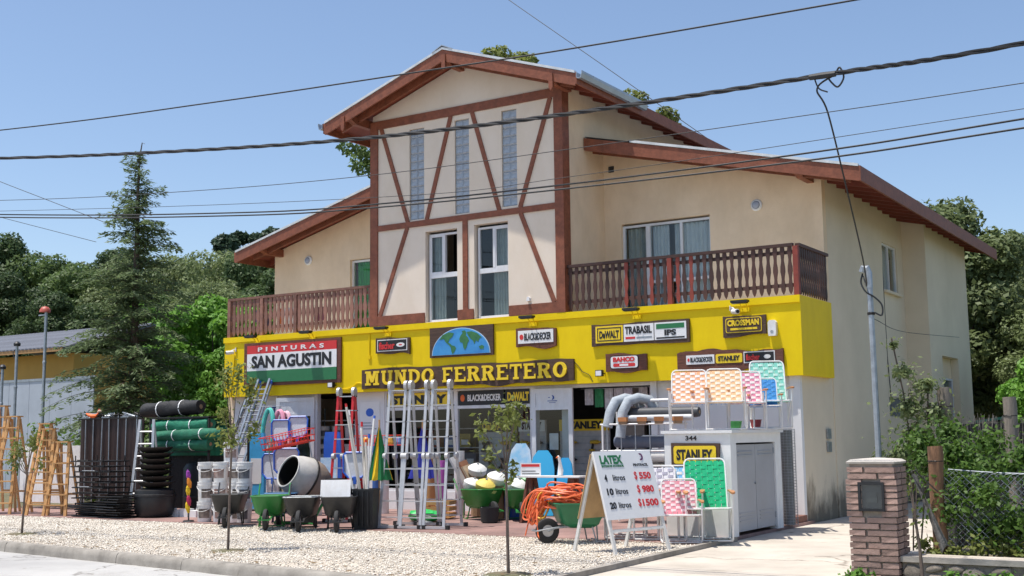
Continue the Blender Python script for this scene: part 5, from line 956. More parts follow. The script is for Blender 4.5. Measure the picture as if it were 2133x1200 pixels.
for l, n1, pr in ((.745, '4', '$ 550'), (.61, '10', '$ 980'), (.475, '20', '$ 1500')): atext(n1, -.46 if len(n1) == 1 else -.43, l, .055 if len(n1) == 1 else .13, .10, M_lblack, .04); atext('litros', -.19, l, .25, .085, M_lblack, .01); atext('$', .17 if len(pr) < 6 else .13, l+.01, .06, .13, M_lred, .008); atext(pr[2:], .37 if len(pr) < 6 else .36, l+.01, .25 if len(pr) < 6 else .34, .105, M_lred, .035)
atext('PINTFACIL', .33, .865, .32, .04, M_lblack); A = [(.36+.055*math.cos(a), .945*L+.055*math.sin(a)) for a in np.linspace(-2.0, 2.0, 12)]+[(.355+.03*math.cos(a), .945*L+.03*math.sin(a)) for a in np.linspace(1.8, -1.8, 9)]
MB().add([dv*a+fdir*l+fn*.034 for a, l in A]+[dv*a+fdir*l+fn*.037 for a, l in A], [tuple(range(len(A), 2*len(A)))]).build('logo', mat('purple_print', (.12, .02, .10), .5), t)
# --- cabinet with grey steel doors
t = thing('meter_cabinet', 'white masonry cabinet with grey steel double doors', 'cabinet', (-.475, -2.55, 0)); mb = MB(); mb.box(-.585, .585, -1.15, -1.0, 0, 1.66); mb.box(-.585, -.45, -1.0, 1.15, 0, 1.66); mb.box(-.45, .585, 1.0, 1.15, 0, 1.66); mb.box(.44, .58, -1.0, -.9, 0, 1.66); mb.box(.44, .58, .88, 1.0, 0, 1.66); mb.box(.44, .58, -.9, .88, 1.5, 1.66); mb.build('masonry', mat('white_masonry', (.80, .80, .79), .75, var=.08, scale=4, bump=.1), t)
MB().box(-.63, .63, -1.19, 1.19, 1.662, 1.71).build('top_slab', M_gw, t); M_steel = mat('grey_steel_door', (.40, .41, .44), .45, var=.08, scale=2, rgb2=(.36, .36, .38))
for y0, y1 in ((-.895, -.015), (.0, .875)):
    d = MB().box(.50, .55, y0, y1, .06, 1.47).build('door', M_steel, t)
    for zz in (.22, .28, .34, 1.28, 1.34): MB().box(.55, .562, y0+.12, y1-.12, zz, zz+.018).build('louvre', M_steel, d)
    for zz in (.2, 1.3): MB().cyl((.555, y0+.02 if y0 < -.5 else y1-.02, zz), (.555, y0+.02 if y0 < -.5 else y1-.02, zz+.1), .014, n=6).build('hinge', M_galv, d)
MB().cyl((.55, -.05, .82), (.575, -.05, .82), .018, n=8).build('lock', M_galv, t)
text_obj('house_number', '344', M_lblack, t, (-.1, -1.156, 1.585), .2, .075, bold=.02)
t = thing('cabinet_sign', 'yellow tool sign on brown board fixed to the white cabinet', 'sign', (-.5, -3.705, 1.06)); MB().prism([(-.42, 0), (.42, .02), (.44, .44), (-.42, .45)], -.04, -.002).build('board', M_plank, t); panel(t, 0, 0, -.37, .38, .11, .40, M_lyel, -.05, round_=.04); text_obj('lettering', 'STANLEY', M_lblack, t, (0, -.054, .255), .64, .18, bold=.05)
# --- woven lawn chairs
def strap_mesh(n, L, wd, par, m, nm):
    mb = MB(); st = []
    for k in range(n*2+1): x = -L/2+L*k/(n*2); h = 0 if par == 2 else .005*(1 if ((k+par*2) % 4 in (0, 1)) else -1); st.append([(x, -wd/2, h-.0015), (x, wd/2, h-.0015), (x, wd/2, h+.0015), (x, -wd/2, h+.0015)])
    return mb.loft(st).mesh(nm, m)
CH = {}
def chair(label, loc, rz, c1, c2, key, sc=1.0, tall=.58):
    t = thing('lawn_chair', label, 'chair', loc, rz, 'woven lawn chairs'); t.scale = (sc, sc, sc); W = .27; M1 = mat('strap_'+key+'a', c1, .5, var=.08, scale=20); M2 = mat('strap_'+key+'b', c2, .5, var=.08, scale=20)
    th = math.radians(18); bd_ = Vector((0, math.sin(th), math.cos(th))); b0 = Vector((0, .20, .40))
    P = lambda x, l: tuple(b0+bd_*l+Vector((x, 0, 0)))
    arc = [P(-W, 0)]+[P(-W, tall-.09)]+[P(-W+.06*(1-math.cos(a)), tall-.09+.09*math.sin(a)) for a in (.5, 1.0, 1.57)]+[P(W-.06*(1-math.cos(a)), tall-.09+.09*math.sin(a)) for a in (1.57, 1.0, .5)]+[P(W, tall-.09), P(W, 0)]
    bf = MB().tube(arc, .0125, 6).build('back_frame', M_white, t, True); sf = MB().tube([(-W, .22, .40), (-W, -.22, .43), (-W+.03, -.25, .43), (W-.03, -.25, .43), (W, -.22, .43), (W, .22, .40)], .0125, 6).build('seat_frame', M_white, t, True)
    nv_, nh = 7, 11
    kv = (key, tall)
    if kv not in CH: CH[kv] = [[strap_mesh(nh, tall-.05, .069, 2, M1, 'strap')]*2, [strap_mesh(nv_, 2*W, .039, p, M2, 'strap') for p in (0, 1)], [strap_mesh(6, .44, .069, 2, M1, 'strap')]*2]
    q = Matrix(((1, 0, 0), (0, math.cos(-th), -math.sin(-th)), (0, math.sin(-th), math.cos(-th)))).to_4x4()
    vert = Matrix(((0, 1, 0, 0), (0, 0, -1, 0), (1, 0, 0, 0), (0, 0, 0, 1)))      # strap x -> z, y -> x
    hor = Matrix(((1, 0, 0, 0), (0, 0, -1, 0), (0, 1, 0, 0), (0, 0, 0, 1)))
    for k in range(nv_): o = link('strap', CH[kv][0][k % 2], bf); o.matrix_local = Matrix.Translation(Vector(P(-W+2*W*(k+.5)/nv_, tall/2)))@q@vert
    for k in range(nh): o = link('strap', CH[kv][1][k % 2], bf); o.matrix_local = Matrix.Translation(Vector(P(0, .06+(tall-.1)*(k+.5)/nh)))@q@hor
    for k in range(nv_): o = link('strap', CH[kv][2][k % 2], sf); o.matrix_local = Matrix.Translation(Vector((-W+2*W*(k+.5)/nv_, -.02, .415)))@Matrix.Rotation(math.pi/2, 4, 'Z')
    for k in range(8): o = link('strap', CH[kv][1][k % 2], sf); o.matrix_local = Matrix.Translation(Vector((0, -.2+.40*(k+.5)/8, .417)))
    for s in (-1, 1):
        x = s*(W+.025); MB().tube([(x, -.24, .63), (x, -.20, .44), (x, -.14, .03), (x, -.10, .012), (x, .24, .012), (x, .29, .03), (x, .26, .3), (x, .22, .60)], .0125, 6).build('leg', M_white, t, True)
        MB().tube([(x, .30, .10), (x, .0, .36), (x, -.21, .45)], .010, 5).build('brace', M_white, t)
        MB().loft([[(x-w_, y, .625+dz), (x+w_, y, .625+dz), (x+w_, y, .648+dz), (x-w_, y, .648+dz)] for y, w_, dz in ((-.33, .012, -.012), (-.29, .03, -.004), (-.15, .032, .004), (.05, .02, 0), (.24, .018, 0))]).build('armrest', mat('arm_wood', (.52, .23, .09), .45, var=.25, scale=6), t)
    for y in (-.12, .26): MB().cyl((-W-.025, y, .014), (W+.025, y, .014), .011, n=6).build('crossbar', M_white, t)
    return t
OR, WH = (.85, .40, .20), (.82, .78, .74); CT = 1.712
chair('orange and white woven chair, front left on the white cabinet', (-.72, -3.42, CT), 22, OR, WH, 'or', 1.08); chair('blue and white woven chair between the two orange ones', (-.62, -2.75, CT), 24, (.12, .33, .75), WH, 'bl', 1.06); chair('pale orange woven chair at the cabinet front corner', (-.1, -3.35, CT), 24, (.85, .50, .25), (.84, .76, .62), 'po', 1.08); chair('pink and white woven chair on the cabinet', (-.02, -2.62, CT), 26, (.72, .25, .36), WH, 'pk', 1.06); chair('plain blue woven chair on the cabinet', (.06, -2.0, CT), 26, (.05, .26, .62), (.07, .30, .66), 'pb', .95); chair('tall mint green woven chair at the back of the cabinet', (.05, -1.62, CT+.02), 28, (.22, .60, .48), (.55, .78, .68), 'mt', 1.12, .72)
chair('white and grey woven chair behind the price board', (-.86, -4.5, 0), 26, (.80, .78, .80), (.42, .40, .48), 'wg', 1.2); chair('light blue and white woven chair before the cabinet', (-.52, -4.3, 0), 22, (.22, .50, .80), WH, 'lb', 1.2); chair('pink checked woven chair, nearest in front of the cabinet', (-.26, -4.85, 0), 30, (.75, .28, .34), (.82, .70, .70), 'pc', 1.0); chair('plain emerald green woven chair by the cabinet corner', (.0, -4.42, 0), 28, (.01, .42, .18), (.01, .46, .20), 'gr', 1.2, .68)
chair('lilac and white woven chair mostly hidden behind the price board', (-1.38, -4.55, 0), 24, (.45, .36, .60), WH, 'li', 1.1); chair('yellow and white woven chair farthest left behind the price board', (-1.62, -4.05, 0), 20, (.75, .55, .18), WH, 'ye', 1.0)
t = thing('plant_pots', 'small red and green pots under the chairs on the cabinet', 'pots', (-.35, -1.75, CT)); MB().lathe([(0, 0), (.07, 0), (.1, .16), (.11, .18), (.085, .17), (0, .16)], (.15, 0, 0), n=12).build('red_pot', mat('red_pot', (.35, .05, .06), .5), t); MB().lathe([(0, 0), (.1, 0), (.12, .14), (.13, .16), (.1, .15), (0, .14)], (-.2, -.1, 0), n=12).build('green_pot', M_green, t)
# --- rack of rolls
t = thing('roll_rack', 'white tube rack loaded with rolls by the entrance', 'rack', (-2.6, -1.4, 0)); 
for sx in (-.7, .75):
    for sy in (-.3, .3): MB().cyl((sx, sy, 0), (sx, sy, 2.1 if sy > 0 else 1.85), .02, n=8).build('post', M_white, t)
for zz in (.9, 1.35, 1.85): MB().cyl((-.75, -.3, zz), (.8, -.3, zz), .016, n=6).cyl((-.75, .3, zz), (.8, .3, zz), .016, n=6).build('rail', M_white, t)
MB().box(-.72, .72, -.3, .3, .86, .885).build('lower_board', M_black, t)
for k in range(5): MB().cyl((-.6+k*.3, -.31, .9), (-.6+k*.3, -.31, 1.84), .01, n=5).build('bar', M_galv, t)
M_foam = mat('grey_foam', (.36, .40, .44), .75, var=.2, scale=12, bump=.4); M_grey = mat('grey_pipe', (.5, .51, .52), .5); M_dkp = mat('dark_pipe', (.06, .062, .068), .5)
for lab, a, b, r, m in (('dark pipe roll on the upper rack', (-2.95, -1.35, 2.06), (-1.45, -1.35, 2.06), .10, M_dkp), ('pale grey roll on the rack', (-3.0, -1.55, 1.96), (-1.5, -1.55, 1.96), .06, M_grey), ('white roll low on the rack', (-3.1, -1.35, 1.25), (-1.9, -1.35, 1.25), .13, M_bag), ('dark blue-grey roll in the middle of the rack', (-3.2, -1.35, 1.52), (-1.9, -1.35, 1.52), .12, mat('slate_roll', (.10, .12, .17), .6)), ('black roll at the bottom of the rack', (-2.9, -1.4, 1.0), (-1.7, -1.4, 1.0), .12, M_black), ('thin white tube above the rack', (-3.2, -1.2, 2.3), (-1.3, -1.2, 2.3), .03, M_white)): roll(lab, a, b, r, m, 'product_roll', .015, ties=False)
for k in range(2):
    x = -3.1+.27*k; t = thing('foam_sleeve', 'grey foam sleeve draped over the rack, %s' % ('left' if k == 0 else 'right'), 'foam', (x, -1.3, 0)); MB().tube([(-.12, -.35, 1.80-.2*k), (-.08, -.3, 2.08), (-.01, -.2, 2.29), (.1, 0, 2.35), (.26, .15, 2.31), (.34, .2, 2.15)], .10, 10).build('sleeve', M_foam, t, True); MB().tube([(.1, 0, 2.24), (.1, .1, 2.08)], .012, 5).build('tie', M_pw, t)
for k, x in enumerate((-2.85, -2.45, -2.1, -1.72)):
    t = thing('hand_brush', 'orange-brown brush head, %s on the rack front' % (['leftmost', 'second', 'third', 'rightmost'][k]), 'brush', (x, -1.72, 1.87), 15*k); MB().box(-.09, .09, -.04, .04, .03, .11).build('block', mat('brush_wood', (.48, .20, .07), .6), t); MB().box(-.08, .08, -.03, .03, -.02, .03).build('bristle', M_card, t)
t = thing('mesh_roll', 'upright roll of welded wire mesh behind the cabinet', 'wire mesh', (.06, -.95, .0)); mb = MB()
for k in range(34): mb.lathe([(.15, -.003), (.156, 0), (.15, .003)], (0, 0, .03+k*.051), n=16)
mb.build('ring_wire', M_galv, t); mb = MB()
for k in range(16): a = 6.283*k/16; mb.cyl((.153*math.cos(a), .153*math.sin(a), 0), (.153*math.cos(a), .153*math.sin(a), 1.72), .003, n=4)
mb.build('upright_wire', M_galv, t); MB().lathe([(.10, .02), (.10, 1.70)], n=14).build('inner_turn', mat('mesh_inner', (.22, .23, .24), .5, metal=.4), t)

# --- further stock by the middle of the shopfront
t = thing('wall_poster', 'white notice poster with blue emblem on the wall beside the left window', 'poster', (-10.62, .255, 1.75)); MB().box(-.3, .3, -.008, .0, 0, .75).build('sheet', M_pw, t); MB().prism([(.12*math.cos(a), .5+.1*math.sin(a)) for a in np.linspace(0, 6.2, 14)], -.012, -.008).build('emblem', M_blue, t)
for k in range(3): MB().box(-.2, .2-.08*k, -.012, -.008, .1+.07*k, .125+.07*k).build('text_line', M_galv, t)
t = thing('wire_basket', 'red wire rack hung with small goods behind the black bin', 'basket', (-8.0, -2.6, 1.5), 22); mb = MB()
for z in (0, .2): mb.tube([(-.5, -.16, z), (.5, -.16, z), (.5, .16, z), (-.5, .16, z), (-.5, -.16, z)], .008, 5)
mb.build('rim_wire', MATS['red_wire'], t); mb = MB()
for k in range(13): x = -.5+k/12; mb.tube([(x, -.16, .2), (x, -.16, 0), (x, .16, 0), (x, .16, .2)], .005, 4)
mb.build('cross_wire', MATS['red_wire'], t); MB().cyl((-.45, 0, -1.5), (-.45, 0, 0), .014, n=6).cyl((.45, 0, -1.5), (.45, 0, 0), .014, n=6).build('stand_leg', M_galv, t)
for k, (x, c) in enumerate(((-.3, (.75, .3, .03)), (-.05, (.6, .05, .04)), (.2, (.8, .45, .06)), (.38, (.2, .3, .6)))): MB().lathe([(0, 0), (.07, 0), (.08, .05), (.06, .13), (.03, .16), (0, .16)], (x, 0, .01), n=10).build('jar', mat('jar%d' % k, c, .4), t)
t = thing('wooden_crate', 'small pale slatted crate behind the folding ladders', 'crate', (-6.95, -2.0, 0), 15)
for z in (.05, .17, .29):
    for y in (-.2, .2): MB().box(-.3, .3, y-.01, y+.01, z, z+.08).build('slat', M_wood, t)
    for x in (-.3, .3): MB().box(x-.01, x+.01, -.19, .19, z, z+.08).build('slat', M_wood, t)
MB().box(-.29, .29, -.19, .19, .02, .04).build('floor', M_wood, t)
for k, (x, y, c, lab) in enumerate(((-7.45, -1.2, (.55, .12, .5), 'magenta foam roll standing behind the folding ladders'), (-7.9, -1.0, (.5, .28, .1), 'brown cardboard tube standing by the left window'), (-7.2, -.9, (.72, .72, .7), 'white plastic roll standing by the middle window'), (-9.1, -1.1, (.7, .7, .68), 'white plastic roll standing beside the red ladder'), (-9.55, -.8, (.05, .15, .45), 'blue foam roll standing beside the doorway'))):
    o = MB().lathe([(0, 0), (.1, 0), (.105, .02), (.1, 1.15+.1*k), (.03, 1.15+.1*k), (.03, 1.1), (0, 1.1)], n=16).build('standing_roll', mat('upright_roll%d' % k, c, .6, var=.2, scale=6), None, True); o.location = (x, y, 0); tag(o, lab, 'roll')
for k, (x, y, rz, lab) in enumerate(((-12.9, -1.15, 10, 'blue plastic sheet board behind the hoops'), (-11.2, -.4, 12, 'dark blue inflatable pack beside the left door leaf'))):
    t = thing('display_pack', lab, 'pack', (x, y, 0), rz); MB().loft([[(-.22*s, -.05*s, z), (.22*s, -.05*s, z), (.22*s, .05*s, z), (-.22*s, .05*s, z)] for s, z in ((.9, .02), (1, .3), (1, 1.6), (.85, 1.8))]).build('pack', M_sky if k == 0 else M_blue, t); MB().box(-.15, .15, -.056, -.051, .6, 1.2).build('label', M_pw, t)
t = thing('paint_tray_stack', 'white folded carton with red print in front of the doorway', 'box', (-10.3, -2.3, 0), 25); MB().box(-.3, .3, -.2, .2, 0, .55).build('carton', M_white, t); MB().box(-.2, .2, -.203, -.2, .15, .4).build('print', M_lred, t)
# ================================================================ RIGHT BOUNDARY: brick pillar, fence, pole
M_brick = mat('facing_brick', (.45, .295, .24), .85, var=.32, scale=7, bump=.35, bscale=30, rnd=.22); M_mort = mat('mortar', (.33, .28, .23), .9, var=.3, scale=12, bump=.3)
px0, py0, pw, pd = 3.30, -7.95, .54, .50
t = thing('brick_pillar', 'brick gate pillar with pale cap and glazed meter box', 'pillar', (px0+pw/2, py0+pd/2, -.05)); hx, hy = pw/2, pd/2
MB().box(-hx+.02, hx-.02, -hy+.02, hy-.02, 0, 1.36).build('core', M_mort, t); ch = .072
def brickmesh(L, D, H):
    r2 = random.Random(L*100); mb = MB(); j = lambda s: s+r2.uniform(-.003, .003)
    return mb.add([(j(-L/2), j(-D/2), 0), (j(L/2), j(-D/2), 0), (L/2, D/2, 0), (-L/2, D/2, 0), (j(-L/2), j(-D/2), H), (j(L/2), j(-D/2), H), (L/2, D/2, H), (-L/2, D/2, H)], [(0, 3, 2, 1), (4, 5, 6, 7), (0, 1, 5, 4), (1, 2, 6, 5), (2, 3, 7, 6), (3, 0, 4, 7)]).mesh('brick', M_brick)
bl_, bs_, bsd = brickmesh(.335, .045, .058), brickmesh(.175, .045, .058), brickmesh(.22, .045, .058)
for k in range(18):
    z = .012+k*ch+.007
    ins = 13 <= k <= 15 or 11 <= k <= 12 or k == 10
    lay = [(-hx+.1675, bl_), (hx-.0875, bs_)] if k % 2 == 0 else [(-hx+.0875, bs_), (hx-.1675, bl_)]
    if 10 <= k <= 15: lay = [(-hx+.0875-.02, bs_), (hx-.0875+.02, bs_)]
    for x, me in lay:
        o = link('brick', me, t); o.location = (x, -hy+.012+rd.uniform(-.006, .006), z+rd.uniform(-.003, .003)); o.rotation_euler = (0, rd.uniform(-.008, .008), rd.uniform(-.015, .015))
    for y in ((-hy+.12, .11) if k % 2 else (-hy+.15, hy-.12)):
        o = link('brick', bsd, t); o.location = (hx-.012, y, z); o.rotation_euler = (0, 0, math.pi/2)
MB().loft([[(-a, -b, z), (a, -b, z), (a, b, z), (-a, b, z)] for a, b, z in ((hx+.004, hy+.004, 1.338), (hx+.012, hy+.012, 1.362), (hx-.03, hy-.03, 1.39), (.04, .04, 1.405))]).build('cap', mat('pale_cap', (.56, .51, .45), .85, var=.2, bump=.2), t)
f = frame(MB(), -.15, .15, .80, 1.13, -hy-.03, -hy+.03, .03); bxm = f.build('meter_box', M_black, t); MB().box(-.12, .12, -hy-.012, -hy-.004, .83, 1.10).build('pane', M_glass, bxm); MB().box(-.12, .12, -hy+.012, -hy+.02, .83, 1.10).box(-.06, .06, -hy-.0, -hy+.012, .9, 1.02).build('meter', mat('meter_grey', (.10, .10, .10), .6), bxm)
# conduit pole with service head
t = thing('conduit_pole', 'galvanised conduit pole with bent cable head behind the pillar', 'pole', (2.85, -5.0, -.05)); MB().cyl((0, 0, 0), (-.015, 0, 3.75), .045, .04, 10).build('tube', M_galv, t); MB().tube([(-.015, 0, 3.74), (-.015, 0, 3.95), (-.04, -.01, 4.03), (-.09, -.02, 4.03), (-.11, -.02, 3.97)], .045, 8).build('service_head', M_galv, t, True); MB().lathe([(.05, 0), (.055, .02), (.05, .04)], (-.013, 0, 3.35), n=10).build('clamp', M_blacki, t)
MB().tube(catmull([(-.1, -.02, 3.95), (-.13, -.02, 3.82), (-.06, -.05, 3.68), (.05, -.02, 3.6), (.14, .02, 3.48), (.13, .02, 3.34), (.04, 0, 3.38)], 5), .013, 5).build('cable_loop', M_black, t)
# low stone wall with concrete coping
t = thing('stone_wall', 'low rubble stone wall with concrete coping beside the pillar', 'wall', (3.86, -7.75, -.05)); L_ = 8.0
sl_ = lambda y: 0
MB().box(0, L_, -.12, .18, 0, .24).build('core', M_mort, t); MB().box(-.01, L_, -.17, .22, .24, .30).build('coping', mat('coping_concrete', (.52, .46, .39), .9, var=.25, scale=5, bump=.3), t); M_stone = mat('rubble_stone', (.36, .30, .24), .85, var=.45, scale=6, bump=.5, rnd=.25)
sm = []
for v in range(4):
    r3 = random.Random(v); n = 9; R_ = [(math.cos(a)*r3.uniform(.8, 1.1), math.sin(a)*r3.uniform(.75, 1.1)) for a in np.linspace(0, 6.283, n+1)[:-1]]
    sm.append(MB().loft([[(a*s, y, b*s) for a, b in R_] for s, y in ((1, .5), (1, -.2), (.82, -.75), (.4, -.95))]).mesh('stone', M_stone, True))
x = .1; k = 0
while x < L_-.1:
    wd = rd.uniform(.09, .15); up_ = rd.uniform(.06, .1)
    for zc in ((.075, .18) if k % 3 else (.125,)):
        o = link('stone', sm[rd.randrange(4)], t); hh = .052 if k % 3 else .10; o.location = (x+rd.uniform(-.02, .02), -.12, zc); o.scale = (wd*.95, .05, hh); o.rotation_euler = (0, rd.uniform(-.25, .25), 0)
    x += wd*1.95; k += 1
# posts
M_post = mat('weathered_timber', (.26, .22, .18), .85, var=.4, scale=5, stretch=(8, 8, .8), bump=.5); M_postb = mat('bark_timber', (.33, .17, .085), .85, scale=5, rgb2=(.16, .085, .05), stretch=(8, 8, .9), bump=.5)
def post(lab, x, y, h, r, m, wire=True):
    t = thing('fence_post', lab, 'post', (x, y, -.05)); MB().tube([(0, 0, 0), (.01, 0, h*.3), (-.012, .01, h*.6), (.005, 0, h*.93), (0, 0, h)], [r*1.12, r, r*.92, r*1.05, r], 12).build('trunk', m, t, True)
    if wire: MB().lathe([(r*1.02, 0), (r*1.1, .008), (r*1.02, .016)], (0, 0, h*.88), n=12).build('wire_tie', M_blacki, t)
post('brown wooden fence post beside the vine', 4.13, -7.2, 1.53, .085, M_postb); post('grey weathered fence post standing higher behind the vine', 3.62, -4.3, 2.32, .10, M_post); post('grey weathered fence post at the right picture edge', 4.55, -4.7, 2.15, .085, M_post)
# chain link
t = thing('chain_link_fence', 'sagging chain-link fence behind the stone wall', 'fence', (4.13, -7.18, .22)); mb = MB(); W_, H_ = 4.5, 1.0; st = .075
topz = lambda x: H_-.06*math.sin(min(1, x/2.2)*3.14)
for k in range(int((W_+H_)/st)+1):
    for sgn in (1, -1):
        pts = []
        for q in range(15):
            z = H_*q/14; x = k*st-(z if sgn > 0 else (H_-z))
            if 0 <= x <= W_: pts.append((x, .006*sgn+.05*math.sin(x*1.3)*z, min(z, topz(x))))
        if len(pts) > 2: mb.tube(pts, .0035, 3, False)
o = mb.build('wire_netting', M_galv, t); o['kind'] = 'stuff'; MB().tube([(x, .05*math.sin(x*1.3), topz(x)) for x in np.linspace(0, W_, 20)], .006, 5).build('top_wire', M_galv, t)
# dark shade cloth behind the fence + grey rag on the wire
t = thing('shade_screen', 'black shade cloth screen with frayed thatch top behind fence', 'screen', (3.7, -4.4, 0)); MB().box(0, 6, -.01, .01, .05, 1.75).build('cloth', M_bnet, t); mb = MB(); r4 = random.Random(3)
for k in range(900): x = r4.uniform(0, 6); z = 1.72+r4.uniform(0, .1); mb.cyl((x, r4.uniform(-.06, .06), z-.35), (x+r4.uniform(-.05, .05), r4.uniform(-.08, .08), z+r4.uniform(0, .09)), .006, .003, 3, False)
o = mb.build('thatch', mat('grey_thatch', (.22, .20, .18), .95, var=.4, scale=20), t); o['kind'] = 'stuff'
t = thing('grey_tarp', 'grey torn cloth draped from the pillar down to the fence foot', 'tarp', (3.86, -7.35, 0)); rows = []
for k in range(10):
    s = k/9; rows.append([(.02+.30*s+.10*u*(1-s*.3), .1*math.sin(u*5+s*3)*.5+.08*u, 1.16-.95*s+.12*math.sin(u*2.2)-.28*u*(1-s)) for u in np.linspace(0, 1, 9)])
mb = MB(); n = 9
for r_ in rows: mb.v += r_
for i in range(9):
    for j in range(8): mb.f.append((i*n+j, i*n+j+1, (i+1)*n+j+1, (i+1)*n+j))
mb.build('cloth', mat('grey_cloth', (.20, .19, .18), .9, var=.45, scale=9, bump=.4), t, True); MB().tube([(0, 0, 1.17), (.05, .02, 1.2), (.3, .05, .95)], .008, 4).build('cord', M_blacki, t)
tag(MB().loft([[(.16*math.cos(a)*s, .13*math.sin(a)*s, z) for a in np.linspace(0, 6.283, 10)[:-1]] for s, z in ((.8, 0), (1.05, .08), (.8, .17), (.3, .21))]).build('boulder', M_stone, None, True), 'pale boulder lying behind the chain-link fence', 'rock').location = (4.9, -6.9, .2)
# ================================================================ VEGETATION
def leaf_cloud(name, centers, radii, n, size, m, flat=.55, seed=0, elong=1.5, soft=False):
    g = np.random.default_rng(seed); centers = np.array(centers, float); radii = np.array(radii, float); wts = radii**2; wts /= wts.sum()
    ci = g.choice(len(centers), n, p=wts); d = g.normal(size=(n, 3)); d /= np.linalg.norm(d, axis=1, keepdims=True); rr_ = radii[ci]*g.uniform(.35, 1.0, n)**.5
    if soft: rr_ = radii[ci]*np.abs(g.normal(size=n))*.75
    P = centers[ci]+d*rr_[:, None]*np.array([1, 1, .8])
    nrm = d*.8+g.normal(size=(n, 3))*.6+np.array([0, 0, .5]); nrm /= np.linalg.norm(nrm, axis=1, keepdims=True)
    u = np.cross(nrm, g.normal(size=(n, 3))); u /= np.linalg.norm(u, axis=1, keepdims=True); v = np.cross(nrm, u); s = size*g.uniform(.6, 1.3, n)[:, None]
    V = np.stack([P-u*s*elong*.5, P+v*s*.42, P+u*s*elong*.5, P-v*s*.42], 1).reshape(-1, 3); Fq = np.arange(n*4).reshape(-1, 4)
    me = raw_mesh(name, V, Fq); me.materials.append(m); return me
def make_tree(name, h, cw, ch_, z0, nclump, nleaf, size, m, seed, trunk_r=.2, bark=None, spread=1.0):
    """returns (crown mesh, trunk mesh) around the origin"""
    g = random.Random(seed); cs, rs = [], []
    for k in range(nclump):
        a = g.uniform(0, 6.283); zz = g.uniform(-1, 1); r = math.sqrt(max(0, 1-zz*zz*.9))*g.uniform(.45, 1.0)
        cs.append((cw*r*math.cos(a), cw*r*math.sin(a), z0+ch_/2+zz*ch_/2)); rs.append(g.uniform(.16, .34)*cw*spread)
    cr = leaf_cloud('crown', cs, rs, nleaf, size, m, seed=seed)
    tb = MB(); top = Vector((g.uniform(-.2, .2), g.uniform(-.2, .2), z0+ch_*.55)); tb.tube([(0, 0, -.2), (g.uniform(-.1, .1), 0, z0*.6), tuple(top*.7), tuple(top)], [trunk_r, trunk_r*.8, trunk_r*.55, trunk_r*.2], 8)
    for c in g.sample(cs, min(14, nclump)):
        st = Vector((0, 0, z0*.7+g.uniform(0, ch_*.25))); c = Vector(c); tb.tube([tuple(st), tuple(st.lerp(c, .5)+Vector((0, 0, .15*cw*g.random()))), tuple(c)], [trunk_r*.4, trunk_r*.25, trunk_r*.07], 5)
    return cr, tb.mesh('trunk', bark or M_bark, True)
M_bark = mat('bark', (.11, .08, .06), .9, var=.4, scale=6, stretch=(6, 6, 1), bump=.5)
L_dark = leafmat('leaf_dark', (.105, .16, .06), (.058, .095, .036)); L_mid = leafmat('leaf_mid', (.175, .255, .082), (.098, .155, .049)); L_olive = leafmat('leaf_olive', (.22, .27, .11), (.125, .165, .066)); L_lime = leafmat('leaf_lime', (.20, .40, .055), (.10, .22, .035)); L_yel = leafmat('leaf_yellow_green', (.25, .28, .07), (.13, .16, .04)); L_pine = leafmat('leaf_pine', (.07, .115, .065), (.035, .065, .038))
TYPES = {'dark': make_tree('dark', 12, 3.3, 9.5, 2.6, 90, 42000, .155, L_dark, 11), 'mid': make_tree('mid', 11, 3.2, 8.5, 2.0, 90, 42000, .15, L_mid, 12), 'olive': make_tree('olive', 12, 3.6, 8.5, 2.4, 110, 46000, .14, L_olive, 13), 'lime': make_tree('lime', 6, 2.0, 4.6, .7, 70, 26000, .125, L_lime, 14, .1), 'round': make_tree('round', 9, 2.7, 6.0, 2.0, 80, 34000, .135, L_olive, 15), 'pine': make_tree('pine', 13, 2.3, 4.5, 8.0, 26, 12000, .22, L_pine, 16), 'high': make_tree('high', 17, 3.6, 4.0, 12.4, 60, 9000, .17, L_mid, 17, .28, spread=.6), 'tip': make_tree('tip', 17, 2.6, 5.2, 12.2, 60, 6500, .17, L_yel, 18, .2, spread=.55)}
def tree(kind, x, y, sc, rz, label, name='tree', zs=1.0, group='trees behind the shop'):
    t = thing(name, label, 'tree', (x, y, -.2), rz, group); t.scale = (sc, sc, sc*zs); link('crown', TYPES[kind][0], t); link('trunk', TYPES[kind][1], t); return t
LT = [('dark', -70, 30, 1.32, 'dark tree at the far left edge of the wood'), ('mid', -65.5, 31, 1.38, 'tall mid green tree near the left picture edge'), ('dark', -61.5, 33, 1.22, 'dark tree behind the red lamp post'), ('mid', -58.5, 29, 1.22, 'mid green tree between red lamp post and cedar'), ('olive', -54.5, 31, 1.25, 'olive tree directly behind the cedar tip'), ('olive', -49.5, 30, 1.16, 'greyish olive tree right of the cedar'), ('olive', -45.0, 29, 1.17, 'olive tree touching the left roof corner'), ('pine', -47.5, 33, 1.22, 'dark flat-topped pine above the wood near the left roof'), ('dark', -52, 22, .82, 'dark tree low behind the ochre house'), ('dark', -57.5, 22, .95, 'dark tree above the ochre house roof'), ('mid', -42.5, 21, .88, 'mid green tree right behind the cedar trunk'), ('olive', -37, 20, .86, 'olive tree close behind the left balcony'), ('mid', -33, 19, .78, 'mid green tree below the left roof corner'), ('dark', -39, 27, 1.02, 'dark tree in the gap beside the left balcony'), ('olive', -36, 31, 1.05, 'far olive tree hidden partly by the left roof'), ('mid', -63, 24, .92, 'lower mid green tree at the left edge')]
for k, (kd, x, y, s, lb) in enumerate(LT): tree(kd, x, y, s, 40*k, lb)
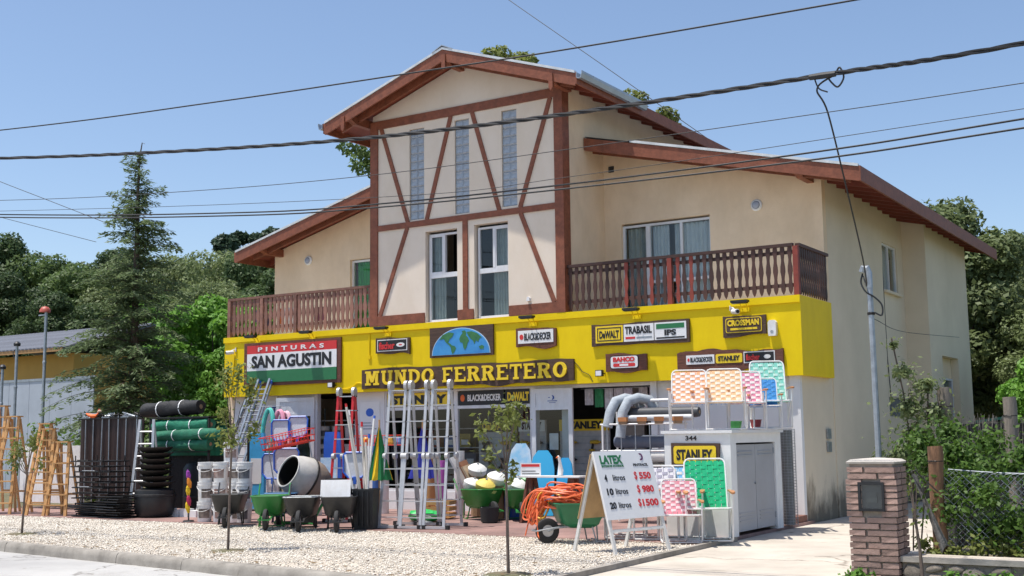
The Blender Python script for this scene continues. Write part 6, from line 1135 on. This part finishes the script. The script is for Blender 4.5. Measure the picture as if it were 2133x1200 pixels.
tree('lime', -23.6, 7.5, 1.25, 10, 'bright lime green bushy tree beside the left balcony', 'bush'); tree('lime', -37.5, 17, 1.5, 120, 'lime green shrub left of the cedar', 'bush'); tree('lime', -19.2, 3.6, .66, 200, 'dense green bush at the building left corner', 'bush', 1.25); tree('lime', -28.0, 11, 1.05, 250, 'second lime green bush behind the cedar branches', 'bush')
tree('high', -21.9, 18, 1.0, 15, 'tree with leaves showing beside the tower left eave'); tree('tip', -17.9, 18, 1.0, 80, 'tree whose tip shows above the tower ridge'); tree('tip', -12.6, 18, .845, 130, 'tree tip showing above the tower gutter'); tree('round', -1.9, 19.5, 1.12, 60, 'tree top showing over the right eave')
tree('olive', 1.2, 27, .80, 200, 'greyish willow-like tree right of the building'); tree('round', 4.6, 25, .98, 310, 'rounded olive tree at the right picture edge'); tree('olive', 2.6, 18, .60, 90, 'soft olive tree behind the fence on the right'); tree('round', 2.9, 15, .62, 190, 'low olive tree in front of the willow-like one'); tree('dark', -1.5, 32, .80, 20, 'dark tree far behind the building right end'); tree('mid', 6, 33, .9, 70, 'distant tree at the right edge')
tree('lime', 3.9, 5.5, .62, 30, 'large-leaved green shrub behind the shade screen', 'bush', 1.1); tree('lime', 3.4, 10.5, .75, 60, 'small tree beside the building rear corner')
# conifer
def conifer(x, y, h):
    t = thing('conifer', 'tall feathery cedar with drooping tip left of the shop', 'tree', (x, y, -.2)); g = np.random.default_rng(4); tb = MB(); tb.tube([(0, 0, 0), (.05, 0, h*.3), (0, .03, h*.6), (.03, 0, h*.85), (.06, 0, h*.95), (.16, 0, h*.99), (.28, 0, h*.985)], [.17, .14, .09, .045, .025, .015, .008], 8); P, D, Sz = [], [], []
    z = 1.0
    while z < h*.975:
        q = z/h; Lm = (3.15*(1-q)**.9+.16)*(1 if q > .2 else .9); nb = 9 if q < .6 else (7 if q < .85 else 4)
        for k in range(nb):
            a = g.uniform(0, 6.283); L = Lm*g.uniform(.4, 1.2); rise = .10+.62*q+g.uniform(-.1, .16); pts = []
            for s in np.linspace(0, 1, 9): pts.append(np.array([math.cos(a)*L*s, math.sin(a)*L*s, z+L*(rise*s-.42*s*s*(1.1 if q < .8 else .8))]))
            tb.tube([tuple(p) for p in pts], [.035*(1-q)+.008]+[.02*(1-q)*(1-i/8)+.004 for i in range(1, 9)], 4, False); nn = int(150*L/2+16); s = g.uniform(.03, 1.0, nn)**.9
            base = np.array([np.array(pts[int(v*7.99)])*(1-(v*8 % 1))+np.array(pts[min(8, int(v*7.99)+1)])*(v*8 % 1) for v in s]); sp = .24*L*(1-s*.8)*.5+.035
            side = g.normal(size=nn)*sp; dirv = np.array([-math.sin(a), math.cos(a), 0]); base += dirv*side[:, None]; base[:, 2] += -np.abs(side)*.40-.10*g.uniform(0, 1, nn)**2+g.normal(size=nn)*.03
            dd = np.array([math.cos(a), math.sin(a), -.25])[None]*.7+dirv[None]*np.sign(side)[:, None]*.7+g.normal(size=(nn, 3))*.3; P.append(base); D.append(dd); Sz.append(np.full(nn, .17 if q < .8 else .14))
        z += .25 if q < .7 else .2
    P = np.concatenate(P); D = np.concatenate(D); Sz = np.concatenate(Sz)*g.uniform(.6, 1.2, len(P)); D /= np.linalg.norm(D, axis=1, keepdims=True); u = np.cross(D, g.normal(size=D.shape)*.5+np.array([0, 0, 1])); u /= np.linalg.norm(u, axis=1, keepdims=True)
    V = np.stack([P-D*Sz[:, None]*.5, P+u*Sz[:, None]*.15, P+D*Sz[:, None]*.6, P-u*Sz[:, None]*.15], 1).reshape(-1, 3); me = raw_mesh('foliage', V, np.arange(len(V)).reshape(-1, 4)); me.materials.append(leafmat('cedar_needles', (.20, .265, .12), (.115, .165, .075), 0)); link('crown', me, t); tb.build('trunk', M_bark, t, True)
conifer(-21.2, 2.0, 11.0)
# saplings in the verge
def sapling(x, y, h, label, seed, lean=0., crown=(.32, .9), n=620):
    g = random.Random(seed); t = thing('sapling', label, 'tree', (x, y, -.02), 0, 'young street trees'); tb = MB(); tb.tube([(0, 0, 0), (lean*.4, 0, h*.35), (lean, 0, h*.6)], [.022, .018, .014], 7); cs, rs = [], []
    for k in range(9):
        a = g.uniform(0, 6.283); r = g.uniform(.3, 1)*crown[0]; z = h*(.62+.36*g.random()); e = (lean+r*math.cos(a), r*math.sin(a), z); tb.tube([(lean, 0, h*(.55+.05*g.random())), (lean+r*.4*math.cos(a), r*.4*math.sin(a), z*.82), e], [.01, .007, .003], 5)
        for s in (1.0, .9, .8): cs.append((lean+r*math.cos(a)*s, r*math.sin(a)*s, z-(1-s)*.9)); rs.append(.13*crown[1])
    tb.build('trunk', mat('sapling_bark', (.16, .12, .095), .85, var=.3, scale=20), t, True); link('crown', leaf_cloud('crown', cs, rs, n, .045, L_yel, seed=seed, elong=1.8, soft=True), t)
sapling(-5.87, -8.86, 2.85, 'young street tree in front of the white buckets', 21, .05, (.40, 1.2), 950); sapling(-.40, -9.55, 2.12, 'young street tree nearest the camera, before the folding ladders', 22, -.02, (.34, 1.0), 560); sapling(-11.8, -8.2, 1.95, 'young street tree before the wooden stepladders', 23, .1, (.42, 1.1), 420); sapling(4.33, -8.85, 1.25, 'bare thin sapling before the stone wall', 24, -.05, (.05, .3), 14)
for k, (x, y) in enumerate(((-5.87, -8.86), (-.40, -9.55), (-11.8, -8.2))):
    tag(MB().lathe([(0, .012), (.12, .014), (.26, .008), (.34, -.012)], (x, y, 0), n=16).build('tree_pit', M_soil, None, True), 'dark soil patch round the young tree %s' % ['before the buckets', 'nearest the camera', 'before the wooden ladders'][k], 'soil')
# vine over the fence and shrubs by the pole
def leafy(label, name, cs, rs, n, size, m, seed, stems, loc=(0, 0, 0)):
    t = thing(name, label, 'plant', loc); link('foliage', leaf_cloud('foliage', cs, rs, n, size, m, seed=seed, soft=True), t); tb = MB()
    for s in stems: tb.tube(s, .012, 5)
    tb.build('stem', M_bark, t); return t
L_vine = leafmat('leaf_vine', (.14, .25, .04), (.065, .13, .022))
leafy('green creeper covering the fence between pillar and chain-link', 'creeper', [(.35+.23*k, -.2+.1*math.sin(k*2), .75+.28*math.sin(k*1.3)) for k in range(7)]+[(.2, .3, 1.15), (.6, .2, 1.25), (.95, .3, 1.2), (.4, .2, 1.4), (0, .4, 1.3), (.75, 0, .45), (1.3, -.1, .6), (-.1, .6, 1.5), (.25, .6, 1.65), (.7, .7, 1.5), (1.1, .6, 1.35)], [.26]*7+[.26, .28, .24, .22, .2, .24, .2, .26, .22, .24, .22], 10500, .05, L_vine, 31, [[(.4, 0, 0), (.5, -.05, .5), (.8, 0, .9), (1.4, -.1, .75), (1.9, -.05, .9)], [(.3, .1, 0), (.2, .2, .7), (.3, .25, 1.3)]], (3.85, -6.9, 0))
leafy('tall loose shrub with upright shoots beside the conduit pole', 'shrub', [(.1, 0, 1.3), (.3, .1, 1.6), (.2, .1, 2.0), (.45, .1, 2.3), (.15, .1, 2.5), (.55, .15, 1.9), (.5, .1, 1.3), (0, .1, 1.0), (.05, .1, 2.9)], [.28, .26, .24, .2, .18, .22, .3, .3, .1], 4200, .055, L_olive, 32, [[(.2, 0, 0), (.25, .05, 1.2), (.15, .1, 2.2), (.02, .1, 3.0)], [(.3, 0, 0), (.45, .1, 1.4), (.5, .1, 2.4)]], (2.95, -4.6, 0))
leafy('low yellowish weeds at the foot of the fence post', 'weeds', [(x, rd.uniform(-.15, .15), .22+rd.uniform(0, .12)) for x in np.linspace(0, 1.1, 8)], [.14]*8, 900, .05, L_yel, 33, [[(.2, 0, 0), (.22, 0, .25)], [(.7, 0, 0), (.72, 0, .3)]], (3.95, -7.25, 0))
leafy('tuft of weeds at the pillar foot by the driveway', 'weeds', [(0, 0, .05), (.12, .0, .08), (.2, 0, .03)], [.09]*3, 220, .05, L_lime, 34, [[(0, 0, -.05), (.02, 0, .1)]], (3.32, -8.15, -.03))
leafy('weeds growing in front of the stone wall', 'weeds', [(x, 0, .06+rd.uniform(0, .06)) for x in np.linspace(0, 1.2, 7)], [.11]*7, 500, .05, L_lime, 35, [[(.3, 0, -.05), (.3, 0, .15)]], (4.45, -8.2, -.03))
leafy('dark undergrowth behind the chain-link fence', 'undergrowth', [(x, rd.uniform(0, .8), rd.uniform(.2, .7)) for x in np.linspace(.2, 3.4, 22)], [.34]*22, 7000, .06, L_dark, 36, [[(.5, .2, 0), (.6, .2, .6)], [(1.6, .3, 0), (1.7, .3, .7)]], (4.2, -6.5, 0))
leafy('shrubs growing behind the wooden ladders', 'shrub', [(x, rd.uniform(-.3, .3), rd.uniform(.5, 1.9)) for x in np.linspace(0, 3.2, 14)], [.38]*14, 3000, .1, L_vine, 37, [[(.5, 0, 0), (.6, 0, 1.2)], [(2, 0, 0), (2.1, 0, 1.4)]], (-20.0, -2.2, 0))
leafy('leafy green undergrowth beneath the cedar', 'undergrowth', [(x, rd.uniform(-.5, .5), rd.uniform(.3, 1.6)) for x in np.linspace(0, 6, 22)], [.5]*22, 4200, .12, L_mid, 38, [[(1, 0, 0), (1.2, 0, 1)], [(4, 0, 0), (4.1, 0, 1)]], (-23.5, .8, 0))
# distant wooded rise closing the horizon
g = MB(); n = 60; ring = []
for k in range(n+1):
    a = math.radians(-20+220*k/n); r = 150; hgt = 5+2.0*math.sin(k*.7)+1.2*math.sin(k*1.9); ring.append((7+r*math.cos(a), -20+r*math.sin(a), hgt))
for k in range(n): a, b = ring[k], ring[k+1]; g.add([(a[0], a[1], -1), (b[0], b[1], -1), b, a, (7+(b[0]-7)*1.4, -20+(b[1]+20)*1.4, b[2]*1.5), (7+(a[0]-7)*1.4, -20+(a[1]+20)*1.4, a[2]*1.5)], [(0, 1, 2, 3), (3, 2, 4, 5)])
structure('hills', g, mat('wooded_hill', (.05, .08, .035), .95, scale=.4, rgb2=(.025, .045, .02), bump=1.0, bscale=1.2))
# ================================================================ LEFT NEIGHBOUR
t = thing('yellow_house', 'ochre yellow house with grey tiled roof behind the cedar', 'house', (-38.2, 9, -.0)); MB().box(-5, 5, 0, 7, 0, 5.2).build('wall', mat('ochre_wall', (.58, .34, .08), .85, var=.15, scale=.8), t); MT = mat('grey_roof_tile', (.13, .14, .17), .7, var=.3, scale=3)
rf = MB().prism([(-.9, 5.35), (3.5, 6.6), (7.9, 5.35), (7.9, 5.25), (3.5, 6.5), (-.9, 5.25)], -5.6, 5.6, 'yz').build('roof', MT, t)
tm = MB().loft([[(-.11, 0, 0), (.11, 0, 0), (.06, 0, .05), (-.06, 0, .05)], [(-.11, 2.2, .62), (.11, 2.2, .62), (.06, 2.2, .67), (-.06, 2.2, .67)]]).mesh('tile_row', MT)
for k in range(45):
    for q in range(2): o = link('tile_row', tm, rf); o.location = (-5.5+k*.25, -.95+q*2.2, 5.345+.62*q)
MB().box(-5.5, 5.5, -.93, -.88, 5.2, 5.36).build('eave_board', M_wood, t); MB().box(-5.02, 5.02, -.4, .0, 3.5, 3.62).build('ledge', M_wood, t); MB().box(-2.2, -.8, -.03, .02, 1.0, 2.4).build('window', mat('dull_pane', (.1, .12, .14), .08), t)
t = thing('sheet_wall', 'pale blue-grey sheet metal yard wall behind the ladders', 'wall', (-29.2, 3.0, .0)); M_sh = mat('pale_blue_sheet', (.42, .46, .52), .5, var=.15, scale=1.2)
for k in range(10): MB().box(-6+k*1.1, -6+k*1.1+1.085, -.02, .02, 0, 3.65).build('panel', M_sh, t)
MB().box(-6.05, 5.05, -.04, .04, 3.65, 3.73).build('top_rail', M_galv, t)
for k, (x, h, lab, red) in enumerate(((-24.3, 5.75, 'grey steel post with red domed lamp at the left', 1), (-25.7, 4.75, 'grey steel post with black cap left of the red lamp', 0), (-26.4, 4.05, 'short dark post at the left picture edge', 0))):
    t = thing('lamp_post', lab, 'post', (x, 1.2, -.1), 0); MB().cyl((0, 0, 0), (0, 0, h), .055, .045, 10).build('pole', M_galv, t); MB().lathe([(.06, 0), (.06, .06), (.05, .08)], (0, 0, h*.72), n=10).build('collar', M_galv, t)
    if red: MB().lathe([(.17, -.02), (.16, .06), (.10, .14), (0, .17), (0, .1), (.14, -.02)], (-.06, 0, h), n=16).build('lamp_shade', mat('red_shade', (.45, .09, .06), .5), t, True); MB().box(-.35, 0, -.02, .02, h-.12, h-.08).build('arm', M_galv, t)
    else: MB().lathe([(.10, 0), (.11, .08), (.05, .14), (0, .15)], (0, 0, h), n=12).build('cap', M_black, t, True); MB().tube([(0, 0, h-.05), (-.12, -.05, h-.2), (-.05, -.05, h-.4)], .015, 5).build('cable', M_black, t)
t = thing('green_shed', 'low red shed with green roof far right behind the fence', 'shed', (1.6, 13.5, -.1)); MB().box(-.9, 1.6, 0, 2, 0, 1.9).build('wall', mat('shed_red', (.12, .03, .025), .8), t); MB().prism([(-1.1, 1.95), (1.9, 2.35), (1.9, 2.42), (-1.1, 2.02)], -.4, 2.2).build('roof', mat('shed_green', (.10, .35, .24), .6), t)
t = thing('white_fence_panel', 'white panel standing behind the wooden stepladders', 'panel', (-18.3, -2.9, 0)); MB().box(-1.2, 1.3, -.02, .02, .15, 1.55).build('panel', M_white, t); MB().box(-1.2, -1.15, -.03, .03, 0, 1.6).box(1.25, 1.3, -.03, .03, 0, 1.6).build('post', M_galv, t)
# ================================================================ OVERHEAD CABLES (strung along the verge at y = -9)
def cable(label, pts, r, y=-9.0, ext=True):
    pts = [(p[0], y, p[1]) if len(p) == 2 else p for p in pts]
    if ext:
        a, b = Vector(pts[0]), Vector(pts[1]); c, d = Vector(pts[-1]), Vector(pts[-2]); pts = [tuple(a+(a-b)*2.2+Vector((0, 0, .25)))]+pts+[tuple(c+(c-d)*3+Vector((0, 0, .05)))]
    return tag(MB().tube(catmull(pts), r, 6).build('overhead_cable', M_cab, None, True), label, 'cable', 'overhead cables')
M_cab = mat('cable_black', (.02, .02, .022), .6, var=.2)
def twisted(label, pts, r):
    path = catmull([(p[0], -9.0, p[1]) for p in [(-21.5, 8.05)]+pts+[(11.5, 5.75)]], 40); t = thing('overhead_cable', label, 'cable', (0, 0, 0), 0, 'overhead cables')
    for s in range(3): MB().tube([(p[0], p[1]+r*.75*math.cos(k*.42+s*2.094), p[2]+r*.75*math.sin(k*.42+s*2.094)) for k, p in enumerate(path)], r*.72, 5).build('strand', M_cab, t, True)
twisted('thick twisted black cable crossing the gable', [(-11.72, 6.81), (-7.23, 6.30), (-3.66, 5.96), (-1.12, 5.80), (1.34, 5.71), (3.75, 5.66), (5.67, 5.63)], .021)
cable('upper thin cable passing above the tower roof', [(-11.76, 7.34), (-6.15, 6.95), (-2.09, 6.72), (.37, 6.59), (3.95, 6.46)], .011)
cable('thin grey wire crossing the middle of the tower', [(-11.67, 6.02), (-6.65, 5.58), (-2.98, 5.36), (.2, 5.28), (3.46, 5.23), (5.65, 5.21)], .005); cable('thin wire just above the cable pair', [(-11.65, 5.82), (-2.77, 5.02), (.34, 4.92), (5.63, 4.94)], .004)
cable('upper cable of the close black pair', [(-11.65, 5.76), (-5.58, 5.115), (-2.77, 4.93), (.33, 4.83), (3.44, 4.80), (5.62, 4.84)], .011, -8.98); cable('lower cable of the close black pair', [(-11.65, 5.70), (-5.58, 5.06), (-2.77, 4.87), (.33, 4.76), (3.43, 4.70), (5.62, 4.73)], .011, -9.04)
cable('wire slanting down behind the tower to the right roof', [(-17.29, 15.00, 19.32), (-15.97, 15.00, 18.19), (-12.09, 15.00, 14.98), (-8.61, 15.00, 12.08), (-7.58, 15.00, 11.23)], .014, ext=False)
cable('slanting wire in the left sky', [(-32.94, 4.00, 11.82), (-31.13, 4.00, 11.11), (-28.29, 4.00, 10.08), (-24.67, 4.00, 8.76)], .012, ext=False); cable('second slanting wire low in the left sky', [(-32.82, 4.00, 10.27), (-31.04, 4.00, 9.78), (-25.63, 4.00, 8.33)], .010, ext=False)
# service drop from the thick cable to the conduit head
cable('service cable drooping from the thick bundle to the conduit pole', [(3.72, -9.0, 5.66), (3.45, -8.9, 5.55), (3.5, -8.7, 5.3), (3.35, -7.6, 4.6), (3.1, -6.2, 3.95), (2.85, -5.2, 3.7), (2.76, -5.03, 3.86)], .011, ext=False)
t = thing('cable_clamp', 'black connector clamp on the thick twisted cable', 'clamp', (3.55, -9.0, 5.66)); MB().lathe([(0, -.16), (.035, -.15), (.04, 0), (.035, .15), (0, .16)], (0, 0, 0), (1, 0, -.03), 8).build('sleeve', M_cab, t); MB().tube(catmull([(.15, 0, 0), (.2, 0, .06), (.24, 0, -.06), (.17, 0, -.16), (.1, 0, -.1), (.05, .02, -.02)], 5), .011, 5).tube(catmull([(-.1, 0, 0), (-.05, 0, -.14), (.05, 0, -.2)], 5), .009, 5).build('tail', M_cab, t)
cable('thin wire running from the conduit pole along the side wall', [(2.86, -5.0, 3.25), (1.5, 2.0, 3.6), (.62, 11.0, 4.1)], .006, ext=False)
tag(MB().tube([(-.03, 6.25, 6.6), (.0, 6.2, 5), (-.0, 6.23, 3.4), (.05, 6.2, 2.4)], .012, 5).build('wall_cable', M_cab), 'thin cable running down the side wall', 'cable')
